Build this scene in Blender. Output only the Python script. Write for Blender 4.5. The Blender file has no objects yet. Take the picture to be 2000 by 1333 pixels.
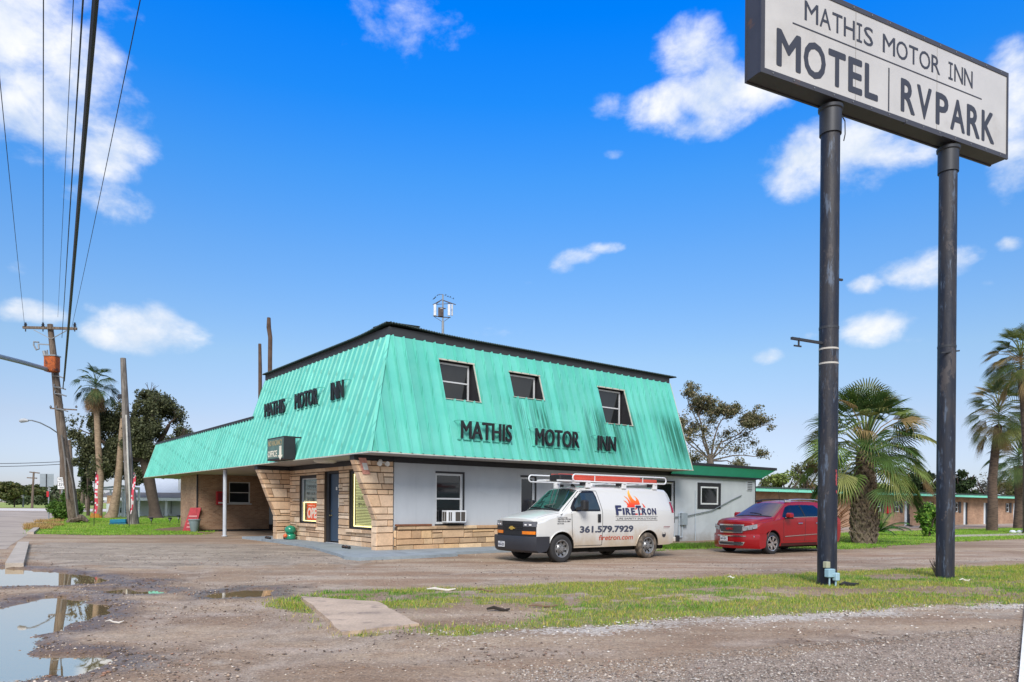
import bpy, bmesh, math, random
import numpy as np
from mathutils import Vector, Matrix, noise as mnoise
random.seed(7); RNG = np.random.default_rng(11)
scene = bpy.context.scene
COL = scene.collection
rad = math.radians
# ---------------------------------------------------------------- camera model (used to survey the place from the photograph)
F, HY, ROLL, CH = 1400., 987., rad(.45), 1.6
def ray(px, py):
    dx, dy = px-1000, py-HY; c, s = math.cos(ROLL), math.sin(ROLL)
    return ((dx*c+dy*s)/F, 1., -(-dx*s+dy*c)/F)
def G(px, py, z=0.):
    r = ray(px, py); t = (z-CH)/r[2]
    return (r[0]*t, r[1]*t, z)
def D(px, py, Y):
    r = ray(px, py); return (r[0]*Y, Y, CH+r[2]*Y)

# ---------------------------------------------------------------- materials
def lin(h):
    h = h.lstrip('#'); o = []
    for i in (0, 2, 4):
        c = int(h[i:i+2], 16)/255
        o.append(c/12.92 if c <= .04045 else ((c+.055)/1.055)**2.4)
    return (*o, 1.)
class NT:
    def __init__(s, m):
        m.use_nodes = True; s.t = m.node_tree; s.t.nodes.clear()
    def n(s, typ, **k):
        nd = s.t.nodes.new(typ)
        for a, b in k.items():
            if a.startswith('i_'):
                nd.inputs[a[2:].replace('_', ' ')].default_value = b
            else: setattr(nd, a, b)
        return nd
    def l(s, a, b): s.t.links.new(a, b)
    def math(s, op, a, b=None, clamp=False):
        nd = s.t.nodes.new('ShaderNodeMath'); nd.operation = op; nd.use_clamp = clamp
        for i, x in enumerate((a, b)):
            if x is None: continue
            if isinstance(x, (int, float)): nd.inputs[i].default_value = x
            else: s.l(x, nd.inputs[i])
        return nd.outputs[0]
    def mix(s, f, a, b, mode='MIX'):
        nd = s.t.nodes.new('ShaderNodeMix'); nd.data_type = 'RGBA'; nd.blend_type = mode
        for i, x in ((0, f), (6, a), (7, b)):
            if isinstance(x, (int, float)): nd.inputs[i].default_value = x
            elif isinstance(x, tuple): nd.inputs[i].default_value = x
            else: s.l(x, nd.inputs[i])
        return nd.outputs[2]
    def ramp(s, f, a, b, lo=0., hi=1.):
        nd = s.t.nodes.new('ShaderNodeMapRange'); nd.interpolation_type = 'SMOOTHSTEP'
        s.l(f, nd.inputs[0]); nd.inputs[1].default_value = a; nd.inputs[2].default_value = b
        nd.inputs[3].default_value = lo; nd.inputs[4].default_value = hi
        return nd.outputs[0]
    def noise(s, scale, detail=4, rough=.55, vec=None, mscale=None, src='Object'):
        nd = s.t.nodes.new('ShaderNodeTexNoise'); nd.inputs['Scale'].default_value = scale
        nd.inputs['Detail'].default_value = detail; nd.inputs['Roughness'].default_value = rough
        if vec is None:
            vec = s.n('ShaderNodeTexCoord').outputs[src]
        if mscale is not None:
            mp = s.n('ShaderNodeMapping'); mp.inputs['Scale'].default_value = mscale
            s.l(vec, mp.inputs[0]); vec = mp.outputs[0]
        s.l(vec, nd.inputs['Vector'])
        return nd.outputs[0]
    def geo(s): return s.n('ShaderNodeNewGeometry').outputs['Position']
def mat(name, col, rough=.6, metal=0., var=.12, vscale=3., bump=0., bscale=40., attr=False, col2=None,
        c2lo=.5, c2hi=.62, c2scale=1.5, c2stretch=None, spec=.5, coat=0., emit=None, estr=0., fine=0.):
    m = bpy.data.materials.new(name); N = NT(m)
    out = N.n('ShaderNodeOutputMaterial'); p = N.n('ShaderNodeBsdfPrincipled'); N.l(p.outputs[0], out.inputs[0])
    c = lin(col) if isinstance(col, str) else (*col, 1.) if len(col) == 3 else col
    if attr:
        at = N.n('ShaderNodeAttribute'); at.attribute_name = 'Col'
        cc = N.mix(1., at.outputs[0], c, 'MULTIPLY')
    else:
        rg = N.n('ShaderNodeRGB'); rg.outputs[0].default_value = c; cc = rg.outputs[0]
    if col2 is not None:
        f = N.ramp(N.noise(c2scale, 5, .6, mscale=c2stretch), c2lo, c2hi)
        cc = N.mix(f, cc, lin(col2) if isinstance(col2, str) else (*col2, 1.))
    if var:
        f = N.ramp(N.noise(vscale, 5, .6), .25, .75, 1-var, 1+var)
        cc = N.mix(1., cc, f, 'MULTIPLY')
    if fine:
        f = N.ramp(N.noise(bscale, 2, .6), .3, .7, 1-fine, 1+fine)
        cc = N.mix(1., cc, f, 'MULTIPLY')
    N.l(cc, p.inputs['Base Color'])
    p.inputs['Roughness'].default_value = rough; p.inputs['Metallic'].default_value = metal
    p.inputs['Specular IOR Level'].default_value = spec
    if coat: p.inputs['Coat Weight'].default_value = coat; p.inputs['Coat Roughness'].default_value = .04
    if bump:
        b = N.n('ShaderNodeBump'); b.inputs['Strength'].default_value = bump; b.inputs['Distance'].default_value = .02
        N.l(N.noise(bscale, 4, .6), b.inputs['Height']); N.l(b.outputs[0], p.inputs['Normal'])
    if emit is not None:
        p.inputs['Emission Color'].default_value = lin(emit); p.inputs['Emission Strength'].default_value = estr
    return m
def glass(name, col='#10151a', rough=.04, spec=.7):
    return mat(name, col, rough, 0, var=.25, vscale=1.2, spec=spec)
def clear_glass(name):
    m = bpy.data.materials.new(name); N = NT(m)
    out = N.n('ShaderNodeOutputMaterial'); a = N.n('ShaderNodeBsdfTransparent'); b = N.n('ShaderNodeBsdfGlossy')
    a.inputs[0].default_value = (.93, .96, .95, 1); b.inputs['Roughness'].default_value = .02
    fr = N.n('ShaderNodeFresnel'); fr.inputs[0].default_value = 1.5
    mx = N.n('ShaderNodeMixShader'); N.l(fr.outputs[0], mx.inputs[0]); N.l(a.outputs[0], mx.inputs[1]); N.l(b.outputs[0], mx.inputs[2])
    N.l(mx.outputs[0], out.inputs[0]); return m

# ---------------------------------------------------------------- mesh builder
class MB:
    def __init__(s): s.v = []; s.f = []; s.c = []; s.m = []
    def add(s, vs, fs, col=(1, 1, 1), mi=0):
        b = len(s.v); s.v += [tuple(v) for v in vs]
        for f in fs: s.f.append(tuple(i+b for i in f)); s.c.append(col); s.m.append(mi)
    def box(s, x0, x1, y0, y1, z0, z1, col=(1, 1, 1), mi=0, bev=0.):
        if bev:
            b = bev
            vs = []; 
            # 24-vertex chamfered box
            for (sx, X) in ((-1, x0), (1, x1)):
                for (sy, Y) in ((-1, y0), (1, y1)):
                    for (sz, Z) in ((-1, z0), (1, z1)):
                        vs += [(X, Y-sy*b, Z-sz*b), (X-sx*b, Y, Z-sz*b), (X-sx*b, Y-sy*b, Z)]
            bm = bmesh.new(); [bm.verts.new(v) for v in vs]
            r = bmesh.ops.convex_hull(bm, input=bm.verts); bm.verts.index_update()
            s.add([v.co[:] for v in bm.verts], [[v.index for v in f.verts] for f in bm.faces], col, mi); bm.free(); return
        s.add([(x0, y0, z0), (x1, y0, z0), (x1, y1, z0), (x0, y1, z0), (x0, y0, z1), (x1, y0, z1), (x1, y1, z1), (x0, y1, z1)],
              [(0, 3, 2, 1), (4, 5, 6, 7), (0, 1, 5, 4), (1, 2, 6, 5), (2, 3, 7, 6), (3, 0, 4, 7)], col, mi)
    def bar(s, a, b, w, h, col=(1, 1, 1), mi=0, up=(0, 0, 1)):
        a, b = Vector(a), Vector(b); d = (b-a).normalized(); u = Vector(up)
        sd = d.cross(u)
        if sd.length < 1e-4: sd = d.cross(Vector((1, 0, 0)))
        sd.normalize(); u = sd.cross(d); vs = []
        for p in (a, b):
            for i, j in ((-1, -1), (1, -1), (1, 1), (-1, 1)): vs.append(p+sd*i*w/2+u*j*h/2)
        s.add(vs, [(0, 1, 2, 3), (7, 6, 5, 4), (0, 4, 5, 1), (1, 5, 6, 2), (2, 6, 7, 3), (3, 7, 4, 0)], col, mi)
    def tube(s, pts, r, n=8, col=(1, 1, 1), mi=0, caps=True, jit=0.):
        pts = [Vector(p) for p in pts]; rs = r if isinstance(r, (list, tuple)) else [r]*len(pts)
        vs = []; ref = None
        for i, p in enumerate(pts):
            d = (pts[min(i+1, len(pts)-1)]-pts[max(i-1, 0)]).normalized()
            if ref is None: ref = d.cross(Vector((0.13, 0.97, .2))).normalized()
            ref = (ref-d*ref.dot(d)).normalized(); b = d.cross(ref)
            for k in range(n):
                a = 2*math.pi*k/n; rr = rs[i]*(1+jit*(random.random()-.5))
                vs.append(p+(ref*math.cos(a)+b*math.sin(a))*rr)
        fs = [(i*n+k, i*n+(k+1) % n, (i+1)*n+(k+1) % n, (i+1)*n+k) for i in range(len(pts)-1) for k in range(n)]
        if caps: fs += [tuple(range(n))[::-1], tuple(range((len(pts)-1)*n, len(pts)*n))]
        s.add(vs, fs, col, mi)
    def lathe(s, prof, n=24, o=(0, 0, 0), axis='z', col=(1, 1, 1), mi=0, cap=True):
        vs = []
        for r, h in prof:
            for k in range(n):
                a = 2*math.pi*k/n; x, y = r*math.cos(a), r*math.sin(a)
                v = (x, y, h) if axis == 'z' else (x, h, y) if axis == 'y' else (h, x, y)
                vs.append((v[0]+o[0], v[1]+o[1], v[2]+o[2]))
        fs = [(i*n+k, i*n+(k+1) % n, (i+1)*n+(k+1) % n, (i+1)*n+k) for i in range(len(prof)-1) for k in range(n)]
        if cap and prof[0][0] > 1e-4: fs.append(tuple(range(n))[::-1])
        if cap and prof[-1][0] > 1e-4: fs.append(tuple(range((len(prof)-1)*n, len(prof)*n)))
        s.add(vs, fs, col, mi)
    def prism(s, poly, o, eu, ev, d, col=(1, 1, 1), mi=0):
        """2-D polygon (u,v) in frame o,eu,ev extruded along d (vector)"""
        o, eu, ev, d = Vector(o), Vector(eu), Vector(ev), Vector(d); n = len(poly)
        a = [o+eu*u+ev*v for u, v in poly]; b = [p+d for p in a]
        s.add(a+b, [tuple(range(n)), tuple(range(2*n-1, n-1, -1))]+[(i, (i+1) % n, n+(i+1) % n, n+i) for i in range(n)], col, mi)
    def build(s, name, m, parent=None, smooth=False, loc=None, ang=35, fix=True):
        me = bpy.data.meshes.new(name); me.from_pydata(s.v, [], s.f); me.update()
        ms = m if isinstance(m, (list, tuple)) else [m]
        for x in ms: me.materials.append(x)
        if len(ms) > 1: me.polygons.foreach_set('material_index', s.m)
        if any(c != (1, 1, 1) for c in s.c):
            at = me.color_attributes.new('Col', 'FLOAT_COLOR', 'CORNER')
            lt = np.empty(len(me.polygons), dtype=np.int32); me.polygons.foreach_get('loop_total', lt)
            cc = np.ones((len(s.c), 4), dtype=np.float32); cc[:, :3] = np.array(s.c, dtype=np.float32)
            at.data.foreach_set('color', np.repeat(cc, lt, axis=0).ravel())
        if fix:
            bm = bmesh.new(); bm.from_mesh(me); bmesh.ops.recalc_face_normals(bm, faces=bm.faces); bm.to_mesh(me); bm.free()
        o = bpy.data.objects.new(name, me); COL.objects.link(o)
        if parent is not None: o.parent = parent
        if loc is not None: o.location = loc
        if smooth: smooth_obj(me, ang)
        return o
def smooth_obj(me, ang=35):
    me.polygons.foreach_set('use_smooth', [True]*len(me.polygons))
    bm = bmesh.new(); bm.from_mesh(me); a = rad(ang)
    for e in bm.edges: e.smooth = not (len(e.link_faces) == 2 and e.calc_face_angle(0) > a)
    bm.to_mesh(me); bm.free()
def npmesh(name, V, Fc, m, cols=None, parent=None, smooth=False, loc=None, attr='Col'):
    """V (n,3), Fc (k,3|4), cols (k,3) per face or (n,3) per vertex"""
    me = bpy.data.meshes.new(name); k = Fc.shape[1]
    me.vertices.add(len(V)); me.vertices.foreach_set('co', V.astype(np.float32).ravel())
    me.loops.add(len(Fc)*k); me.loops.foreach_set('vertex_index', Fc.astype(np.int32).ravel())
    me.polygons.add(len(Fc)); me.polygons.foreach_set('loop_start', np.arange(0, len(Fc)*k, k, dtype=np.int32))
    me.polygons.foreach_set('loop_total', np.full(len(Fc), k, dtype=np.int32))
    me.update(calc_edges=True)
    if cols is not None:
        if len(cols) == len(Fc) and len(cols) != len(V):
            at = me.color_attributes.new(attr, 'FLOAT_COLOR', 'CORNER'); c = np.repeat(cols, k, axis=0)
        else:
            at = me.color_attributes.new(attr, 'FLOAT_COLOR', 'POINT'); c = cols
        cc = np.ones((len(c), 4), dtype=np.float32); cc[:, :3] = c
        at.data.foreach_set('color', cc.ravel())
    me.materials.append(m)
    if smooth: me.polygons.foreach_set('use_smooth', np.ones(len(Fc), dtype=bool))
    o = bpy.data.objects.new(name, me); COL.objects.link(o)
    if parent is not None: o.parent = parent
    if loc is not None: o.location = loc
    return o
def thing(name, label, cat, loc=(0, 0, 0), rz=0., group=None):
    o = bpy.data.objects.new(name, None); COL.objects.link(o); o.empty_display_size = .2
    o.location = loc; o.rotation_euler = (0, 0, rz); return tag(o, label, cat, group)
def tag(o, label, cat, group=None):
    o['label'] = label; o['category'] = cat
    if group: o['group'] = group
    return o
def struct(o): o['kind'] = 'structure'; return o
def stuff(o, label=None, cat=None):
    o['kind'] = 'stuff'
    if label: o['label'] = label; o['category'] = cat
    return o
# ---------------------------------------------------------------- lettering
_tc = {}
def glyphs(s, off=0.):
    if (s, off) in _tc: return _tc[(s, off)]
    cu = bpy.data.curves.new('lettering_curve', 'FONT'); cu.body = s; cu.size = 1; cu.offset = 0.; cu.extrude = .5; cu.resolution_u = 3
    o = bpy.data.objects.new('lettering_tmp', cu); COL.objects.link(o)
    dg = bpy.context.evaluated_depsgraph_get(); dg.update()
    me = bpy.data.meshes.new_from_object(o.evaluated_get(dg))
    V = np.empty(len(me.vertices)*3); me.vertices.foreach_get('co', V); V = V.reshape(-1, 3)
    Fs = [tuple(p.vertices) for p in me.polygons]
    bpy.data.objects.remove(o); bpy.data.meshes.remove(me); bpy.data.curves.remove(cu)
    if off:
        n0 = len(V); A = V.copy(); B0 = list(Fs); Vs = []; Fs = []; d_ = off*.8; sh_ = [(math.cos(a)*d_, math.sin(a)*d_) for a in np.linspace(0, 2*math.pi, 9)[:-1]]+[(0, 0)]
        for k, (dx, dy) in enumerate(sh_):
            q = A.copy(); q[:, 0] += dx; q[:, 1] += dy; q[:, 2] *= (1-.03*k); Vs.append(q); Fs += [tuple(i+k*n0 for i in f) for f in B0]
        V = np.vstack(Vs)
    mn, mx = V.min(0), V.max(0)
    V = (V-mn)/np.maximum(mx-mn, 1e-6); _tc[(s, off)] = (V, Fs, (mx-mn)[0]/(mx-mn)[1]); return _tc[(s, off)]
def text(mb, s, o, eu, ev, u0, u1, v0, v1, d, off=0., shear=0., col=(1, 1, 1), mi=0):
    """fit the string s into the rectangle u0..u1, v0..v1 of frame (o,eu,ev), extruded by vector d"""
    V, Fs, asp = glyphs(s, off); o, eu, ev, d = Vector(o), Vector(eu), Vector(ev), Vector(d)
    if u1 is None: u1 = u0+asp*(v1-v0)
    vs = [o+eu*(u0+(u1-u0)*p[0]+shear*(v1-v0)*(p[1]-.5))+ev*(v0+(v1-v0)*p[1])+d*p[2] for p in V]
    mb.add(vs, Fs, col, mi)
# ---------------------------------------------------------------- numeric noise
def vnoise(x, y, seed=0):
    xi, yi = np.floor(x).astype(np.int64), np.floor(y).astype(np.int64); xf, yf = x-xi, y-yi
    def h(a, b):
        n = (a*374761393+b*668265263+seed*974634777) & 0x7fffffff
        n = ((n ^ (n >> 13))*1274126177) & 0x7fffffff
        return ((n ^ (n >> 16)) & 0xffff)/65535.
    u, v = xf*xf*(3-2*xf), yf*yf*(3-2*yf)
    return (h(xi, yi)*(1-u)+h(xi+1, yi)*u)*(1-v)+(h(xi, yi+1)*(1-u)+h(xi+1, yi+1)*u)*v
def fbm(x, y, seed=0, o=4):
    s = 0; a = .5; t = 0
    for i in range(o): s = s+a*vnoise(x*2**i, y*2**i, seed+i); t += a; a *= .55
    return s/t
def sdf(poly, X, Y):
    """signed distance (negative inside) to polygon"""
    P = np.array([q[:2] for q in poly], float); d = np.full(X.shape, 1e9); ins = np.zeros(X.shape, bool)
    for i in range(len(P)):
        a, b = P[i], P[(i+1) % len(P)]; e = b-a; w0, w1 = X-a[0], Y-a[1]
        t = np.clip((w0*e[0]+w1*e[1])/max(e@e, 1e-9), 0, 1)
        d = np.minimum(d, np.hypot(w0-e[0]*t, w1-e[1]*t))
        c = ((a[1] <= Y) & (b[1] > Y)) | ((b[1] <= Y) & (a[1] > Y))
        xx = a[0]+(Y-a[1])/(e[1] if abs(e[1]) > 1e-9 else 1e-9)*e[0]
        ins ^= c & (X < xx)
    return np.where(ins, -d, d)
def sstep(a, b, x): t = np.clip((x-a)/(b-a), 0, 1); return t*t*(3-2*t)
SKY_SAT = 1.; SKY_STR = .12; EXPO = 0.5; CLOUD_V = 6.3; HZ_AMT = .0
k_ = 2**-EXPO
SKY_TINT = [(z_, tuple(q*k_ for q in c_)) for z_, c_ in [(0., (.84, .87, 1.2)), (.034, (.844, .874, 1.2)), (.104, (1.01, .924, 1.047)), (.194, (1.02, 1.115, 1.192)), (.323, (.69, 1.197, 1.62)), (.411, (.39, 1.238, 1.99)), (.488, (.11, 1.188, 2.39)), (.564, (.0, 1.145, 2.77)), (.66, (.0, 1.1, 2.8)), (1., (.5, 1.05, 2.0))]]
SUNE, SUNAZ, SUNP = 40., 182., 2.6
# ================================================================ camera, sun, sky
cam = bpy.data.cameras.new('camera'); co = bpy.data.objects.new('camera', cam); COL.objects.link(co)
co.location = (0, 0, CH); co.rotation_euler = (rad(90), 0, 0)
co.rotation_euler = (Matrix.Rotation(ROLL*1., 3, 'Y') @ Matrix.Rotation(rad(90), 3, 'X')).to_euler() if False else co.rotation_euler
co.matrix_world = Matrix.Translation((0, 0, CH)) @ Matrix.Rotation(-ROLL, 4, 'Y') @ Matrix.Rotation(rad(90), 4, 'X')
cam.sensor_width = 36; cam.lens = F/2000*36; cam.shift_y = (HY-666.5)/2000; cam.clip_end = 4000; cam.clip_start = .1
scene.camera = co
SUN_EL, SUN_AZ = rad(SUNE), rad(SUNAZ)      # azimuth measured from +Y towards +X: behind the camera, a little to the left
sl = bpy.data.lights.new('sun', 'SUN'); sl.energy = SUNP; sl.angle = rad(24); sl.color = (1., .93, .84)
so = bpy.data.objects.new('sun', sl); COL.objects.link(so); so.location = (0, -10, 30)
sd = Vector((math.sin(SUN_AZ)*math.cos(SUN_EL), math.cos(SUN_AZ)*math.cos(SUN_EL), math.sin(SUN_EL)))
so.rotation_euler = sd.to_track_quat('Z', 'Y').to_euler()
w = bpy.data.worlds.new('World'); scene.world = w; N = NT(w)
wo = N.n('ShaderNodeOutputWorld'); bg = N.n('ShaderNodeBackground'); N.l(bg.outputs[0], wo.inputs[0])
sky = N.n('ShaderNodeTexSky'); sky.sky_type = 'NISHITA'; sky.sun_disc = False; sky.sun_elevation = SUN_EL; sky.sun_rotation = SUN_AZ
sky.air_density = 1.0; sky.dust_density = .6; sky.ozone_density = 2.0
tc = N.n('ShaderNodeTexCoord'); sep = N.n('ShaderNodeSeparateXYZ'); N.l(tc.outputs['Generated'], sep.inputs[0])
hs = N.n('ShaderNodeHueSaturation'); N.l(sky.outputs[0], hs.inputs['Color']); hs.inputs['Saturation'].default_value = SKY_SAT
hs.inputs['Value'].default_value = 1.0
cr = N.n('ShaderNodeValToRGB'); N.l(sep.outputs[2], cr.inputs[0]); er = cr.color_ramp.elements
for i, (z_, c_) in enumerate(SKY_TINT):
    e_ = er[i] if i < 2 else er.new(z_)
    e_.position = z_; e_.color = (*c_, 1)
tint = cr.outputs[0]
skyc = N.mix(1., hs.outputs[0], tint, 'MULTIPLY')
az = N.math('ARCTAN2', sep.outputs[0], sep.outputs[1]); el = N.math('ARCSINE', sep.outputs[2])
CLOUDS = [(20, 60, 190, 130, 1.), (90, 170, 150, 130, 1.), (190, 290, 100, 60, .9), (60, -60, 180, 120, 1.), (215, 390, 60, 34, .45), (270, 405, 30, 26, .4), (60, 612, 62, 22, .85),
          (215, 655, 52, 26, .85), (270, 640, 80, 44, 1.05), (340, 655, 70, 30, .75), (765, 25, 120, 74, .5), 
          (1100, 524, 26, 18, .42), (1128, 504, 34, 15, .5), (1172, 484, 32, 10, .45), (1360, 100, 66, 56, .7), (1400, 190, 140, 56, 1.), (1300, 215, 90, 44, .8), (1195, 215, 52, 26, .45), (1370, 245, 60, 30, .75), (1200, 300, 20, 10, .5),
          (1640, 300, 140, 66, 1.05), (1750, 290, 110, 50, 1.), (1560, 350, 60, 42, .8), (1980, 230, 60, 130, 1.1), (1700, 350, 90, 30, .6),
          (1800, 525, 92, 34, 1.), (1698, 556, 34, 20, .8), (1710, 638, 72, 32, 1.), (1505, 693, 26, 15, .6), (1582, 658, 20, 9, .5),
          (1975, 478, 22, 14, .6), (1795, 660, 26, 12, .35), (1930, 553, 16, 8, .4), (30, 525, 24, 16, .4), (990, 650, 34, 10, .25), (1035, 552, 12, 6, .4)]
best = None
for (px, py, rx, ry, amp) in CLOUDS:
    r = Vector(ray(px, py)).normalized(); a0 = math.atan2(r.x, r.y); e0 = math.asin(r.z)
    rr = Vector(ray(px+rx, py)).normalized(); ru = Vector(ray(px, py-ry)).normalized()
    ra = abs(math.atan2(rr.x, rr.y)-a0); re = abs(math.asin(ru.z)-e0)
    a = N.math('DIVIDE', N.math('SUBTRACT', az, a0), ra*1.25); e = N.math('DIVIDE', N.math('SUBTRACT', el, e0), re*1.25)
    d = N.math('ADD', N.math('MULTIPLY', a, a), N.math('MULTIPLY', e, e))
    v = N.math('MULTIPLY', N.math('SUBTRACT', 1., d), amp)
    if best is None: best = v
    else:
        nd = N.t.nodes.new('ShaderNodeMath'); nd.operation = 'SMOOTH_MAX'; N.l(best, nd.inputs[0]); N.l(v, nd.inputs[1]); nd.inputs[2].default_value = .25; best = nd.outputs[0]
best = N.math('MAXIMUM', best, -1.5)
nz = N.n('ShaderNodeTexNoise'); nz.inputs['Scale'].default_value = 13.; nz.inputs['Detail'].default_value = 9; nz.inputs['Roughness'].default_value = .6; nz.inputs['Distortion'].default_value = .15
mp = N.n('ShaderNodeMapping'); mp.inputs['Scale'].default_value = (1, 1, 1.5); N.l(tc.outputs['Generated'], mp.inputs[0]); N.l(mp.outputs[0], nz.inputs['Vector'])
dens = N.math('ADD', best, N.math('MULTIPLY', N.math('SUBTRACT', nz.outputs[0], .5), 2.9))
cl = N.ramp(dens, -.05, 1.25)
# unseen broken cloud added overhead and behind the camera, whitens the sky light
back = N.math('MAXIMUM', N.ramp(sep.outputs[1], .25, -.25), N.ramp(sep.outputs[2], .66, .80)); n2 = N.noise(2.2, 8, .6, vec=tc.outputs['Generated'])
cl2 = N.math('MULTIPLY', N.math('MULTIPLY', N.ramp(n2, .34, .54), back), .9)
clm = N.math('MAXIMUM', N.math('MULTIPLY', cl, .97), cl2)
shade = N.noise(14., 5, .6, vec=tc.outputs['Generated'])
ccol = N.mix(N.ramp(shade, .3, .7), (*[c*CLOUD_V for c in (.70, .78, .90)], 1), (*[c*CLOUD_V for c in (1.03, 1.02, 1.01)], 1))
final = N.mix(clm, skyc, ccol)
# pale haze low on the horizon
hz = N.ramp(sep.outputs[2], .0, .20, HZ_AMT, 0.); final = N.mix(hz, final, (*[c*CLOUD_V for c in (.68, .80, .97)], 1))
N.l(final, bg.inputs[0]); bg.inputs[1].default_value = SKY_STR
scene.view_settings.view_transform = 'Standard'; scene.view_settings.look = 'None'; scene.view_settings.exposure = EXPO
scene.view_settings.gamma = 1.; scene.view_settings.use_curve_mapping = False
scene.cycles.max_bounces = 6; scene.cycles.transparent_max_bounces = 8; scene.cycles.use_denoising = True
scene.cycles.caustics_reflective = False; scene.cycles.caustics_refractive = False
# ================================================================ ground
PUD = [[(-260, 1100), (0, 1108), (60, 1110), (150, 1119), (212, 1131), (190, 1141), (140, 1143), (60, 1146), (0, 1147), (-260, 1150)],
       [(-300, 1184), (0, 1189), (45, 1172), (95, 1162), (165, 1168), (238, 1187), (215, 1200), (152, 1218), (145, 1232), (88, 1236), (58, 1252), (75, 1272), (180, 1277), (222, 1290), (190, 1308), (95, 1326), (30, 1336), (-300, 1350)],
       [(193, 1152), (240, 1147), (333, 1153), (292, 1160), (210, 1160)], [(248, 1138), (295, 1135), (280, 1143)],
       [(404, 1161), (440, 1153), (480, 1149), (538, 1148), (532, 1163), (480, 1168), (430, 1168)]]
PUD = [[G(*p) for p in q] for q in PUD]
STRIP = [G(*p) for p in [(505, 1176), (590, 1163), (640, 1158), (800, 1153), (1000, 1147), (1200, 1137), (1500, 1124), (1750, 1114), (2000, 1104), (2400, 1086), (2600, 1150), (2000, 1180), (1800, 1186),
                           (1600, 1196), (1450, 1205), (1300, 1208), (1150, 1224), (1000, 1234), (900, 1243), (820, 1232), (665, 1246), (620, 1222), (585, 1195)]]
BARE = [G(*p) for p in [(735, 1192), (860, 1186), (960, 1190), (1040, 1200), (1000, 1222), (880, 1226), (800, 1222)]]
PAD = [G(*p) for p in [(588, 1169), (738, 1180), (818, 1224), (668, 1241)]]
ASPH = [G(*p) for p in [(60, 1052), (560, 1050), (760, 1092), (700, 1105), (450, 1108), (200, 1112), (60, 1100)]]
GX0, GX1, GY0, GY1, GS = -18., 18., 4., 28., .085
gx = np.linspace(GX0, GX1, int((GX1-GX0)/GS)); gy = np.linspace(GY0, GY1, int((GY1-GY0)/GS)); X, Y = np.meshgrid(gx, gy)
def gheight(X, Y, full=False):
    sp = np.full(X.shape, 9.)
    for q in PUD: sp = np.minimum(sp, sdf(q, X, Y))
    n1 = fbm(X*.5, Y*.5, 3)-.5; n2 = fbm(X*2.6, Y*2.6, 5)-.5; n3 = fbm(X*9, Y*9, 9, 3)-.5
    ed = sp + n2*.5 + n3*.16
    h = .012 + n1*.012 + n2*.016*sstep(.1, .8, sp) + n3*.010
    dip = sstep(.16, -.22, ed)
    h = h*(1-dip) - .075*dip + .012*sstep(.5, .1, ed)*(1-dip)
    edge = np.minimum.reduce([X-GX0, GX1-X, Y-GY0, GY1-Y]); k = sstep(0, 1.5, edge)
    return (h*k, ed) if full else h*k
Z, ED = gheight(X, Y, True)
DRIVE = [G(*p) for p in [(560, 1120), (760, 1100), (1000, 1098), (1300, 1098), (1700, 1082), (2100, 1068), (2100, 1092), (1700, 1108), (1300, 1132), (1000, 1142), (640, 1152), (520, 1150)]]
def pathd(pts, X, Y):
    d = np.full(X.shape, 1e9)
    for a, b in zip(pts[:-1], pts[1:]):
        e = np.array(b[:2])-np.array(a[:2]); w0, w1 = X-a[0], Y-a[1]; t = np.clip((w0*e[0]+w1*e[1])/(e@e), 0, 1); d = np.minimum(d, np.hypot(w0-e[0]*t, w1-e[1]*t))
    return d
RUTS = [[(-300, 1400), (300, 1270), (520, 1230), (600, 1150), (900, 1120), (1400, 1105), (2100, 1078)], [(100, 1420), (480, 1310), (900, 1290), (1400, 1262), (2100, 1220)], [(330, 1180), (520, 1140), (560, 1100), (300, 1075), (0, 1062)], [(-100, 1300), (400, 1210), (420, 1130), (200, 1085)]]
rut = np.zeros(X.shape)
for q in RUTS:
    pth = [G(*p) for p in q]; d_ = pathd(pth, X, Y)+(fbm(X*.7, Y*.7, 51)-.5)*.5
    for off_ in (.0, 1.65): rut = np.maximum(rut, np.exp(-((d_-off_)/.26)**2)*sstep(.3, .55, fbm(X*.6, Y*.6, 52+len(q))))
Z = Z-rut*.012
s_strip = sdf(STRIP, X, Y); s_bare = sdf(BARE, X, Y); s_as = sdf(ASPH, X, Y)
nb = fbm(X*.9, Y*.9, 21)-.5; nbf = fbm(X*4, Y*4, 23)-.5
def grass_mask(X, Y):
    n = fbm(X*.9, Y*.9, 21)-.5; nf = fbm(X*4, Y*4, 23)-.5; n3 = fbm(X*.35, Y*.8, 31)-.5
    a = sdf(STRIP, X, Y)+n*.5+nf*.5; b = sdf(BARE, X, Y)+n*.8+nf*.5; c = sdf(PAD, X, Y)
    m = sstep(.25, -.25, a)*sstep(-.15, .4, b)*sstep(-.02, .10, c)
    worn = sstep(.06, .18, n3+nf*.5)*.85
    return m*(1-worn)
gm = grass_mask(X, Y)
# gravel: a pale band on the road side of the verge, thinning into the foreground
road_side = sstep(-1.4, .4, (Y-(8.3+X*.42))*-1)   # below the verge line
bandd = np.abs(s_strip+.0)
grav = .8*sstep(1.1, .0, s_strip+nb*1.4)*sstep(-.3, .1, s_strip)*sstep(0.2, -1.2, Y-(9.6+X*.36)-0.2)*sstep(-2.0, .6, X)
asph = sstep(.6, -.8, s_as+nb*2.2)*.9
wet = sstep(.75, .05, ED+(fbm(X*3, Y*3, 91)-.5)*.5)
asph = np.maximum(asph, sstep(.12, .3, fbm(X*.22, Y*.5, 77)-.42)*.5)
road = sstep(-.6, .6, (X*.42+6.6)-Y+nb*1.0)*sstep(.8, 2.6, X+nb)   # chip-sealed road shoulder bottom right
nxg, nyg = len(gx), len(gy)
V = np.stack([X, Y, Z], -1).reshape(-1, 3); idx = np.arange(nxg*nyg).reshape(nyg, nxg)
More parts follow.
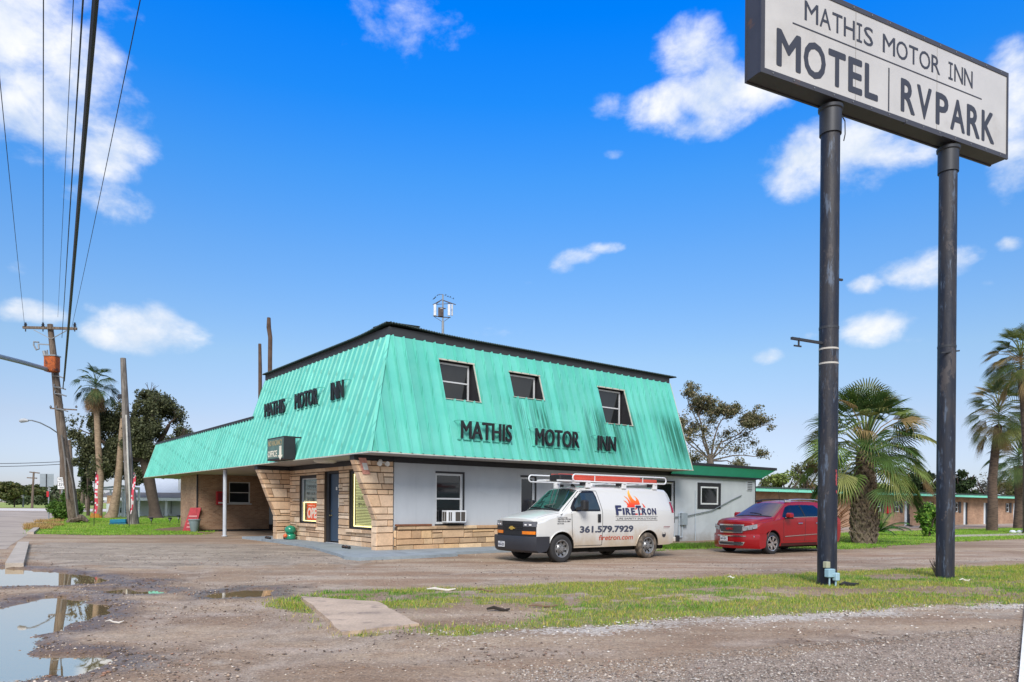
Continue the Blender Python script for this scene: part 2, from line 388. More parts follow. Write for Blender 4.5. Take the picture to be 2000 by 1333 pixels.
Fc = np.stack([idx[:-1, :-1], idx[:-1, 1:], idx[1:, 1:], idx[1:, :-1]], -1).reshape(-1, 4)
cols = np.stack([gm, np.clip(grav, 0, 1), np.maximum(wet, 0)], -1).reshape(-1, 3)
V[:, 2][(V[:, 0] <= GX0+1e-6) | (V[:, 0] >= GX1-1e-6) | (V[:, 1] <= GY0+1e-6) | (V[:, 1] >= GY1-1e-6)] = 0.
B = 3000.; ox = [-B, GX0, GX1, B]; oy = [-200, GY0, GY1, B]
ov = np.array([(x, y, 0.) for y in oy for x in ox]); b0 = len(V)
of = np.array([(b0+j*4+i, b0+j*4+i+1, b0+(j+1)*4+i+1, b0+(j+1)*4+i) for j in range(3) for i in range(3) if not (i == 1 and j == 1)])
V = np.vstack([V, ov]); Fc = np.vstack([Fc, of]); cols = np.vstack([cols, np.zeros((16, 3))])
zone2 = np.concatenate([asph.ravel(), np.zeros(16)]); zone3 = np.concatenate([road.ravel(), np.zeros(16)])
mg = bpy.data.materials.new('dirt_lot'); N = NT(mg)
out = N.n('ShaderNodeOutputMaterial'); p = N.n('ShaderNodeBsdfPrincipled'); N.l(p.outputs[0], out.inputs[0])
a1 = N.n('ShaderNodeAttribute', attribute_name='Zone'); sp1 = N.n('ShaderNodeSeparateColor'); N.l(a1.outputs[0], sp1.inputs[0])
a2 = N.n('ShaderNodeAttribute', attribute_name='Zone2'); sp2 = N.n('ShaderNodeSeparateColor'); N.l(a2.outputs[0], sp2.inputs[0])
pos = N.geo()
big = N.noise(.35, 5, .6, vec=pos, mscale=(.5, 1.3, 1)); med = N.noise(2.2, 6, .65, vec=pos); fin = N.noise(45., 3, .7, vec=pos); peb = N.noise(16., 3, .7, vec=pos)
c = N.mix(N.ramp(big, .35, .65), lin('#86705c'), lin('#ad9a84'))
c = N.mix(N.ramp(med, .35, .8, 0, .8), c, lin('#8a7059'))
tracks = N.noise(.8, 5, .6, vec=pos, mscale=(.35, 1.5, 1))
c = N.mix(N.ramp(tracks, .52, .72, 0, .5), c, lin('#b3a498'))
asf = N.ramp(N.math('ADD', sp2.outputs[0], N.math('MULTIPLY', N.math('SUBTRACT', med, .5), .9)), .35, .6)
c = N.mix(asf, c, N.mix(N.ramp(N.noise(.9, 6, .65, vec=pos, mscale=(.5, 1.3, 1)), .35, .7), lin('#897c6e'), lin('#ab9d8d')))
rf = N.ramp(N.math('ADD', sp2.outputs[1], N.math('MULTIPLY', N.math('SUBTRACT', med, .5), .7)), .35, .65)
c = N.mix(rf, c, N.mix(N.ramp(med, .3, .7), lin('#8b7b6c'), lin('#a08f80')))
dv = N.ramp(N.math('ADD', sp2.outputs[2], N.math('MULTIPLY', N.math('SUBTRACT', med, .5), .8)), .3, .7, 0, .75)
c = N.mix(dv, c, N.mix(N.ramp(tracks, .38, .62), lin('#8f745f'), lin('#ad9c8a')))
c = N.mix(N.math('MULTIPLY', a2.outputs['Alpha'], .55), c, N.mix(N.ramp(med, .35, .6), lin('#6f6055'), lin('#b3a596')))
crk = N.n('ShaderNodeTexVoronoi'); crk.feature = 'DISTANCE_TO_EDGE'; crk.inputs['Scale'].default_value = .9; wv = N.n('ShaderNodeVectorMath'); wv.operation = 'ADD'; N.l(pos, wv.inputs[0])
wn = N.n('ShaderNodeTexNoise'); wn.inputs['Scale'].default_value = 1.6; wn.inputs['Detail'].default_value = 5; N.l(pos, wn.inputs['Vector']); N.l(wn.outputs['Color'], wv.inputs[1]); N.l(wv.outputs[0], crk.inputs['Vector'])
c = N.mix(N.math('MULTIPLY', N.math('MULTIPLY', N.ramp(crk.outputs['Distance'], .022, .006), asf), N.ramp(big, .42, .55, 0, .8)), c, lin('#3f3833'))
gf = N.ramp(N.math('ADD', sp1.outputs[1], N.math('MULTIPLY', N.math('SUBTRACT', peb, .5), 1.6)), .3, .65)
c = N.mix(gf, c, lin('#b8b0a6'))
sf = N.ramp(N.math('ADD', sp1.outputs[0], N.math('MULTIPLY', N.math('SUBTRACT', med, .5), .7)), .3, .6)
c = N.mix(sf, c, N.mix(N.ramp(med, .3, .7), lin('#6f7a3c'), lin('#8b7d58')))
c = N.mix(1., c, N.ramp(fin, .3, .7, .74, 1.26), 'MULTIPLY'); c = N.mix(1., c, N.ramp(peb, .3, .72, .84, 1.16), 'MULTIPLY')
spk = N.n('ShaderNodeTexVoronoi'); spk.inputs['Scale'].default_value = 24; N.l(pos, spk.inputs['Vector'])
sps = N.n('ShaderNodeSeparateColor'); N.l(spk.outputs['Color'], sps.inputs[0])
pf = N.math('MULTIPLY', N.ramp(spk.outputs['Distance'], .32, .18), N.ramp(sps.outputs[0], .72, .76))
c = N.mix(N.math('MULTIPLY', pf, .55), c, lin('#c8bcae'))
pf2 = N.math('MULTIPLY', N.ramp(spk.outputs['Distance'], .34, .2), N.ramp(sps.outputs[1], .72, .76)); c = N.mix(N.math('MULTIPLY', pf2, .45), c, lin('#54463c'))
c = N.mix(N.math('MULTIPLY', sp1.outputs[2], .75), c, N.mix(1., c, (.36, .33, .31, 1), 'MULTIPLY'))
N.l(c, p.inputs['Base Color']); N.l(N.ramp(sp1.outputs[2], 0, 1, .92, .38), p.inputs['Roughness']); p.inputs['Specular IOR Level'].default_value = .3
bm_ = N.n('ShaderNodeBump'); bm_.inputs['Strength'].default_value = .55; bm_.inputs['Distance'].default_value = .03
hh = N.math('ADD', N.math('MULTIPLY', fin, .5), N.math('MULTIPLY', peb, .9)); N.l(hh, bm_.inputs['Height']); N.l(bm_.outputs[0], p.inputs['Normal'])
gr = npmesh('ground', V, Fc, mg, cols, smooth=True, attr='Zone')
at = gr.data.color_attributes.new('Zone2', 'FLOAT_COLOR', 'POINT'); cc = np.ones((len(V), 4), np.float32); cc[:, 0] = zone2; cc[:, 1] = zone3; cc[:, 2] = np.concatenate([np.clip(sstep(.5, -.8, sdf(DRIVE, X, Y)+(fbm(X*.8, Y*.8, 71)-.5)*1.6), 0, 1).ravel(), np.zeros(16)]); cc[:, 3] = np.concatenate([rut.ravel(), np.zeros(16)]); at.data.foreach_set('color', cc.ravel())
struct(gr)
# ---- water standing in the potholes
mw = bpy.data.materials.new('puddle_water'); N = NT(mw)
out = N.n('ShaderNodeOutputMaterial'); d = N.n('ShaderNodeBsdfDiffuse'); d.inputs[0].default_value = lin('#a08a68'); g = N.n('ShaderNodeBsdfGlossy'); g.inputs[0].default_value = (1., .95, .86, 1); g.inputs[1].default_value = .015
lw = N.n('ShaderNodeLayerWeight'); lw.inputs[0].default_value = .5
mx = N.n('ShaderNodeMixShader'); N.l(N.ramp(lw.outputs['Facing'], .55, .92, .56, .78), mx.inputs[0]); N.l(d.outputs[0], mx.inputs[1]); N.l(g.outputs[0], mx.inputs[2]); N.l(mx.outputs[0], out.inputs[0])
bmp = N.n('ShaderNodeBump'); bmp.inputs['Strength'].default_value = .02; bmp.inputs['Distance'].default_value = .01; N.l(N.noise(3., 2, .5, vec=N.geo()), bmp.inputs['Height']); N.l(bmp.outputs[0], g.inputs['Normal'])
def sheet(name, pts, m, z, th=0., struct_=True):
    mb = MB(); pts = [(q[0], q[1], z) for q in pts]
    if th: mb.prism([(q[0], q[1]) for q in pts], (0, 0, z-th), (1, 0, 0), (0, 1, 0), (0, 0, th))
    else: mb.add(pts, [tuple(range(len(pts)))])
    o = mb.build(name, m, fix=False)
    me = o.data; bm = bmesh.new(); bm.from_mesh(me)
    if not th:
        for f in bm.faces:
            if f.normal.z < 0: f.normal_flip()
    else: bmesh.ops.recalc_face_normals(bm, faces=bm.faces)
    bm.to_mesh(me); bm.free()
    return struct(o) if struct_ else o
WZ = -.024
for q in PUD:
    a = np.array(q)[:, :2]; x0, y0 = np.maximum(a.min(0)-.9, (GX0+.3, GY0+.3)); x1, y1 = a.max(0)+.9
    sheet('puddle_water', [(x0, y0), (x1, y0), (x1, y1), (x0, y1)], mw, WZ-.0004*PUD.index(q))
# ---- loose stones
mst = mat('loose_stone', '#ffffff', .85, var=0., attr=True, bump=.3, bscale=60)
def stones(name, n, sampler, smin, smax, pal, label):
    P = sampler(n); n = len(P)
    z = gheight(P[:, 0], P[:, 1]); keep = z > -.035; P = P[keep]; z = z[keep]; n = len(P)
    oc = np.array([(1, 0, 0), (-1, 0, 0), (0, 1, 0), (0, -1, 0), (0, 0, 1), (0, 0, -1)], float)
    of = np.array([(0, 2, 4), (2, 1, 4), (1, 3, 4), (3, 0, 4), (2, 0, 5), (1, 2, 5), (3, 1, 5), (0, 3, 5)])
    s = smin*(smax/smin)**(RNG.random(n)**2.2); sc = s[:, None]*np.stack([1+RNG.random(n)*.8, .7+RNG.random(n)*.5, .35+RNG.random(n)*.35], -1)
    Vv = oc[None]*sc[:, None, :]*(1+.5*(RNG.random((n, 6, 3))-.5)); a = RNG.random(n)*6.28; ca, sa = np.cos(a)[:, None], np.sin(a)[:, None]
    x = Vv[..., 0]*ca-Vv[..., 1]*sa; y = Vv[..., 0]*sa+Vv[..., 1]*ca
    Vv = np.stack([x+P[:, 0:1], y+P[:, 1:2], Vv[..., 2]+(z+s*.15)[:, None]], -1).reshape(-1, 3)
    Ff = (of[None]+np.arange(n)[:, None, None]*6).reshape(-1, 3); pal = np.array([lin(c)[:3] for c in pal]); cc = pal[RNG.integers(0, len(pal), n)]*(.75+.5*RNG.random((n, 1)))
    return stuff(npmesh(name, Vv, Ff, mst, np.repeat(cc, 8, axis=0)), label, 'gravel')
def samp_dirt(n):
    Yy = 6.0*(23/6.0)**RNG.random(n); Xx = (RNG.random(n)-.5)*2*.8*Yy
    s = sdf(STRIP, Xx, Yy); cl = fbm(Xx*.8, Yy*.8, 61)
    return np.stack([Xx, Yy], -1)[((s > -.1) | (sdf(BARE, Xx, Yy) < .2)) & (RNG.random(n) < sstep(.38, .68, cl)+.08)]
def samp_grav(n):
    Xx = -2.5+RNG.random(n)*13; Yy = 6.+RNG.random(n)*8
    s = sdf(STRIP, Xx, Yy)+(fbm(Xx*.9, Yy*.9, 21)-.5)*.9; pr = np.where(s > -.12, np.exp(-np.maximum(s, 0)*1.9), 0)*sstep(-2.2, .8, Xx)
    return np.stack([Xx, Yy], -1)[(RNG.random(n) < pr) & (Yy < 10.8+Xx*.36)]
def samp_pud(n):
    Xx = -12+RNG.random(n)*11; Yy = 6.+RNG.random(n)*9; _, e = gheight(Xx, Yy, True)
    return np.stack([Xx, Yy], -1)[(e > -.12) & (RNG.random(n) < np.exp(-np.abs(e-.1)*4))]
stones('gravel_stones', 34000, samp_dirt, .005, .022, ['#a08d7b', '#b5a595', '#76675b', '#93786a', '#c2b5a6', '#5d5048', '#85705f'], 'loose brown and grey stones scattered over the dirt lot')
stones('gravel_stones', 30000, samp_grav, .006, .024, ['#cfc8be', '#bdb4a9', '#a3988b', '#ddd7ce', '#857a6f'], 'pale gravel banked along the road edge of the grass verge')
def samp_road(n):
    Yy = 6.0*(13/6.0)**RNG.random(n); Xx = RNG.random(n)*.82*Yy; rm = (Yy < Xx*.42+6.9)
    return np.stack([Xx, Yy], -1)[rm]
stones('gravel_stones', 60000, samp_road, .004, .016, ['#9d9288', '#b0a69c', '#7d736a', '#8c8076', '#c0b8ae', '#6a6058'], 'brown grey chippings worn loose on the road shoulder')
stones('gravel_stones', 12000, samp_pud, .006, .025, ['#7c6b5c', '#66574a', '#a08e7c', '#8b6a58', '#55483e'], 'dark wet rubble around the rims of the puddles')
# ---- paving
m_conc = mat('worn_concrete', '#b9a48f', .9, var=.16, vscale=1.4, bump=.3, bscale=30, col2='#8f7f72', c2lo=.52, c2hi=.7, c2scale=2.2, fine=.1)
mb = MB(); c = np.mean(np.array(PAD), 0)
pp = []
for i in range(4):
    a, b = Vector(PAD[i]), Vector(PAD[(i+1) % 4])
    for k in range(9):
        t = k/9; q = a.lerp(b, t); jt = .05 if k else 0
        pp.append((q.x+(random.random()-.5)*jt, q.y+(random.random()-.5)*jt))
mb.prism(pp, (0, 0, -.06), (1, 0, 0), (0, 1, 0), (0, 0, .10)); struct(mb.build('concrete_pavement', m_conc))
m_white = mat('road_paint', '#e8e6e0', .7, var=.08, vscale=8, fine=.1)
e = Vector((3.13, 4.3, 0)).normalized(); nn = Vector((e.y, -e.x, 0)); a = Vector(G(1990, 1333))
sheet('road_marking', [a-e*5.0, a+e*60, a+e*60+nn*.13, a-e*5.0+nn*.13], m_white, .052)
# side road and highway far left
m_road = mat('old_asphalt', '#a89c90', .95, var=.14, vscale=.25, col2='#877d76', c2scale=.4, c2stretch=(.4, 2, 1), fine=.06, spec=.2, bscale=6)
m_hwy = mat('highway_concrete', '#c9c3bc', .95, var=.05, vscale=.05, spec=.2)
sheet('side_road', [G(-500, 1000), G(112, 999), G(95, 1020), G(62, 1040), G(20, 1066), G(0, 1085), G(-500, 1110)], m_road, .006)
sheet('highway_road', [(-400, 100), (60, 128), (60, 165), (-400, 150)], m_hwy, .010)
sheet('motel_drive', [(15, 46), (100, 104), (100, 112), (16, 55.5)], mat('drive_asphalt', '#a0918a', .95, var=.12, vscale=.3), .006)
m_kerb = mat('kerb_concrete', '#aaa094', .9, var=.15, vscale=2, bump=.3, bscale=30, fine=.08)
def slabseg(name, pts, z, m): 
    o = sheet(name, [G(*q) for q in pts], m, z, z+.05); return o
slabseg('kerb', [(10, 1109), (46, 1109), (57, 1064), (35, 1064)], .11, m_kerb)
slabseg('kerb', [(52, 1044), (66, 1044), (80, 1032), (70, 1032)], .12, m_kerb)
slabseg('footpath', [(1862, 1050), (2100, 1044), (2100, 1041), (1862, 1047)], .05, m_kerb)
# ---- lawns
m_lawn = mat('lawn_soil', '#70893a', .95, var=.2, vscale=.25, col2='#8f9a4c', c2lo=.45, c2hi=.65, c2scale=.5, fine=.15, bscale=14, spec=.1)
m_field = mat('field_grass', '#93a05c', .95, var=.1, vscale=.02, spec=.1)
LAWN_L = [G(62, 1043), G(200, 1046), G(300, 1045), G(392, 1045), G(500, 1012), G(600, 1003), (-20, 118), (-75, 112), G(118, 1000), G(108, 1012), G(92, 1024), G(72, 1034)]
LAWN_R = [G(1270, 1078), G(1380, 1072), G(1530, 1072), G(1650, 1073), G(1800, 1062), G(2000, 1052), G(2400, 1040), (80, 80), (60, 73), (32, 53), (22, 46), (14, 40)]
sheet('lawn', LAWN_L, m_lawn, .014); sheet('lawn', LAWN_R, m_lawn, .014)
sheet('field', [(-800, 170), (300, 170), (900, 900), (-1400, 900)], m_field, .02)
# ---- grass blades
m_blade = mat('grass_blade', '#ffffff', .75, var=0, attr=True, spec=.2)
def blades(name, P, h0, h1, w, pal, label, patch=.5):
    n = len(P); z = gheight(P[:, 0], P[:, 1]) if P[:, 1].max() < GY1 else np.full(n, .01)
    h = h0+(h1-h0)*RNG.random(n)**1.5; a = RNG.random(n)*6.28; dx, dy = np.cos(a)*w/2, np.sin(a)*w/2; l = RNG.normal(0, .45, (n, 2))*h[:, None]
    V = np.empty((n, 3, 3)); V[:, 0] = np.stack([P[:, 0]-dx, P[:, 1]-dy, z-.01], -1); V[:, 1] = np.stack([P[:, 0]+dx, P[:, 1]+dy, z-.01], -1)
    V[:, 2] = np.stack([P[:, 0]+l[:, 0], P[:, 1]+l[:, 1], z+h], -1)
    pal = np.array([lin(c)[:3] for c in pal]); t = np.clip((fbm(P[:, 0]*patch, P[:, 1]*patch*1.6, 41)-.25)/.5+RNG.normal(0, .22, n), 0, .999)
    cc = pal[(t*len(pal)).astype(int)]*(.7+.6*RNG.random((n, 1)))
    return stuff(npmesh(name, V.reshape(-1, 3), np.arange(n*3).reshape(n, 3), m_blade, cc), label, 'grass')
def s_strip_pts(n):
    Xx = -5+RNG.random(n)*24; Yy = 8+RNG.random(n)*17; g = grass_mask(Xx, Yy); cl = .35+.65*sstep(.3, .6, fbm(Xx*6, Yy*6, 88, 2))
    return np.stack([Xx, Yy], -1)[(RNG.random(n) < g*cl) & (np.abs(Xx) < .8*Yy+.5) & (sdf(PAD, Xx, Yy) > .03)]
GP = ['#4a7a1e', '#5f8f2a', '#7a9c38', '#a8a850', '#969a3e', '#b5a05c', '#5a8626', '#8a9440']
blades('grass', s_strip_pts(560000), .02, .07, .011, GP, 'green and yellowed grass of the roadside verge under the pylon sign')
def s_poly(poly, n, ymax=1e9, edge=0.):
    a = np.array([q[:2] for q in poly]); x0, y0 = a.min(0)-.5; x1, y1 = a.max(0)+.5; y1 = min(y1, ymax)
    Xx = x0+RNG.random(n)*(x1-x0); Yy = y0+RNG.random(n)*(y1-y0)
    s = sdf(poly, Xx, Yy)+(fbm(Xx*1.2, Yy*1.2, 14)-.5)*.9
    return np.stack([Xx, Yy], -1)[(s < .25) & (np.abs(Xx) < .76*Yy)]
GL = ['#5f8a26', '#6f9c2c', '#7fa534', '#7a9638', '#8f9d48']
blades('grass', s_poly(LAWN_R, 260000, 60), .03, .10, .03, GL, 'bright green lawn between the dirt lot and the brick motel row')
blades('grass', s_poly(LAWN_L, 200000, 70), .03, .10, .035, GL, 'bright green lawn left of the carport around the bare poles')
# dry tuft by the kerb and weeds at the wall foot
def s_blob(px, py, r, n): c = G(px, py); a = RNG.random(n)*6.28; q = r*np.sqrt(RNG.random(n)); return np.stack([c[0]+q*np.cos(a), c[1]+q*np.sin(a)*1.6], -1)
blades('dry_grass', np.vstack([s_blob(86, 1028, .9, 2600), s_blob(76, 1034, .6, 1300), s_blob(96, 1020, .8, 1500)]), .08, .32, .03, ['#a98a58', '#b89a68', '#98804e', '#8a8a4a'], 'patch of dry straw coloured grass beside the broken kerb')
blades('weeds', np.vstack([s_blob(x, 1071-(x-1300)*.03, .5, 700) for x in range(1300, 1420, 8)]), .04, .2, .02, ['#5e8a2a', '#4f7a25', '#6f8a3a', '#5c5136'], 'low weeds along the foot of the pale annex wall')
# litter and sticks
m_litter = mat('pale_litter', '#d6d1c8', .8); m_stick = mat('weathered_wood', '#7a6552', .9, var=.2)
def scrap(px, py, L, a, m, name, label, cat, th=.02):
    c = G(px, py); mb = MB(); q = []
    for i in range(5):
        t = i/4-.5; q.append((math.cos(a)*t*L+random.uniform(-.02, .02), math.sin(a)*t*L+random.uniform(-.03, .03), .035+.02*math.sin(i*1.7)))
    mb.tube(q, [th*.5, th, th*.9, th, th*.4], 6, jit=.4); tag(mb.build(name, m, loc=(c[0], c[1], .01)), label, cat)
scrap(862, 1156, .55, .1, m_litter, 'litter', 'long white scrap of litter in the grass behind the concrete pad', 'litter', .025)
scrap(948, 1158, .35, -.5, m_stick, 'stick', 'short brown stick lying in the grass right of the white scrap', 'stick')
scrap(1062, 1189, .45, .2, m_stick, 'stick', 'weathered stick on the bare patch of the verge', 'stick')
scrap(975, 1196, .35, -.1, mat('charred_wood', '#2e2722', .9), 'stick', 'charred dark stick on a hump of the verge', 'stick', .03)
scrap(224, 1221, .25, .1, m_litter, 'litter', 'white strip of litter beside the big puddle', 'litter', .012)
scrap(1428, 1132, .16, -.7, m_litter, 'litter', 'small white scrap near the front edge of the verge grass, left of the sign post', 'litter', .02)
scrap(1884, 1137, .25, .2, m_litter, 'litter', 'pale scrap in the grass right of the far sign post', 'litter', .02)
scrap(1660, 1146, .45, .35, mat('black_rag', '#1d1d1f', .7), 'rag', 'black crumpled rag on the grass beside the near sign post', 'rag', .05)
scrap(400, 1043, .9, -.25, m_stick, 'plank', 'pale broken plank on the soil in front of the brick wall', 'plank', .05)
# ================================================================ motel office building (local axes: x along the right face, y along the left face)
TH = math.atan2(1400, 1770); OB = Vector((-4.30, 21.73, 0))
RX = Vector((math.cos(TH), math.sin(TH), 0)); LY = Vector((-math.sin(TH), math.cos(TH), 0))
def W(u, v, z=0): return OB+RX*u+LY*v+Vector((0, 0, z))
MT = thing('motel_building', 'two storey motel office with mint green mansard roof, flared stone pillars and carport wing', 'building', OB, TH)
K = 3.95/1.295      # slope of the mansard
ZE, ZT = 3.2, 7.15
m_teal = bpy.data.materials.new('mint_metal'); N = NT(m_teal)
out = N.n('ShaderNodeOutputMaterial'); p = N.n('ShaderNodeBsdfPrincipled'); N.l(p.outputs[0], out.inputs[0])
TEAL = '#5ab8a8'
tco = N.n('ShaderNodeTexCoord').outputs['Object']; sx = N.n('ShaderNodeSeparateXYZ'); N.l(tco, sx.inputs[0])
c = N.mix(N.ramp(N.noise(.7, 5, .6, vec=tco), .3, .7), lin(TEAL), lin('#6ac3b3'))
pn = N.n('ShaderNodeTexWhiteNoise'); pn.noise_dimensions = '2D'; cbp = N.n('ShaderNodeCombineXYZ')
N.l(N.math('FLOOR', N.math('DIVIDE', N.math('SUBTRACT', sx.outputs[0], .2), .405)), cbp.inputs[0]); N.l(N.math('FLOOR', N.math('DIVIDE', N.math('SUBTRACT', sx.outputs[1], .2), .405*1.0)), cbp.inputs[1])
geoN = N.n('ShaderNodeNewGeometry').outputs['Normal']
axis = N.n('ShaderNodeVectorMath'); axis.operation = 'DOT_PRODUCT'; axis.inputs[1].default_value = tuple(RX); N.l(geoN, axis.inputs[0]); isL = N.ramp(N.math('ABSOLUTE', axis.outputs['Value']), .4, .6)
panL = N.math('FLOOR', N.math('DIVIDE', N.math('SUBTRACT', sx.outputs[1], .2), .405)); panR = N.math('FLOOR', N.math('DIVIDE', N.math('SUBTRACT', sx.outputs[0], .2), .405))
pid = N.math('ADD', N.math('MULTIPLY', isL, panL), N.math('MULTIPLY', N.math('SUBTRACT', 1., isL), panR)); pn.noise_dimensions = '1D'; N.l(pid, pn.inputs['W'])
c = N.mix(1., c, N.ramp(pn.outputs['Value'], 0, 1, .90, 1.08), 'MULTIPLY')
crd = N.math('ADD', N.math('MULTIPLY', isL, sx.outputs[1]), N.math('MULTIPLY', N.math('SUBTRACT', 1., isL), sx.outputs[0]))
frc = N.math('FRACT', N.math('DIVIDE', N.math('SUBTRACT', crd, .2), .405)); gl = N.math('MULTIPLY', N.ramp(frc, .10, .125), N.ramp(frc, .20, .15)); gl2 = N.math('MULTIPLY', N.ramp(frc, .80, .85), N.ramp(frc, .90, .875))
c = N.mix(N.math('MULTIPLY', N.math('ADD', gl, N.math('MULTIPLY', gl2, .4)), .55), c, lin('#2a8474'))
grime = N.noise(1., 5, .65, vec=tco, mscale=(5., 5., .25)); c = N.mix(N.ramp(grime, .55, .8, 0, .30), c, lin('#7fae9c')); c = N.mix(N.ramp(grime, .42, .25, 0, .22), c, lin('#3f9f8a'))
rustn = N.noise(5., 4, .7, vec=tco, mscale=(2., 2., .6)); c = N.mix(N.math('MULTIPLY', N.ramp(rustn, .68, .74), N.ramp(sx.outputs[2], 3.5, 3.2)), c, lin('#8a6a48'))
streak = N.noise(1., 5, .7, vec=tco, mscale=(15., .8, .06)); patch = N.noise(.8, 3, .5, vec=tco, mscale=(1, .2, .1))
zone = N.math('MULTIPLY', N.ramp(sx.outputs[0], 5.0, 7.0), N.ramp(sx.outputs[1], 1.6, 1.25))
low = N.math('MULTIPLY', N.ramp(sx.outputs[2], 5.9, 4.9), N.ramp(sx.outputs[2], 3.1, 4.2, .25, 1))
f = N.math('MULTIPLY', N.math('MULTIPLY', N.ramp(streak, .42, .54), N.ramp(patch, .38, .47)), N.math('MULTIPLY', zone, low))
c = N.mix(N.math('MULTIPLY', f, .80), c, lin('#1f5a48'))
f2 = N.math('MULTIPLY', N.ramp(streak, .60, .72), N.ramp(patch, .40, .6)); c = N.mix(N.math('MULTIPLY', f2, .28), c, lin('#2f8f74'))
N.l(c, p.inputs['Base Color']); p.inputs['Roughness'].default_value = .42; p.inputs['Specular IOR Level'].default_value = .35
bb = N.n('ShaderNodeBump'); bb.inputs['Strength'].default_value = .25; bb.inputs['Distance'].default_value = .05; N.l(N.noise(1.3, 3, .5, vec=tco, mscale=(1, 1, .4)), bb.inputs['Height']); N.l(bb.outputs[0], p.inputs['Normal'])
m_black = mat('black_trim', '#26262a', .6, var=.2, vscale=4); m_band = mat('charcoal_parapet', '#33363a', .75, var=.12, vscale=1.5)
m_wall = mat('pale_blue_stucco', '#b4bfca', .8, var=.035, vscale=.8, bump=.05, bscale=60, col2='#a9b3bc', c2lo=.55, c2hi=.75, c2scale=.6, c2stretch=(1, 1, .25))
N = NT(m_wall); out = N.n('ShaderNodeOutputMaterial'); p = N.n('ShaderNodeBsdfPrincipled'); N.l(p.outputs[0], out.inputs[0]); p.inputs['Roughness'].default_value = .8; p.inputs['Specular IOR Level'].default_value = .3
t_ = N.n('ShaderNodeTexCoord').outputs['Object']; q_ = N.n('ShaderNodeSeparateXYZ'); N.l(t_, q_.inputs[0])
c = N.mix(N.ramp(N.noise(.8, 5, .6, vec=t_, mscale=(1, 1, .5)), .3, .7), lin('#bac0c5'), lin('#adb3b9')); run = N.noise(1., 5, .7, vec=t_, mscale=(4, 4, .2)); c = N.mix(N.ramp(run, .55, .75, 0, .35), c, lin('#949da5'))
base_ = N.ramp(N.math('ADD', q_.outputs[2], N.math('MULTIPLY', N.noise(2.2, 5, .7, vec=t_), .9)), .95, .45, 0, .6); c = N.mix(base_, c, lin('#8b8678'))
c = N.mix(N.ramp(N.noise(1.1, 2, .4, vec=t_, mscale=(.6, 1, 1.6)), .62, .66, 0, .25), c, lin('#c1c9d0')); N.l(c, p.inputs['Base Color'])
bb = N.n('ShaderNodeBump'); bb.inputs['Strength'].default_value = .12; bb.inputs['Distance'].default_value = .03; N.l(N.noise(1.5, 6, .7, vec=t_), bb.inputs['Height']); N.l(bb.outputs[0], p.inputs['Normal'])
m_soffit = mat('soffit_paint', '#a8a29c', .85, var=.08, vscale=1)
m_tealtrim = mat('green_fascia', '#4ad6c2', .5, var=.06); m_light = mat('aluminium_frame', '#c9ccce', .45, var=.05)
m_mort = mat('dark_mortar', '#54463a', .95); m_stone = mat('tan_stone', '#fff6ee', .85, var=.14, vscale=2.5, attr=True, bump=.35, bscale=14, fine=.06)
m_pane = glass('dark_window_glass', '#1c1f22', .06); m_int = mat('dark_interior', '#151618', .9, var=0)
m_brick = bpy.data.materials.new('tan_brick')
def brickmat(m, c1, c2, mc, bw=.22, bh=.075, flip=False, ax='sum'):
    N = NT(m); out = N.n('ShaderNodeOutputMaterial'); p = N.n('ShaderNodeBsdfPrincipled'); N.l(p.outputs[0], out.inputs[0])
    t = N.n('ShaderNodeTexCoord').outputs['Object']; s = N.n('ShaderNodeSeparateXYZ'); N.l(t, s.inputs[0])
    cb = N.n('ShaderNodeCombineXYZ'); N.l(N.math('ADD', s.outputs[0], s.outputs[1]), cb.inputs[0]); N.l(s.outputs[2], cb.inputs[1])
    b = N.n('ShaderNodeTexBrick'); N.l(cb.outputs[0], b.inputs['Vector']); b.inputs['Scale'].default_value = 1; b.inputs['Brick Width'].default_value = bw; b.inputs['Row Height'].default_value = bh
    b.inputs['Mortar Size'].default_value = .006; b.inputs['Color1'].default_value = lin(c1); b.inputs['Color2'].default_value = lin(c2); b.inputs['Mortar'].default_value = lin(mc)
    c = N.mix(1., b.outputs[0], N.ramp(N.noise(.9, 5, .6, vec=t), .3, .7, .82, 1.15), 'MULTIPLY')
    vo = N.noise(3.0, 3, .6, vec=t, mscale=(1, 1, 3)); c = N.mix(N.ramp(vo, .62, .7, 0, .45), c, lin('#5a4034'))
    N.l(c, p.inputs['Base Color']); p.inputs['Roughness'].default_value = .9
    return m
brickmat(m_brick, '#a5846a', '#8e6c54', '#9c8f80')
def slopeR(u, z): return (u, (z-ZE)/K, z)
def slopeL(v, z): return ((z-ZE)/K, v, z)
UR = 15.55; VH = 13.0; VL = 31.6; ZW = 5.4
# right slope with three window openings
WINS = [(3.10, 4.53, 5.17, 6.57, 2), (6.16, 7.57, 5.55, 6.51, 1), (10.72, 12.25, 4.92, 6.45, 2)]
us = sorted({0, UR} | {a for w_ in WINS for a in w_[:2]}); zs = sorted({ZE, ZT} | {a for w_ in WINS for a in w_[2:4]})
mb = MB()
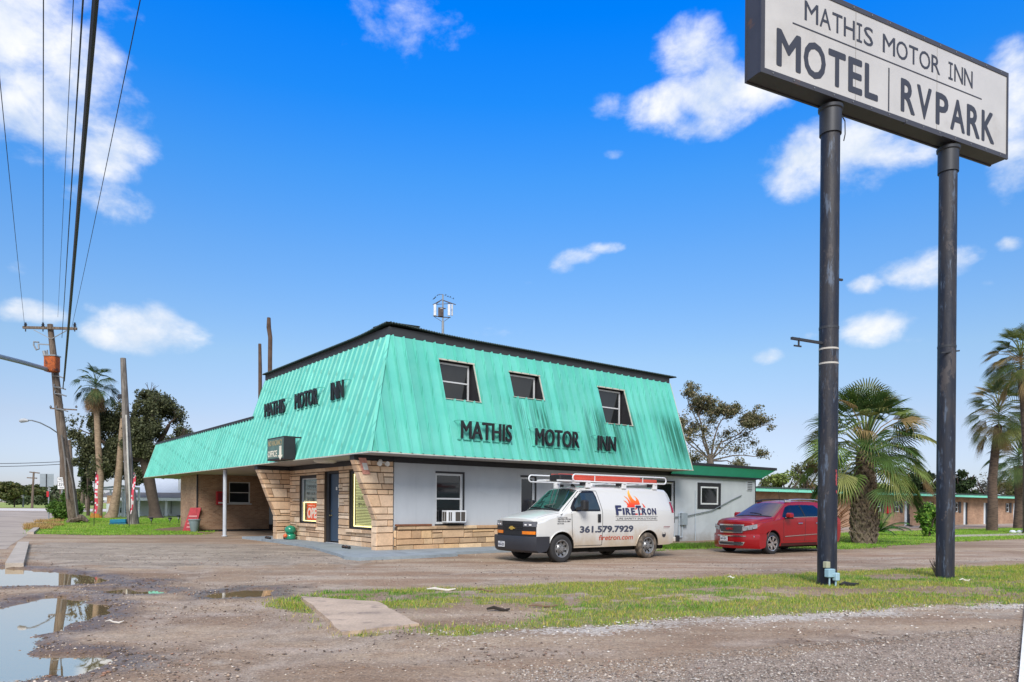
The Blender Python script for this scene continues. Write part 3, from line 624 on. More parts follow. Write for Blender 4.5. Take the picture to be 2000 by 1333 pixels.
# left edge follows the hip: u = (z-ZE)/K
def hipu(z): return (z-ZE)/K
for i in range(len(us)-1):
    for j in range(len(zs)-1):
        u0, u1, z0, z1 = us[i], us[i+1], zs[j], zs[j+1]; um, zm = (u0+u1)/2, (z0+z1)/2
        if any(a < um < b and c_ < zm < d_ for a, b, c_, d_, _ in WINS): continue
        a0, a1 = (hipu(z0), hipu(z1)) if i == 0 else (u0, u0)
        mb.add([slopeR(a0, z0), slopeR(u1, z0), slopeR(u1, z1), slopeR(a1, z1)], [(0, 1, 2, 3)])
def rib(mb, P, Q, nrm, tang, h=.085, w1=.085, w2=.03):
    P, Q, nrm, tang = map(Vector, (P, Q, nrm, tang)); vs = []
    for p_ in (P, Q): vs += [p_-tang*w1/2, p_-tang*w2/2+nrm*h, p_+tang*w2/2+nrm*h, p_+tang*w1/2]
    mb.add(vs, [(0, 1, 5, 4), (1, 2, 6, 5), (2, 3, 7, 6), (0, 3, 2, 1), (4, 5, 6, 7)])
nR = Vector((0, -K, 1)).normalized(); nL = Vector((-K, 0, 1)).normalized()
RB = .405
u = .2
while u < UR:
    zt = min(ZT, ZE+u*K); segs = [(ZE, zt)]
    for a, b, c_, d_, _ in WINS:
        if a-.03 < u < b+.03: segs = [(ZE, c_), (d_, zt)]
    for z0, z1 in segs:
        if z1-z0 > .05: rib(mb, slopeR(u, z0), slopeR(u, z1), nR, (1, 0, 0))
    u += RB
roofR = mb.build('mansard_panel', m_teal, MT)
mb = MB()
mb.add([slopeL(0, ZE), slopeL(VL, ZE), slopeL(VL, ZW), slopeL(VH, ZW), slopeL(VH, ZT), slopeL(hipu(ZT), ZT)], [(0, 1, 2, 3, 4, 5)])
v = .2
while v < VL:
    zt = min(ZE+v*K, ZT if v < VH else ZW); rib(mb, slopeL(v, ZE), slopeL(v, zt), nL, (0, 1, 0), .045); v += RB
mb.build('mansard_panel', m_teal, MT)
# hip flashing, eave drip edges, window lips
m_drip = mat('bare_metal_edge', '#c9c7b8', .5, metal=.2, var=.15, vscale=5)
mb = MB(); mb.bar(Vector((-.02, -.02, ZE)), Vector((hipu(ZT)-.02, hipu(ZT)-.02, ZT)), .10, .03, up=(-1, -1, .5)); mb.build('hip_flashing', m_teal, MT)
mb = MB(); mb.bar((-.03, -.03, ZE-.012), (UR+.02, -.03, ZE-.012), .03, .03); mb.bar((-.03, 0, ZE-.012), (-.03, VL, ZE-.012), .03, .03)
mb.bar(slopeL(VL+.01, ZE), slopeL(VL+.01, ZW), .03, .03); mb.bar(slopeR(UR+.01, ZE), slopeR(UR+.01, ZT), .03, .03); mb.build('drip_edge', m_drip, MT)
# parapet band with corrugated cap
kt = hipu(ZT); mb = MB()
mb.box(kt+.03, UR, kt+.03, VH-.02, ZT-.12, ZT+.30)
mb.build('parapet_band', m_band, MT)
mb = MB(); n = 420; P = []
def corr(path, out_, inn, z0, nseg):
    vs = []; 
    for i in range(nseg+1):
        t = i/nseg; q = path(t); z = z0(t)+.018*math.sin(i*math.pi*.5)
        vs += [(q[0]+out_[0], q[1]+out_[1], z), (q[0]+inn[0], q[1]+inn[1], z+.05)]
    mb.add(vs, [(2*i, 2*i+2, 2*i+3, 2*i+1) for i in range(nseg)])
    vs2 = [(x, y, z-.03) for x, y, z in vs]; mb.add(vs2, [(2*i, 2*i+1, 2*i+3, 2*i+2) for i in range(nseg)])
    mb.add([q for k in range(nseg+1) for q in (vs[2*k], vs2[2*k])], [(2*i, 2*i+1, 2*i+3, 2*i+2) for i in range(nseg)])
bump_ = lambda t: ZT+.33+.10*math.exp(-((t)*9)**2)
corr(lambda t: (kt+(UR+.35-kt)*t, kt), (0, -.10), (0, 1.2), bump_, 560)
corr(lambda t: (kt, kt+(VH-kt)*t), (-.10, 0), (1.2, 0), lambda t: ZT+.33+.10*math.exp(-(t*9)**2), 420)
mb.build('corrugated_roof', mat('weathered_green_tin', '#3d4a47', .6, metal=.2, var=.2, vscale=3), MT)
mb = MB(); mb.box(kt+1.1, UR-.01, kt+1.1, VH-.05, ZT+.31, ZT+.36); mb.add([(hipu(ZW)+.1, VH, ZW-.05), (UR-3, VH, ZW-.05), (UR-3, VL, ZW-.05), (hipu(ZW)+.1, VL, ZW-.05)], [(0, 1, 2, 3)])
mb.add([(kt, VH, ZW-.1), (UR, VH, ZW-.1), (UR, VH, ZT), (kt, VH, ZT)], [(0, 1, 2, 3)])
mb.add([slopeR(UR, ZE), (UR, 12, ZE), (UR, 12, ZT), slopeR(UR, ZT)], [(0, 1, 2, 3)]); mb.add([slopeL(VL, ZE), (12, VL, ZE), (12, VL, ZW), slopeL(VL, ZW)], [(0, 1, 2, 3)])
mb.build('flat_roof', m_band, MT)
kw = hipu(ZW); mb = MB(); mb.box(kw-.05, kw+.14, VH-.3, VL+.05, ZW-.05, ZW+.09); mb.build('coping', m_black, MT)
# soffit
mb = MB(); mb.add([(.0, .0, ZE-.03), (UR, 0, ZE-.03), (UR, 10.5, ZE-.03), (12, 10.5, ZE-.03), (12, VL, ZE-.03), (0, VL, ZE-.03)], [(0, 1, 2, 3, 4, 5)]); mb.build('soffit', m_soffit, MT)
mb = MB(); mb.lathe([(.42, 0), (.40, -.05), (.30, -.09), (0, -.11)], 24, (.75, 5.0, ZE-.03)); mb.build('soffit_lamp', mat('lamp_glass', '#cfcac2', .3), MT, smooth=True)
mb = MB(); mb.lathe([(.10, 0), (.10, -.03), (.05, -.10), (0, -.12)], 12, (2.2, 13.6, ZE-.03)); mb.build('soffit_lamp', mat('small_lamp', '#e0e0dc', .3), MT, smooth=True)
# upper windows, vertical in their slanted openings
def sash(mb_f, mb_p, x0, x1, z0, z1, y, nx=1, nz=2, fw=.06, dy=-.03):
    mb_f.box(x0, x1, y+dy, y, z0, z0+fw); mb_f.box(x0, x1, y+dy, y, z1-fw, z1); mb_f.box(x0, x0+fw, y+dy, y, z0+fw, z1-fw); mb_f.box(x1-fw, x1, y+dy, y, z0+fw, z1-fw)
    for k in range(1, nz): zz = z0+(z1-z0)*k/nz; mb_f.box(x0+fw, x1-fw, y+dy, y, zz-fw*.4, zz+fw*.4)
    mb_p.add([(x0+fw, y, z0+fw), (x1-fw, y, z0+fw), (x1-fw, y, z1-fw), (x0+fw, y, z1-fw)], [(0, 1, 2, 3)])
for a, b, c_, d_, k in WINS:
    yv = (d_-ZE)/K+.16; mb = MB()
    A = [slopeR(a, c_), slopeR(b, c_), slopeR(b, d_), slopeR(a, d_)]; Bk = [(a, yv, c_), (b, yv, c_), (b, yv, d_), (a, yv, d_)]
    mb.add(A+Bk, [(0, 1, 5, 4), (1, 2, 6, 5), (2, 3, 7, 6), (3, 0, 4, 7), (4, 5, 6, 7)])
    wf = mb.build('dormer_window', m_black, MT, fix=False)
    f_, p_ = MB(), MB(); sash(f_, p_, a+.05, b-.12 if False else b-.08, c_+.05, d_-.06, yv-.02, 1, k, .06)
    f_.build('window_frame', m_light, wf); p_.build('pane', m_pane, wf, fix=False)
    mb = MB(); mb.bar(Vector(slopeR(a-.05, c_))+nR*.03, Vector(slopeR(b+.05, c_))+nR*.03, .03, .02); mb.bar(Vector(slopeR(a-.05, d_))+nR*.04, Vector(slopeR(b+.05, d_))+nR*.04, .03, .05); mb.bar(Vector(slopeR(b+.02, c_))+nR*.02, Vector(slopeR(b+.02, d_))+nR*.02, .04, .03)
    mb.build('window_lip', m_drip, wf)
# ---- right side wall
def panelwall(mb, P, u0, u1, z0, z1, opens, th):
    """wall in frame P(u,z,depth) with rectangular openings; th = thickness"""
    us = sorted({u0, u1} | {a for o in opens for a in o[:2]}); zs = sorted({z0, z1} | {a for o in opens for a in o[2:]})
    for i in range(len(us)-1):
        for j in range(len(zs)-1):
            um, zm = (us[i]+us[i+1])/2, (zs[j]+zs[j+1])/2
            if any(o[0] < um < o[1] and o[2] < zm < o[3] for o in opens): continue
            mb.add([P(us[i], zs[j], 0), P(us[i+1], zs[j], 0), P(us[i+1], zs[j+1], 0), P(us[i], zs[j+1], 0)], [(0, 1, 2, 3)])
    for o in opens:
        a, b, c_, d_ = o; q = [P(a, c_, 0), P(b, c_, 0), P(b, d_, 0), P(a, d_, 0)]+[P(a, c_, th), P(b, c_, th), P(b, d_, th), P(a, d_, th)]
        mb.add(q, [(0, 1, 5, 4), (1, 2, 6, 5), (2, 3, 7, 6), (3, 0, 4, 7)])
    q = [P(u0, z0, 0), P(u1, z0, 0), P(u1, z1, 0), P(u0, z1, 0), P(u0, z0, th+.02), P(u1, z0, th+.02), P(u1, z1, th+.02), P(u0, z1, th+.02)]
    mb.add(q, [(1, 2, 6, 5), (0, 4, 7, 3), (4, 5, 6, 7)])
VW = 1.24; U_END = 22.25
WR = [(3.11, 4.23, .93, 2.68), (6.87, 7.56, .93, 2.66), (14.40, 15.80, .93, 2.68)]
W4 = (17.75, 19.1, 1.70, 2.55)
mb = MB(); panelwall(mb, lambda u, z, d: (u, VW+d, z), 1.50, U_END, 0, ZE-.04, WR+[W4], .12)
mb.box(9.02, 9.05, VW-.006, VW, .1, 3.0); mb.build('stucco_wall', m_wall, MT, fix=False)
mb = MB(); mb.box(U_END-.05, U_END+.01, VW-.01, 9, 0, 3.04); mb.box(1.5, U_END-.1, 9, 9.1, 0, 3.1); mb.build('end_wall', m_wall, MT)
mb = MB(); mb.box(U_END-.04, U_END+.02, VW-.02, VW+.06, 0, 3.04); mb.build('corner_trim', m_black, MT)
mb = MB(); mb.box(1.45, U_END+.1, VW-.05, VW+.03, ZE-.22, ZE-.04); mb.box(.05, 1.55, VW-.03, VW+.30, ZE-.20, ZE-.045)
mb.box(1.38, 1.50, VW+.32, 10.1, ZE-.22, ZE-.046); mb.box(.02, 1.52, 10.12, 10.46, ZE-.20, ZE-.047); mb.build('fascia_beam', m_black, MT)
def sidewin(o, nz, nm='window', black=.07, split=None):
    a, b, c_, d_ = o; mb = MB(); y = VW+.10
    mb.box(a-.01, b+black, VW-.025, VW-.004, d_, d_+black); mb.box(b, b+black, VW-.025, VW-.004, c_-black, d_); mb.box(a-.02, b, VW-.025, VW-.004, c_-black, c_)
    if nm == 'w4': mb.box(a-.22, a, VW-.025, VW-.004, c_-.2, d_+.18); mb.box(b, b+.22, VW-.026, VW-.005, c_-.2, d_+.18); mb.box(a, b, VW-.027, VW-.006, d_, d_+.18); mb.box(a, b, VW-.028, VW-.007, c_-.2, c_)
    wf = mb.build('window', m_black, MT); f_, p_ = MB(), MB(); sash(f_, p_, a, b, c_, d_, VW+(.07 if nm != 'w4' else .0), 1, nz, .07)
    f_.build('window_frame', m_light, wf); p_.build('pane', m_pane, wf, fix=False)
for o, nz in zip(WR, (2, 1, 2)): sidewin(o, nz)
sidewin(W4, 1, 'w4')
mb = MB(); mb.box(21.5, 21.95, VW-.03, VW, 2.42, 2.9)
for k in range(5): mb.box(21.53, 21.92, VW-.045, VW-.031, 2.46+k*.09, 2.49+k*.09, mi=1)
mb.build('wall_vent', [m_wall, m_black], MT)
# annex roof with green fascia leaning outwards
mb = MB(); ua = UR-.15; ub = U_END
prof = [(-.15, 3.06), (-.55, 3.47)]
q = [(ua, VW+prof[0][0], 3.06), (ub+.35, VW+prof[0][0], 3.06), (ub+.95, VW+prof[1][0], 3.47), (ua, VW+prof[1][0], 3.47)]
mb.add(q, [(0, 1, 2, 3)]); mb.add([(ub+.35, VW-.15, 3.06), (ub+.35, 9, 3.06), (ub+.95, 9, 3.47), (ub+.95, VW-.55, 3.47)], [(0, 1, 2, 3)]); mb.build('annex_fascia', m_tealtrim, MT)
mb = MB(); mb.box(ua, ub+1.0, VW-.6, 9, 3.47, 3.60); mb.add([(ua, VW-.15, 3.055), (ub+.35, VW-.15, 3.055), (ub+.35, 9, 3.055), (ua, 9, 3.055)], [(0, 1, 2, 3)]); mb.box(ua, ub+.36, VW-.17, VW-.14, 2.99, 3.065); mb.build('annex_roof', m_black, MT)
# ---- random ashlar stonework
TANS = ['#dcc6ac', '#d4bc9f', '#e3d0b8', '#ceb497', '#dac7af', '#e6d6c0', '#d2bba2', '#c2a98f']
def ashlar(mb, P, rows_z, left, right, opens=(), wmin=.25, wmax=1.0, tans=TANS, g=.009, dep=.03):
    for z0, z1 in zip(rows_z[:-1], rows_z[1:]):
        segs = [(None, None)]
        L0, L1, R0, R1 = left(z0), left(z1), right(z0), right(z1)
        iv = [((L0, L1), (R0, R1))]
        for (a, b, c_, d_) in opens:
            zm = (z0+z1)/2
            if c_ < zm < d_:
                niv = []
                for (l, r) in iv:
                    if b <= min(l) or a >= max(r): niv.append((l, r)); continue
                    if a > max(l): niv.append((l, (a, a)))
                    if b < min(r): niv.append(((b, b), r))
                iv = niv
        for l, r in iv:
            wid = (r[0]-l[0]+r[1]-l[1])/2
            if wid < .04: continue
            cuts = [0]; x = 0
            while True:
                x += random.uniform(wmin, wmax)
                if x > wid-wmin*.6: break
                cuts.append(x/wid)
            cuts.append(1)
            for t0, t1 in zip(cuts[:-1], cuts[1:]):
                sub = [(z0, z1)]
                if (z1-z0) > .2 and random.random() < .35: m_ = random.choice([.35, .62])*(z1-z0)+z0; sub = [(z0, m_), (m_, z1)]
                for a0, a1 in sub:
                    f0, f1 = (a0-z0)/(z1-z0), (a1-z0)/(z1-z0)
                    xl = lambda t, f: (l[0]*(1-f)+l[1]*f)*(1-t)+(r[0]*(1-f)+r[1]*f)*t
                    j = random.uniform(-.02, .02) if 0 < t0 else 0
                    p0 = [(xl(t0, f0)+g, a0+g), (xl(t1, f0)-g, a0+g+random.uniform(0, .008)), (xl(t1, f1)-g, a1-g), (xl(t0, f1)+g, a1-g-random.uniform(0, .008))]
                    if p0[1][0]-p0[0][0] < .02: continue
                    d_ = dep*random.uniform(.7, 1.5); cx = sum(q[0] for q in p0)/4; cz = sum(q[1] for q in p0)/4; ins = .012
                    fr = [(q[0]+(ins if q[0] < cx else -ins), q[1]+(ins if q[1] < cz else -ins)) for q in p0]
                    c_ = lin(random.choice(tans)); s_ = random.uniform(.85, 1.12); col = tuple(min(1, k*s_) for k in c_[:3])
                    mb.add([P(q[0], q[1], 0) for q in p0]+[P(q[0], q[1], -d_+random.uniform(-.006, .006)) for q in fr], [(4, 5, 6, 7), (0, 1, 5, 4), (1, 2, 6, 5), (2, 3, 7, 6), (3, 0, 4, 7)], col)
def rowsz(z0, z1, fixed=(), lo=.13, hi=.36):
    fx = sorted({z0, z1} | set(fixed)); o = [z0]
    for a, b in zip(fx[:-1], fx[1:]):
        n = max(1, round((b-a)/((lo+hi)/2))); ws = [random.uniform(lo, hi) for _ in range(n)]; s = sum(ws); z = a
        for w_ in ws: z += w_/s*(b-a); o.append(z)
    return o
UF = 1.45
OP_A = (7.35, 9.12, .80, 2.74); OP_D = (5.31, 6.65, .06, 2.84); OP_B = (2.35, 4.47, .70, 2.80)
Pf = lambda v, z, d: (UF+d, v, z)
mb = MB(); panelwall(mb, Pf, VW+.3, 10.15, .05, ZE-.05, [OP_A, OP_D, OP_B], .22); fw = mb.build('stone_wall', m_mort, MT, fix=False)
mb = MB(); ashlar(mb, Pf, rowsz(.08, ZE-.2, (.70, .80, 2.74, 2.84)), lambda z: VW+.32, lambda z: 10.14, [OP_A, OP_D, OP_B]); mb.build('stone_cladding', m_stone, fw, fix=False)
def ledge(v0, v1, z):
    mb = MB(); x = v0
    while x < v1-.05:
        w_ = min(random.uniform(.5, .9), v1-x); c_ = lin(random.choice(TANS)); mb.box(UF-.12, UF+.1, x+.01, x+w_-.01, z-.13, z-.01, col=c_[:3], bev=.015); x += w_
    mb.build('stone_sill', m_stone, MT)
ledge(7.3, 9.25, .80); ledge(2.35, 4.55, .70)
def fin(v):
    bend, ub_, ut = 1.08, .86, .08; zt = ZE-.19
    le = lambda z: ub_ if z <= bend else ub_+(ut-ub_)*(z-bend)/(zt-bend)
    mb = MB(); poly = [(ub_+.02, .05), (UF, .05), (UF, zt), (ut+.02, zt), (ub_+.02, bend)]
    mb.prism(poly, (0, v, 0), (1, 0, 0), (0, 0, 1), (0, .28, 0)); f = mb.build('flared_pillar', m_mort, MT)
    rz = rowsz(.07, zt, (bend,), .12, .34); mb = MB()
    ashlar(mb, lambda a, z, d: (a, v+d, z), rz, lambda z: le(z), lambda z: UF+.02, wmin=.2, wmax=.8)
    # sloped front edge stones
    for z0, z1 in zip(rz[:-1], rz[1:]):
        c_ = lin(random.choice(TANS)); s_ = random.uniform(.85, 1.1); col = tuple(k*s_ for k in c_[:3]); o_ = .03+random.uniform(0, .012)
        mb.add([(le(z0+.012)-o_, v-.02, z0+.012), (le(z0+.012)-o_, v+.27, z0+.012), (le(z1-.012)-o_, v+.27, z1-.012), (le(z1-.012)-o_, v-.02, z1-.012),
                (le(z0)+.02, v-.02, z0+.012), (le(z0)+.02, v+.27, z0+.012), (le(z1)+.02, v+.27, z1-.012), (le(z1)+.02, v-.02, z1-.012)], [(0, 3, 2, 1), (0, 1, 5, 4), (1, 2, 6, 5), (2, 3, 7, 6), (3, 0, 4, 7)], col)
    mb.build('stone_cladding', m_stone, f, fix=False)
fin(VW); fin(10.18)
# low stone band along the right wall
mb = MB(); mb.box(1.52, 8.6, VW-.12, VW-.004, .05, .84); lw_ = mb.build('stone_band', m_mort, MT)
TAN2 = ['#d0b48c', '#d4bc98', '#c2a482', '#ccb292', '#dac4a2', '#b09a7e', '#c6ad8c']
mb = MB(); ashlar(mb, lambda a, z, d: (a, VW-.12+d, z), rowsz(.07, .74), lambda z: 1.53, lambda z: 8.59, wmin=.3, wmax=1.1, tans=TAN2)
x = 1.55
while x < 8.5:
    w_ = random.uniform(.6, 1.2); w_ = min(w_, 8.6-x); c_ = lin(random.choice(TAN2)); mb.box(x+.008, x+w_-.008, VW-.2, VW-.003, .755, .87, col=tuple(k*.85 for k in c_[:3]), bev=.02); x += w_
ashlar(mb, lambda a, z, d: (1.52+d, VW-.12+a*.11, z), rowsz(.07, .74), lambda z: 0, lambda z: 1, wmin=.8, wmax=1.2, tans=TAN2)
mb.build('stone_cladding', m_stone, lw_, fix=False)
mb = MB(); mb.box(1.5, 2.85, VW-.22, VW-.06, .875, .94, bev=.01); mb.build('wood_cap', mat('brown_board', '#7b4f36', .7, var=.2, vscale=6), MT)
# painted concrete slab under the office front
m_slab = mat('blue_grey_painted_slab', '#8e999f', .75, var=.14, vscale=1.2, col2='#7c858c', c2lo=.5, c2hi=.7, c2scale=1.5, bump=.1, bscale=30, fine=.06)
sl_ = [(.35, 13.0), (.33, 8.4), (.05, 4.5), (-.85, .3), (-1.12, -.6), (-1.0, -1.35), (1.0, -1.55), (2.3, -1.35), (2.6, -.75), (9, -.55), (9, 1.3), (1.6, 1.3), (1.6, 10.5), (4, 10.5), (4, 13.0)]
mb = MB(); mb.prism(sl_, (0, 0, 0), (1, 0, 0), (0, 1, 0), (0, 0, .10)); mb.build('slab', m_slab, MT)
# office door
m_door = mat('navy_door', '#33475c', .5, var=.1, vscale=1.5)
mb = MB(); a, b, c_, d_ = OP_D; x = UF+.2
mb.box(x-.12, x+.03, a, a+.16, c_+.04, d_); mb.box(x-.12, x+.03, b-.22, b, c_+.04, d_); mb.box(x-.12, x+.03, a+.16, b-.22, d_-.08, d_)
dr = mb.build('door', m_black, MT)
mb = MB(); mb.box(x-.04, x, a+.17, b-.23, c_+.10, d_-.09, bev=.01); mb.build('door_leaf', m_door, dr)
mb = MB(); mb.box(x-.14, x-.02, a+.02, b-.02, c_, c_+.05); mb.build('threshold', m_light, dr)
mb = MB(); mb.lathe([(.03, 0), (.03, -.03), (.015, -.04), (.035, -.07), (.03, -.10), (0, -.105)], 12, (x-.04, b-.34, 1.15), 'x'); m_br = mat('brass', '#c9b88a', .25, metal=1); mb.build('handle', m_br, dr, smooth=True); mb = MB(); mb.lathe([(.025, 0), (.025, -.025), (0, -.03)], 10, (x-.04, b-.34, 1.32), 'x'); mb.build('lock', m_br, dr, smooth=True)
m_paper = mat('paper_notice', '#d5d6d2', .6, var=.05)
mb = MB(); mb.box(x-.047, x-.041, a+.22, a+.42, 1.45, 1.95); mb.box(x-.047, x-.041, a+.30, a+.42, 2.2, 2.32); mb.box(x-.047, x-.041, a+.52, a+.64, 2.12, 2.24); mb.build('notice', m_paper, dr)
mb = MB(); mb.box(x-.048, x-.042, a+.20, a+.34, 2.38, 2.72); mb.build('notice', mat('brown_notice', '#7d5f50', .6), dr)
# office windows with lit borders
m_glow = mat('glowing_strip', '#fff2b0', .5, var=0, emit='#ffe9a0', estr=2.2); m_clear = clear_glass('clear_window_glass'); m_blind = mat('glowing_warm_blind', '#c9cf9e', .6, var=.12, vscale=2, emit='#d8d890', estr=.55)
def marks(mb, o, width, z0, z1):
    """worn, unreadable vinyl letters: short strokes"""
    u = 0
    while u < width:
        if random.random() < .85:
            h0 = z0+random.choice([0, 0, .5])*(z1-z0); mb.box(o[0]-.004, o[0], o[1]-u-.022, o[1]-u, h0, z1)
            if random.random() < .6: zz = random.choice([z0, (z0+z1)/2, z1-.02]); mb.box(o[0]-.004, o[0], o[1]-u-.06, o[1]-u-.022, zz, zz+.02)
        u += random.choice([.045, .06, .06, .11])
def offwin(o, kind):
    a, b, c_, d_ = o; x = UF+.10; mb = MB(); fw_ = .11
    mb.box(x-.06, x+.04, a, b, c_, c_+fw_*.7); mb.box(x-.06, x+.04, a, b, d_-fw_, d_); mb.box(x-.06, x+.04, b-fw_, b, c_+fw_*.7, d_-fw_); mb.box(x-.06, x+.04, a, a+fw_*.6, c_+fw_*.7, d_-fw_)
    wf = mb.build('window', m_black, MT); a2, b2, c2, d2 = a+fw_*.6, b-fw_, c_+fw_*.7, d_-fw_
    mb = MB(); mb.add([(x+.01, a2, c2), (x+.01, b2, c2), (x+.01, b2, d2), (x+.01, a2, d2)], [(0, 3, 2, 1)]); mb.build('pane', m_clear, wf, fix=False)
    mb = MB(); mb.box(x+.32, x+.36, a2-.3, b2+.3, c2-.3, d2+.2)
    mb.build('backing', mat('room_shade', '#8d9da0' if kind == 'a' else '#9fb3ac', .8, var=.15, vscale=1.5), wf)
    # slatted blind, its slats given a glow for the lamplit room behind
    mb = MB(); k = 0; zz = c2+.05; lo_ = c2+(d2-c2)*(.44 if kind == 'a' else .0)
    while zz < d2-.03:
        if zz > lo_: mb.box(x+.09, x+.13, a2+.04, b2-.04, zz, zz+.028)
        zz += .055
    mb.build('blind', m_blind if kind == 'b' else mat('glowing_grey_blind', '#9fb0b5', .6, emit='#9fb4ba', estr=.22), wf)
    mb = MB(); t = .035
    if kind == 'a':
        zm = c2+(d2-c2)*.45
        mb.box(x+.03, x+.05, a2, b2, c2, c2+t); mb.box(x+.03, x+.05, a2, b2, zm-t, zm); mb.box(x+.03, x+.05, b2-t, b2, c2+t, zm-t)
        mb.build('light_strip', m_glow, wf)
        mb = MB(); mb.box(x-.01, x+.03, a2, b2, zm, zm+.035); mb.box(x-.01, x+.03, b2-.04, b2, zm+.035, d2); mb.box(x-.01, x+.03, a2, b2-.04, d2-.04, d2); mb.build('sash', m_light, wf)
        pb, pt = c2+.06, zm-.06; pl, pr = b2-.28, a2+.02
        mb = MB(); mb.box(x+.055, x+.075, pr-.2, pl, pb, pt); po = mb.build('open_sign', mat('glowing_orange_poster', '#f0501c', .5, var=.05, emit='#f0501c', estr=.35), wf)  # poster and its print are given a faint glow to read in shade
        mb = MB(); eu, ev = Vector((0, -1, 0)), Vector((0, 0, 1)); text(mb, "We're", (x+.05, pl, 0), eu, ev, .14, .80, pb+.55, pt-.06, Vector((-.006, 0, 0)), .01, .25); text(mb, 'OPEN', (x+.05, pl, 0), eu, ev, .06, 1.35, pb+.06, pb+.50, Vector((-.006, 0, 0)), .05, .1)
        mb.build('lettering', mat('glowing_white_print', '#fff4e4', .5, var=0, emit='#fff0e0', estr=.35), po, fix=False)
        mb = MB()
        for r_ in range(3): marks(mb, (x-.0, b2-.42, 0), .85, d2-.42-r_*.26, d2-.29-r_*.26)
    else:
        mb.box(x+.03, x+.05, a2, b2, c2, c2+t); mb.box(x+.03, x+.05, a2, b2, d2-t, d2); mb.box(x+.03, x+.05, b2-t, b2, c2+t, d2-t); mb.build('light_strip', m_glow, wf)
        mb = MB(); mb.box(x+.15, x+.30, a2+.45, b2-.28, c2+.02, c2+.62, bev=.02); mb.build('window_unit', mat('dark_unit', '#4d5440', .6, var=.2), wf)
        mb = MB(); eu, ev = Vector((0, -1, 0)), Vector((0, 0, 1))
        for r_ in range(2): marks(mb, (x-.0, b2-.42, 0), 1.0, d2-.95-r_*.24, d2-.82-r_*.24)
    mb.build('window_lettering', m_black, wf, fix=False)
offwin(OP_A, 'a'); offwin(OP_B, 'b')
# ---- carport wing: brick walls, post
VB = 22.2
BW = (2.53, 3.72, 1.58, 2.80)
mb = MB(); panelwall(mb, lambda u, z, d: (u, VB+d, z), .87, 4.83, 0, ZE-.03, [BW], .12); mb.build('brick_wall', m_brick, MT, fix=False)
mb = MB(); mb.box(.87, .90, VB+.001, 25.9, 0, ZE-.03); mb.box(.9, 9, 25.85, 25.9, 0, ZE-.03); mb.build('brick_wall', m_brick, MT)
mb = MB(); mb.box(.80, .868, VB-.03, VB+.05, .05, ZE-.04); mb.build('corner_pipe', m_black, MT)
mb = MB(); mb.box(4.83, 9., VB+.02, VB+.3, 0.35, ZE-.03); mb.box(4.83, 9, VB+.05, VB+.3, 0, .35, mi=1); mb.build('stucco_wall', [m_wall, m_black], MT)
mb = MB(); mb.box(8.8, 9, 10.5, VB, 0, ZE-.03); mb.build('stucco_wall', m_soffit, MT)
a, b, c_, d_ = BW; f_, p_ = MB(), MB(); sash(f_, p_, a, b, c_, d_, VB+.05, 1, 2, .06); f_.box(a-.08, b+.08, VB-.05, VB-.002, c_-.07, c_-.01)
wf = f_.build('window', m_light, MT); p_.build('pane', m_pane, wf, fix=False)
mb = MB(); mb.lathe([(.085, 0.02), (.085, ZE-.04)], 16, (.27, 15.3, 0)); mb.lathe([(.13, .02), (.13, .05), (.085, .06)], 16, (.27, 15.3, 0)); mb.build('carport_post', mat('white_post', '#bcc3cb', .5, var=.1), MT, smooth=True)
# foot plinth dark strip along brick
mb = MB(); mb.box(.9, 4.83, VB-.03, VB-.002, 0, .10); mb.build('wall_base', m_black, MT)
# ---- roof lettering (free standing letters on rails)
m_letter = mat('black_letters', '#1d1f22', .5, var=.1)
def roofsign(label, words, o, eu, ev, back, zr, lenr):
    t = thing('roof_lettering', label, 'sign', W(*o), TH)
    for s_, a, b, z0, z1 in words:
        mb = MB(); text(mb, s_, (0, 0, 0), eu, ev, a, b, z0, z1, Vector(back)*.07, .013); mb.build('letters', m_letter, t, fix=False)
        e_ = Vector(eu); bk = Vector(back)
        for z in (z0-.03, z1+.0): 
            mb = MB(); A = e_*(a-.08)+Vector((0, 0, z))+bk*.09; Bq = e_*(b+.08)+Vector((0, 0, z))+bk*.09
            mb.bar(A, Bq, .03, .03)
            for q in (A, (A+Bq)/2, Bq): mb.bar(q, q+bk*(.10 if z == z0-.03 else .30), .025, .025)
            mb.build('rail', m_teal, t)
roofsign('black letters reading MATHIS MOTOR INN on the right roof slope under the windows', [('MATHIS', 0, 2.15, .06, .66), ('MOTOR', 3.25, 5.42, .02, .64), ('INN', 6.42, 7.42, .0, .58)], (3.37, .06, 3.76), (1, 0, 0), (0, 0, 1), (0, 1, 0), 0, 0)
roofsign('black letters reading MATHIS MOTOR INN on the left roof slope over the office sign', [('MATHIS', 0, 2.28, 0, .58), ('MOTOR', 3.38, 5.52, 0, .61), ('INN', 6.72, 7.70, 0, .61)], (.56, 10.92, 5.26), (0, -1, 0), (0, 0, 1), (1, 0, 0), 0, 0)
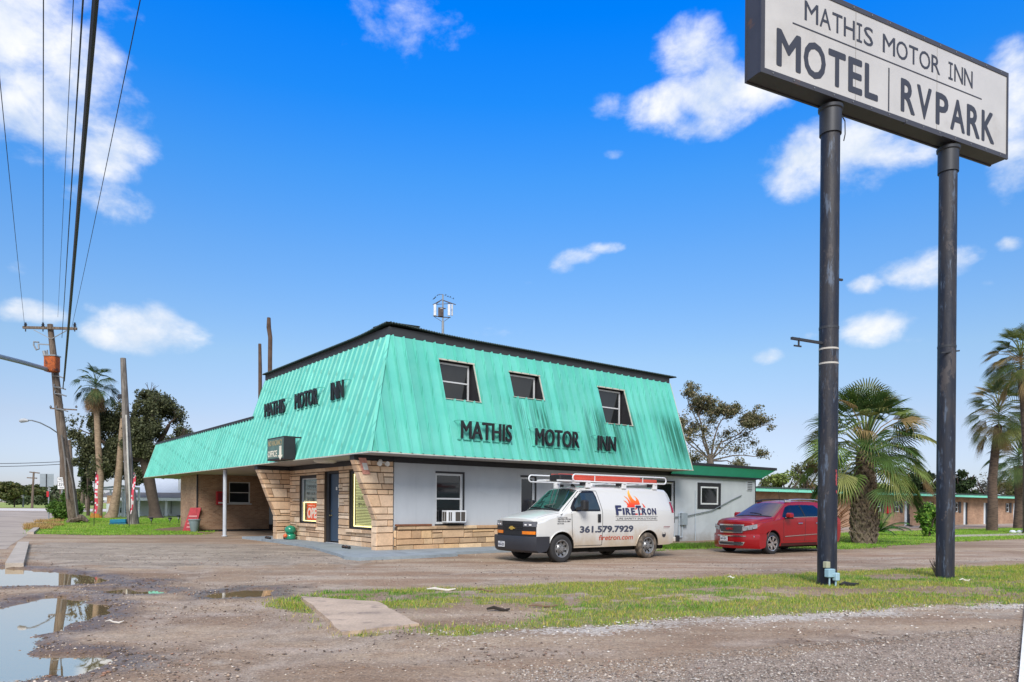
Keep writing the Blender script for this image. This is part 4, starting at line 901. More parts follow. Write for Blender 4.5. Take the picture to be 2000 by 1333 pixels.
# ---- projecting office sign
t = thing('office_sign', 'dark box sign reading OFFICE with a white arrow hanging at the left eave', 'sign', W(-.4, 6.0, 3.22), TH)
mb = MB(); mb.box(0, .42, 0, 1.75, 0, .85); mb.build('sign_box', m_black, t)
mb = MB(); mb.box(-.012, -.002, .06, 1.69, .06, .80); mb.build('sign_face', mat('faded_green_panel', '#54716a', .5, var=.25, vscale=3), t)
mb = MB(); eu, ev = Vector((0, -1, 0)), Vector((0, 0, 1)); text(mb, 'OFFICE', (-.014, 1.66, 0), eu, ev, 0.02, .98, .12, .36, Vector((-.006, 0, 0)), .02)
mb.prism([(1.32, -.02), (1.56, .16), (1.42, .16), (1.42, .5), (1.22, .5), (1.22, .16), (1.08, .16)], (-.014, 1.66, 0), eu, ev, (-.01, 0, 0)); mb.build('lettering', mat('cream_letters', '#e6e2cf', .5, var=.1), t, fix=False)
mb = MB(); text(mb, 'NO VACANCY', (-.014, 1.66, 0), eu, ev, .06, 1.5, .54, .74, Vector((-.006, 0, 0)), .01); mb.build('lettering', mat('faded_tan_letters', '#a89a72', .5, var=.2), t, fix=False)
mb = MB(); mb.bar((.42, .1, .82), (.82, .1, .84), .03, .05); mb.bar((.80, .1, .84), (.44, .1, .1), .03, .05); mb.build('bracket', m_black, t); mb = MB(); mb.bar((.42, 1.6, .82), (.82, 1.6, .84), .03, .05); mb.build('bracket', m_black, t)
# ---- small things on the building
t = thing('window_air_conditioner', 'white window air conditioner in the lower right wall window by the stone band', 'air conditioner', W(3.3, VW-.02, .98), TH)
mb = MB(); mb.box(.06, .86, -.34, .0, 0, .42, bev=.012); mb.build('casing', mat('white_enamel', '#d6d9db', .4, var=.06), t)
mb = MB()
for i, (a, b) in enumerate(((.40, .60), (.63, .80))): mb.box(a, b, -.346, -.341, .05, .37)
mb.box(.12, .17, -.346, -.341, .06, .36); mb.box(.2, .25, -.346, -.341, .06, .36); mb.box(.054, .059, -.28, -.18, .05, .37); mb.box(.054, .059, -.15, -.05, .05, .37); mb.build('grille', mat('dark_grille', '#4b4640', .7), t)
mb = MB(); mb.box(-.05, 1.0, -.03, 0, -.04, -.005); mb.build('sill_board', m_light, t)
t = thing('security_light', 'white twin head floodlight under the eave at the stone corner pillar', 'floodlight', W(.95, VW-.06, 2.92), TH); mw_ = mat('white_plastic', '#dcdcd8', .4)
mb = MB(); mb.lathe([(.07, 0), (.07, -.03), (.02, -.05)], 14, (0, 0, .06), 'y'); mb.bar((0, -.05, .05), (-.10, -.12, .0), .03, .03); mb.bar((0, -.05, .05), (.12, -.12, .0), .03, .03); mb.build('mount', mw_, t)
for sx_ in (-.13, .15):
    mb = MB(); mb.lathe([(.03, .08), (.06, .03), (.085, -.06), (.08, -.075), (0, -.06)], 16, (sx_, -.16, -.02), 'y'); mb.build('lamp_head', mw_, t, smooth=True)
t = thing('warning_notice', 'narrow red and white notice stuck to the top of the corner pillar', 'notice', W(.34, VW-.06, 2.55), TH)
mb = MB(); mb.prism([(0, 0), (.26, 0), (.10, .52), (-.16, .52)], (0, 0, 0), (1, 0, 0), (0, 0, 1), (0, -.01, 0)); mb.build('panel', mat('faded_red_notice', '#c98d7e', .6, var=.3, vscale=12), t)
mb = MB(); mb.prism([(.03, .14), (.20, .14), (.13, .36), (-.04, .36)], (0, -.012, 0), (1, 0, 0), (0, 0, 1), (0, -.004, 0)); mb.build('print', m_paper, t)
t = thing('fire_extinguisher_box', 'red fire extinguisher cabinet on the brick wall under the carport', 'cabinet', W(1.82, VB, 1.5), TH); m_red = mat('red_enamel', '#b3202a', .4, var=.1)
mb = MB(); mb.box(0, .42, -.2, 0, 0, .74, bev=.01); mb.build('cabinet', m_red, t); mb = MB(); mb.box(.07, .35, -.21, -.201, .22, .66); mb.build('door_window', mat('cabinet_glass', '#7d3238', .2), t)
mb = MB(); mb.box(.08, .34, -.206, -.201, .06, .14); mb.build('label_plate', m_paper, t)
# electrics on the annex wall
t = thing('electric_meter', 'grey electric meter with conduit loop on the annex wall behind the van', 'meter', W(15.9+.35, VW, .0), TH); m_cond = mat('painted_conduit', '#a9b5bf', .5); m_met = mat('meter_grey', '#8f9aa2', .4)
mb = MB(); mb.box(0, .38, -.16, 0, .75, 1.3, bev=.01); mb.build('meter_box', m_met, t)
mb = MB(); mb.tube([(-.12, -.06, .1), (-.12, -.06, 1.28), (.05, -.06, 1.33)], .03, 8); mb.tube([(.1, -.06, .75), (.1, -.06, .2), (-.5, -.06, .2)], .03, 8); mb.tube([(-.5, -.06, .4), (-.5, -.1, .12), (-.95, -.1, .12), (-.95, -.1, .42), (-1.2, -.1, .42), (-1.2, -.1, 0)], .035, 8); mb.build('conduit', m_cond, t)
t = thing('junction_box', 'small pale junction box low on the annex wall left of the meter', 'junction box', W(15.45, VW, .15), TH); mb = MB(); mb.box(0, .22, -.15, 0, 0, .5, bev=.01); mb.build('box', m_cond, t); mb = MB(); mb.box(.02, .2, -.16, -.151, .05, .45); mb.build('cover', m_met, t)
mb = MB(); mb.tube([(0, 0, 0), (0, 0, 2.35)], .022, 8); tag(mb.build('wall_conduit', m_cond, loc=W(17.35, VW-.04, 0)), 'thin vertical conduit on the pale annex wall left of the square window', 'pipe')
pts = [W(13.5, VW-.06, .98), W(15.2, VW-.06, 1.08), W(16.8, VW-.06, 1.18), W(18.6, VW-.06, 1.42), W(20.2, VW-.06, 1.95), W(21.0, VW-.05, 2.18)]
mb = MB(); mb.tube(pts, .022, 6); tag(mb.build('loose_cable', mat('grey_cable', '#6f777d', .6)), 'grey cable sagging diagonally across the annex wall below the square window', 'cable')
mb = MB(); mb.lathe([(.06, 0), (.06, .08), (.03, .12), (.03, .2), (.05, .24), (0, .26)], 10); tag(mb.build('wall_tap', m_met, loc=W(20.6, VW-.1, .95), smooth=True), 'small dark tap sticking out of the annex wall above the red car bonnet', 'tap')
# chimney/vent on annex roof
mb = MB(); mb.box(-.2, .2, -.2, .2, 0, .55); mb.box(-.26, .26, -.26, .26, .55, .62); tag(mb.build('roof_vent', mat('rusty_vent', '#6a4436', .8, var=.3), loc=W(20.8, 5.5, 3.6)), 'rusty square vent standing on the flat annex roof', 'roof vent')
# ================================================================ vehicles
class Body:
    """car body as a loft: x runs from the nose (0) to the tail; keyed sections (x, zb, w, zbelt, ztop, wt)"""
    def __init__(s, keys, crown=.03, rc=.09, nose_c=.3, nose_L=.9, nose_p=2.4, tail_c=.06, lowtuck=.06):
        s.k = keys; s.crown = crown; s.rc = rc; s.nc, s.nL, s.np = nose_c, nose_L, nose_p; s.tc = tail_c; s.W = max(k[2] for k in keys); s.xe = keys[-1][0]; s.lt = lowtuck
    def par(s, x):
        k = s.k
        if x <= k[0][0]: return k[0][1:]
        for a, b in zip(k[:-1], k[1:]):
            if x <= b[0]:
                t = (x-a[0])/(b[0]-a[0]); return tuple(p*(1-t)+q*t for p, q in zip(a[1:], b[1:]))
        return k[-1][1:]
    def ring(s, x):
        zb, w, zbelt, ztop, wt = s.par(x); rc = min(s.rc, (ztop-zb)*.3); zk = min(zbelt, ztop-rc-.01); o = []
        for i in range(9):
            t = i/8; z = zb+(zk-zb)*t; y = w*(1-s.lt*(1-t)**3-.012*t**2); o.append((y, z))
        yb = w*(1-.012)
        for i in range(1, 8):
            t = i/7; z = zk+(ztop-rc-zk)*t; o.append((yb+(wt-yb)*(t**1.15), z))
        for i in range(1, 6):
            a = i/5*math.pi/2; o.append((wt-rc*1.2*(1-math.cos(a)), ztop-rc+rc*math.sin(a)))
        yr = wt-rc*1.2
        for i in range(1, 7):
            t = 1-i/6; o.append((yr*t, ztop+s.crown*(1-t*t)))
        return o
    def warp(s, x, y, z):
        t = max(0., min(1., 1-x/s.nL)); t = t*t*(3-2*t); x2 = x+s.nc*(abs(y)/s.W)**s.np*t
        t = max(0., min(1., (x-s.xe+.5)/.5)); x2 -= s.tc*(abs(y)/s.W)**2.5*t
        return (x2, y, z)
    def side(s, x, z, off=0.):
        r = s.ring(x)
        for (y0, z0), (y1, z1) in zip(r[:-1], r[1:]):
            if z0 <= z <= z1 and z1 > z0: return y0+(y1-y0)*(z-z0)/(z1-z0)+off
        return r[0][0]+off if z < r[0][1] else r[15][0]+off
    def top(s, x, y):
        zb, w, zbelt, ztop, wt = s.par(x); yr = wt-s.rc*1.2; t = min(1, abs(y)/max(yr, .01)); z = ztop+s.crown*(1-t*t)
        if abs(y) > yr:
            r = s.ring(x)
            for (y0, z0), (y1, z1) in zip(r[::-1][:-1], r[::-1][1:]):
                if y0 <= abs(y) <= y1: return z0+(z1-z0)*(abs(y)-y0)/max(y1-y0, 1e-6)
        return z
    def mesh(s, xs):
        mb = MB(); NR = None
        for x in xs:
            r = s.ring(x); full = [(-y, z) for y, z in r]+[(y, z) for y, z in r[::-1][1:]]; NR = len(full)
            mb.v += [s.warp(x, y, z) for y, z in full]
        n = len(xs)
        for i in range(n-1):
            for k in range(NR-1): a = i*NR+k; mb.f.append((a, a+1, a+NR+1, a+NR)); mb.c.append((1, 1, 1)); mb.m.append(0)
        def cap(x, flip):
            r = s.ring(x); M = 10; b = len(mb.v); rows = len(r)-1
            for y, z in r[:-1]:
                for j in range(M+1): f = -1+2*j/M; mb.v.append(s.warp(x, y*f, z))
            y, z = r[-1]; mb.v.append(s.warp(x, 0, z))
            for i in range(rows-1):
                for j in range(M): a = b+i*(M+1)+j; mb.f.append((a, a+1, a+M+2, a+M+1)); mb.c.append((1, 1, 1)); mb.m.append(0)
            for j in range(M): a = b+(rows-1)*(M+1)+j; mb.f.append((a, a+1, b+rows*(M+1))); mb.c.append((1, 1, 1)); mb.m.append(0)
        cap(xs[0], 0); cap(xs[-1], 1)
        for i in range(n-1): a, c = i*NR, i*NR+NR-1; mb.f.append((a, c, c+NR, a+NR)); mb.c.append((1, 1, 1)); mb.m.append(0)
        return mb
    def body(s, m, m_well, parent, wells, xs=None, R=.43, name='body', ang=28):
        xs = xs or sorted({round(k[0], 4) for k in s.k} | {i*.06 for i in range(1, int(s.xe/.06)+1) if i*.06 < s.xe-.02})
        mb = s.mesh(xs); o = mb.build(name, [m, m_well], parent)
        bm = bmesh.new(); bm.from_mesh(o.data); bmesh.ops.remove_doubles(bm, verts=bm.verts, dist=.0008); bmesh.ops.dissolve_degenerate(bm, edges=bm.edges, dist=.0005)
        bmesh.ops.recalc_face_normals(bm, faces=bm.faces); bm.to_mesh(o.data); bm.free()
        cutters = []
        for (wx, wz, rr) in wells:
            for sg in (-1, 1):
                c = MB(); pts = []
                c.lathe([(rr, sg*.55), (rr, sg*1.4)], 40, (wx, 0, wz), 'y'); co_ = c.build('cutter', m_well, parent); cutters.append(co_)
                md = o.modifiers.new('cut', 'BOOLEAN'); md.operation = 'DIFFERENCE'; md.object = co_; md.solver = 'EXACT'
        dg = bpy.context.evaluated_depsgraph_get(); dg.update(); me = bpy.data.meshes.new_from_object(o.evaluated_get(dg))
        o.modifiers.clear(); o.data = me
        for c in cutters: bpy.data.objects.remove(c)
        me.materials.clear(); me.materials.append(m); me.materials.append(m_well)
        for p_ in me.polygons:
            c = p_.center; p_.material_index = 0
            for (wx, wz, rr) in wells:
                if math.hypot(c.x-wx, c.z-wz) < rr-.0 and abs(c.y) > .5 and abs(c.y) < s.W-.008 and (abs(p_.normal.y) < .3 or abs(c.y) < .6): p_.material_index = 1
            if p_.normal.z < -.8: p_.material_index = 1
        smooth_obj(me, ang); return o
    def side_patch(s, mb, poly, sg, off=.004, n=14, m=6, th=.006):
        """poly: list of (x, zlo, zhi)"""
        xs = [q[0] for q in poly]; G_ = []
        for i in range(n+1):
            x = xs[0]+(xs[-1]-xs[0])*i/n
            for a, b in zip(poly[:-1], poly[1:]):
                if x <= b[0]+1e-9: t = (x-a[0])/(b[0]-a[0]); lo, hi = a[1]*(1-t)+b[1]*t, a[2]*(1-t)+b[2]*t; break
            G_.append([(x, lo+(hi-lo)*j/m) for j in range(m+1)])
        b0 = len(mb.v)
        for row in G_: mb.v += [s.warp(x, sg*(s.side(x, z)+off), z) for x, z in row]
        for i in range(n):
            for j in range(m): a = b0+i*(m+1)+j; f = (a, a+1, a+m+2, a+m+1); mb.f.append(f if sg < 0 else f[::-1]); mb.c.append((1, 1, 1)); mb.m.append(0)
    def top_patch(s, mb, rows, off=.005, m=12):
        """rows: list of (x, y0, y1)"""
        b0 = len(mb.v); n = 10; G_ = []
        for i in range(n+1):
            x = rows[0][0]+(rows[-1][0]-rows[0][0])*i/n
            for a, b in zip(rows[:-1], rows[1:]):
                if x <= b[0]+1e-9: t = (x-a[0])/(b[0]-a[0]); y0, y1 = a[1]*(1-t)+b[1]*t, a[2]*(1-t)+b[2]*t; break
            for j in range(m+1): y = y0+(y1-y0)*j/m; q = s.warp(x, y, s.top(x, y)+off); mb.v.append((q[0]-off, q[1], q[2]))
        for i in range(n):
            for j in range(m): a = b0+i*(m+1)+j; mb.f.append((a, a+1, a+m+2, a+m+1)); mb.c.append((1, 1, 1)); mb.m.append(0)
    def front_patch(s, mb, y0, y1, z0, z1, off=.02, n=14, m=4, shrink=0., x=0., skirt=True, col=(1, 1, 1)):
        b0 = len(mb.v)
        for i in range(n+1):
            y = y0+(y1-y0)*i/n
            for j in range(m+1):
                z = z0+(z1-z0)*j/m; yy = y*(1-shrink*j/m); q = s.warp(x, yy, z); mb.v.append((q[0]-off, q[1], q[2]))
        c0 = len(mb.v)
        for i in range(n):
            for j in range(m): a = b0+i*(m+1)+j; mb.f.append((a, a+m+1, a+m+2, a+1)); mb.c.append(col); mb.m.append(0)
        if skirt:
            per = [b0+i*(m+1) for i in range(n+1)]+[b0+n*(m+1)+j for j in range(1, m+1)]+[b0+i*(m+1)+m for i in range(n-1, -1, -1)]+[b0+j for j in range(m-1, 0, -1)]
            d0 = len(mb.v); mb.v += [(mb.v[k][0]+off+.02, mb.v[k][1], mb.v[k][2]) for k in per]; L_ = len(per)
            for k in range(L_): mb.f.append((per[k], per[(k+1) % L_], d0+(k+1) % L_, d0+k)); mb.c.append(col); mb.m.append(0)
m_tyre = mat('tyre_rubber', '#2b2b2c', .85, var=.2, vscale=6, bump=.2, bscale=50); m_tyred = mat('muddy_tyre', '#4a443d', .9, var=.2, vscale=6, col2='#6f6457', c2lo=.45, c2hi=.6, c2scale=6)
m_blk = mat('black_plastic', '#1b1c1f', .55, var=.1); m_blkg = mat('gloss_black', '#0e0f11', .25, var=.05); m_well = mat('wheel_well_dark', '#141311', .95, var=.1)
m_steel = mat('steel_rim', '#8e8f90', .35, metal=.6, var=.1, vscale=8); m_chrome = mat('chrome', '#d5d7da', .12, metal=1, var=0)
m_plate = mat('number_plate', '#c9ccd0', .5, var=.05); m_seam = mat('panel_gap', '#35373a', .8, var=0)
m_amber = mat('amber_lens', '#e07a10', .2, var=.1, vscale=20, coat=.5); m_lens = mat('clear_lens', '#9da3aa', .12, var=.15, vscale=15, coat=1.); m_redl = mat('red_lens', '#a0141c', .15, var=.1, coat=.6)
m_int2 = mat('cabin_shadow', '#1b1e20', .9)
def wheel(parent, x, y, z, R, w, sg, kind, mt, name='wheel'):
    """sg -1: outer face towards -y"""
    mb = MB(); hw = w/2; r = .62*R
    prof = [(r, hw*.9), (R*.80, hw), (R*.93, hw*.92), (R*.985, hw*.72), (R, hw*.5), (R, -hw*.5), (R*.985, -hw*.72), (R*.93, -hw*.92), (R*.80, -hw), (r, -hw*.9), (r, hw*.9)]
    mb.lathe([(a, b) for a, b in prof], 40, (0, 0, 0), 'y', cap=False)
    for k in range(60): a = k/60*2*math.pi; mb.add([(R*1.004*math.cos(a), -hw*.55, R*1.004*math.sin(a)), (R*1.004*math.cos(a), hw*.55, R*1.004*math.sin(a)), (R*1.004*math.cos(a+.04), hw*.55, R*1.004*math.sin(a+.04)), (R*1.004*math.cos(a+.04), -hw*.55, R*1.004*math.sin(a+.04))], [(0, 1, 2, 3)])
    wo_ = mb.build(name, mt, parent, smooth=True, loc=(x, y, z), ang=50)
    mb = MB(); yo = sg*hw*.92
    if kind == 'steel':
        rr = r*1.02; mb.lathe([(rr, yo), (rr*.96, yo*1.02), (rr*.9, yo*.95), (rr*.84, yo*.55), (rr*.62, yo*.38), (rr*.46, yo*.62), (rr*.40, yo*.9), (rr*.2, yo*.95), (0, yo*.95)], 36, (0, 0, 0), 'y', cap=False)
        ri = mb.build('rim', m_steel, wo_, smooth=True, ang=40); mb = MB()
        for k in range(8): a = (k+.5)/8*2*math.pi; mb.lathe([(.030, yo*.50), (.030, yo*.62), (0, yo*.62)], 12, (rr*.72*math.cos(a), 0, rr*.72*math.sin(a)), 'y', mi=0)
        for k in range(8): a = k/8*2*math.pi; mb.lathe([(.016, yo*.6), (.012, yo*1.0), (0, yo*1.0)], 8, (rr*.32*math.cos(a), 0, rr*.32*math.sin(a)), 'y')
        mb.build('rim', m_blkg, wo_)
    else:
        rr = r*1.12; mb.lathe([(rr, yo), (rr*.97, yo*1.03), (rr*.93, yo*.97), (rr*.90, yo*.3), (rr*.2, yo*.3), (0, yo*.3)], 40, (0, 0, 0), 'y', cap=False); mb.build('rim', m_blkg, wo_, smooth=True, ang=40)
        mb = MB(); mb.lathe([(rr, yo*1.01), (rr*.97, yo*1.05), (rr*.90, yo*1.0)], 40, (0, 0, 0), 'y', cap=False); mb.lathe([(rr*.22, yo*.6), (rr*.2, yo*.95), (rr*.1, yo*1.0), (0, yo*1.0)], 20, (0, 0, 0), 'y')
        for k in range(6):
            a = k/6*2*math.pi+.26
            for da in (-.15, .15):
                p0 = Vector((rr*.15*math.cos(a), yo*.88, rr*.15*math.sin(a))); p1 = Vector((rr*.94*math.cos(a+da), yo*.93, rr*.94*math.sin(a+da))); mb.bar(p0, p1, .045, .03, up=(0, 1, 0))
        mb.build('rim', m_chrome, wo_)
    return wo_
# ---- white service van -------------------------------------------------
VA = 36.; a_ = rad(VA); gx_, gy_, _ = G(1097, 1100)
vex = Vector((math.cos(a_), math.sin(a_), 0)); vey = Vector((-math.sin(a_), math.cos(a_), 0)); VO = Vector((gx_, gy_, 0))-vex*.97-vey*(-.97)
VAN = thing('service_van', 'white cargo van with flame logo and phone number, ladder rack on roof', 'van', VO, a_)
m_vw = bpy.data.materials.new('white_van_paint'); N = NT(m_vw)
out = N.n('ShaderNodeOutputMaterial'); p = N.n('ShaderNodeBsdfPrincipled'); N.l(p.outputs[0], out.inputs[0]); tco = N.n('ShaderNodeTexCoord').outputs['Object']; s_ = N.n('ShaderNodeSeparateXYZ'); N.l(tco, s_.inputs[0])
dz = N.math('ADD', s_.outputs[2], N.math('MULTIPLY', N.math('SUBTRACT', N.noise(2.5, 5, .65, vec=tco, mscale=(1, 1, .6)), .5), .9)); dirt = N.ramp(dz, 1.02, .38)
dx = N.ramp(s_.outputs[0], 5.3, 1.2, .95, .30); dirt = N.math('MULTIPLY', dirt, N.ramp(s_.outputs[0], .95, 1.3))
c = N.mix(N.math('MULTIPLY', dirt, .72), lin('#cbccca'), lin('#a8916f')); N.l(c, p.inputs['Base Color']); N.l(N.ramp(dirt, 0, 1, .25, .7), p.inputs['Roughness']); p.inputs['Coat Weight'].default_value = .35; p.inputs['Coat Roughness'].default_value = .08
KV = [(0, .52, .93, 1.10, 1.20, .84), (.05, .50, .955, 1.10, 1.235, .86), (.25, .47, .975, 1.14, 1.29, .87), (.6, .42, .985, 1.24, 1.36, .87), (.98, .40, .99, 1.34, 1.42, .86), (1.06, .40, .99, 1.36, 1.45, .86), (1.80, .40, .99, 1.42, 2.06, .745), (1.98, .40, .99, 1.43, 2.12, .74), (2.3, .40, .99, 1.43, 2.15, .74),
      (5.1, .40, .99, 1.43, 2.15, .74), (5.45, .41, .985, 1.43, 2.12, .735), (5.58, .44, .975, 1.43, 2.04, .72), (5.66, .46, .965, 1.43, 1.9, .74)]
bv = Body(KV, crown=.035, rc=.12, nose_c=.17, nose_L=.7, nose_p=3.6)
FW, RW, WR_ = .97, 4.42, .395
bv.body(m_vw, m_well, VAN, [(FW, .40, .47), (RW, .40, .47)], ang=24)
m_glass_v = glass('van_tinted_glass', '#1e3a36', .03, .9); m_glass_s = glass('van_side_glass', '#27363a', .03, .8)
mb = MB(); bv.top_patch(mb, [(1.10, -.83, .83), (1.79, -.71, .71)], .006); bv_ws = mb.build('windscreen', m_glass_v, VAN, smooth=True)
mb = MB(); bv.top_patch(mb, [(1.02, -.89, .89), (1.10, -.86, .86)], .008); mb.build('cowl', m_blk, VAN)
for y0 in (-.55, .1):
    mb = MB(); P_ = [Vector((1.06+.09*t, y0+.62*t, 0)) for t in (0, .5, 1)]; P_ = [Vector((q.x, q.y, bv.top(q.x, q.y)+.03)) for q in P_]; mb.tube(P_, .012, 6); mb.build('wiper', m_blk, VAN)
for sg in (-1, 1):
    poly = [(1.36, 1.46, 1.50), (1.74, 1.46, 1.97), (1.86, 1.46, 2.0), (2.30, 1.46, 2.0), (2.36, 1.46, 1.96), (2.42, 1.46, 1.5)]
    mb = MB(); bv.side_patch(mb, [(q[0], q[1]-.02, q[2]+.03) for q in poly], sg, .004, 24); d_ = mb.build('door_window', m_blkg, VAN, smooth=True)
    mb = MB(); bv.side_patch(mb, [(1.50, 1.50, 1.60), (1.80, 1.49, 1.96), (2.30, 1.49, 1.975), (2.385, 1.49, 1.60)], sg, .008, 20); mb.build('pane', m_glass_s, d_, smooth=True)
    def line(pts, w_=.007, m=m_seam, nm='door_seam', off=.0035):
        mb = MB(); q = []
        for x, z in pts: q.append(Vector(bv.warp(x, sg*(bv.side(x, z)+off), z)))
        for A, B_ in zip(q[:-1], q[1:]): mb.bar(A, B_, w_*2, .004, up=(0, sg, 0))
        mb.build(nm, m, VAN)
    def seg(x0, z0, x1, z1, n=10): return [(x0+(x1-x0)*i/n, z0+(z1-z0)*i/n) for i in range(n+1)]
    line(seg(1.40, .55, 1.34, .9)+seg(1.34, .9, 1.32, 1.42)); line(seg(2.50, .46, 2.50, 1.4)+seg(2.50, 1.4, 2.44, 2.02)); line(seg(1.45, .46, 2.50, .46)); line(seg(2.44, 2.03, 1.85, 2.05))
    line(seg(2.62, 1.46, 5.5, 1.46, 20), .004, mat('soft_crease', '#c3c6c8', .5) if sg < 0 else m_seam, 'body_crease', .001)
    mb = MB(); bv.side_patch(mb, [(2.30, 1.12, 1.36), (2.42, 1.12, 1.36)], sg, .02, 3, 3); q_ = mb.build('door_handle', m_blk, VAN)
    # mirror
    mb = MB(); mb.box(1.50, 1.70, sg*1.20-.10, sg*1.20+.10, 1.46, 1.76, bev=.04); mb.bar((1.52, sg*.96, 1.50), (1.58, sg*1.14, 1.55), .10, .08); mb.build('mirror', m_blk, VAN, smooth=True, ang=30)
    # front wheel-arch lip
    for wx in (FW, RW):
        mb = MB(); q = []
        for i in range(19):
            t = i/18*math.pi*1.04-.02*math.pi; x, z = wx+.485*math.cos(t), .40+.485*math.sin(t)
            if z > .42: q.append(Vector(bv.warp(x, sg*(bv.side(x, z)+.004), z)))
        mb.tube(q, .018, 6); mb.build('arch_lip', m_vw, VAN, smooth=True)
    wheel(VAN, FW, sg*.86, WR_, WR_, .25, sg, 'steel', m_tyre); wheel(VAN, RW, sg*.86, WR_, WR_, .25, sg, 'steel', m_tyred)
    mb = MB(); bv.side_patch(mb, [(5.50, 1.40, 1.74), (5.63, 1.40, 1.74)], sg, .012, 3, 4); mb.build('tail_light', m_redl, VAN)
    # lettering on the side
# front: grille, lamps, bumper
mb = MB(); bv.front_patch(mb, -.90, .90, .74, 1.155, .03, 18, 3); gri = mb.build('grille', m_blk, VAN, smooth=True, ang=30)
mb = MB()
for z in (.90, .95, 1.0, 1.05): bv.front_patch(mb, -.46, .46, z, z+.012, .042, 10, 1)
mb.build('grille_bars', m_blkg, gri)
for sg in (-1, 1):
    y0, y1 = (-.915, -.50) if sg < 0 else (.50, .915)
    mb = MB(); bv.front_patch(mb, y0, y1, 1.01, 1.145, .045, 8, 3); hl = mb.build('headlight', mat('headlamp_glass', '#5e636c', .08, var=.2, vscale=12, coat=1), VAN, smooth=True)
    mb = MB()
    for yy in (.60, .76): bv.front_patch(mb, sg*yy-.035, sg*yy+.035, 1.045, 1.08, .055, 2, 1)
    mb.build('bulb', mat('lamp_reflector', '#f2f3f5', .1, var=0), hl)
    y0, y1 = (-.90, -.46) if sg < 0 else (.46, .90)
    mb = MB(); bv.front_patch(mb, y0, y1, .80, .885, .045, 8, 2); mb.build('indicator', m_amber, VAN, smooth=True)
mb = MB(); eu, ev = Vector((0, -1, 0)), Vector((0, 0, 1))
mb.prism([(-.13, -.025), (-.05, -.025), (-.05, -.05), (.05, -.05), (.05, -.025), (.13, -.025), (.105, .025), (.05, .025), (.05, .05), (-.05, .05), (-.05, .025), (-.105, .025)], (-.045, 0, .965), eu, ev, (-.02, 0, 0)); mb.build('emblem', mat('gold_emblem', '#cfae54', .3, metal=.5), VAN)
def bumper(B_, prof, yw, m, name, parent, n=26, xoff=0):
    """prof: closed (x,z) polygon, swept across y with the nose curve"""
    mb = MB(); L_ = len(prof)
    for i in range(n+1):
        y = -yw+2*yw*i/n
        for x, z in prof: mb.v.append(B_.warp(max(x, 0), y, z) if x >= 0 else (B_.warp(0, y, z)[0]+x, y, z))
    for i in range(n):
        for k in range(L_): a, b = i*L_+k, i*L_+(k+1) % L_; mb.f.append((a, b, b+L_, a+L_)); mb.c.append((1, 1, 1)); mb.m.append(0)
    mb.f += [tuple(range(L_)), tuple(range(n*L_, n*L_+L_))]; mb.c += [(1, 1, 1)]*2; mb.m += [0, 0]
    return mb.build(name, m, parent, smooth=True, ang=30)
bumper(bv, [(-.13, .70), (-.11, .745), (.30, .745), (.46, .745), (.46, .50), (.30, .34), (-.04, .30), (-.10, .36), (-.13, .50)], 1.005, mat('bumper_dark', '#2a2c33', .5, var=.08), 'bumper', VAN)
mb = MB(); mb.box(-.145, -.132, .22, .53, .42, .575); pl = mb.build('number_plate', m_plate, VAN)
mb = MB(); text(mb, 'TEXAS', (-.146, .375, 0), eu, ev, -.06, .06, .545, .565, Vector((-.003, 0, 0))); text(mb, 'RBB-6203', (-.146, .375, 0), eu, ev, -.14, .14, .45, .53, Vector((-.003, 0, 0)), .01); mb.build('plate_number', mat('plate_ink', '#3a3f55', .6), pl, fix=False)
mb = MB(); mb.box(5.60, 5.80, -.97, .97, .48, .64, bev=.02); mb.build('rear_bumper', m_vw, VAN); mb = MB(); mb.box(5.66, 5.84, -1.0, -.92, .48, .68, bev=.02); mb.build('bumper_end', m_blk, VAN)
# hood seam + underbody
mb = MB(); mb.box(.6, 5.4, -.7, .7, .26, .45, bev=.03); mb.box(2.2, 3.2, -.78, -.5, .25, .40, bev=.05); mb.build('underbody', m_well, VAN)
for sg in (-1, 1):
    mb = MB(); q = [Vector(bv.warp(x, sg*(.80+.02*x), bv.top(x, .80+.02*x)+.004)) for x in (0.02, .2, .4, .6, .8, 1.0)]
    for A, B_ in zip(q[:-1], q[1:]): mb.bar(A, B_, .010, .005)
    mb.build('bonnet_seam', mat('seam_grey', '#8f9396', .7) if sg < 0 else m_seam, VAN)
# side graphics (both sides)
def sidetext(lst, m, name, sg, lab=None):
    mb = MB()
    for (s_, x0, x1, z0, z1, off, sh) in lst:
        if sg < 0: o, eu_ = Vector((x0, -bv.side((x0+x1)/2, (z0+z1)/2)-.003, 0)), Vector((1, 0, 0))
        else: o, eu_ = Vector((x1, bv.side((x0+x1)/2, (z0+z1)/2)+.003, 0)), Vector((-1, 0, 0))
        tilt = (bv.side((x0+x1)/2, z1)-bv.side((x0+x1)/2, z0))
        ev_ = Vector((0, sg*tilt/(z1-z0), 1)); o = o-ev_*((z0+z1)/2)+Vector((0, 0, (z0+z1)/2))
        text(mb, s_, o, eu_, ev_, 0, x1-x0, z0, z1, Vector((0, sg*.004, 0)), off, sh)
    return mb.build(name, m, VAN, fix=False)
m_navy = mat('navy_print', '#252a4e', .5); m_rust = mat('faded_red_print', '#b4472f', .6, var=.15); m_grey = mat('dark_grey_print', '#3f4048', .6)
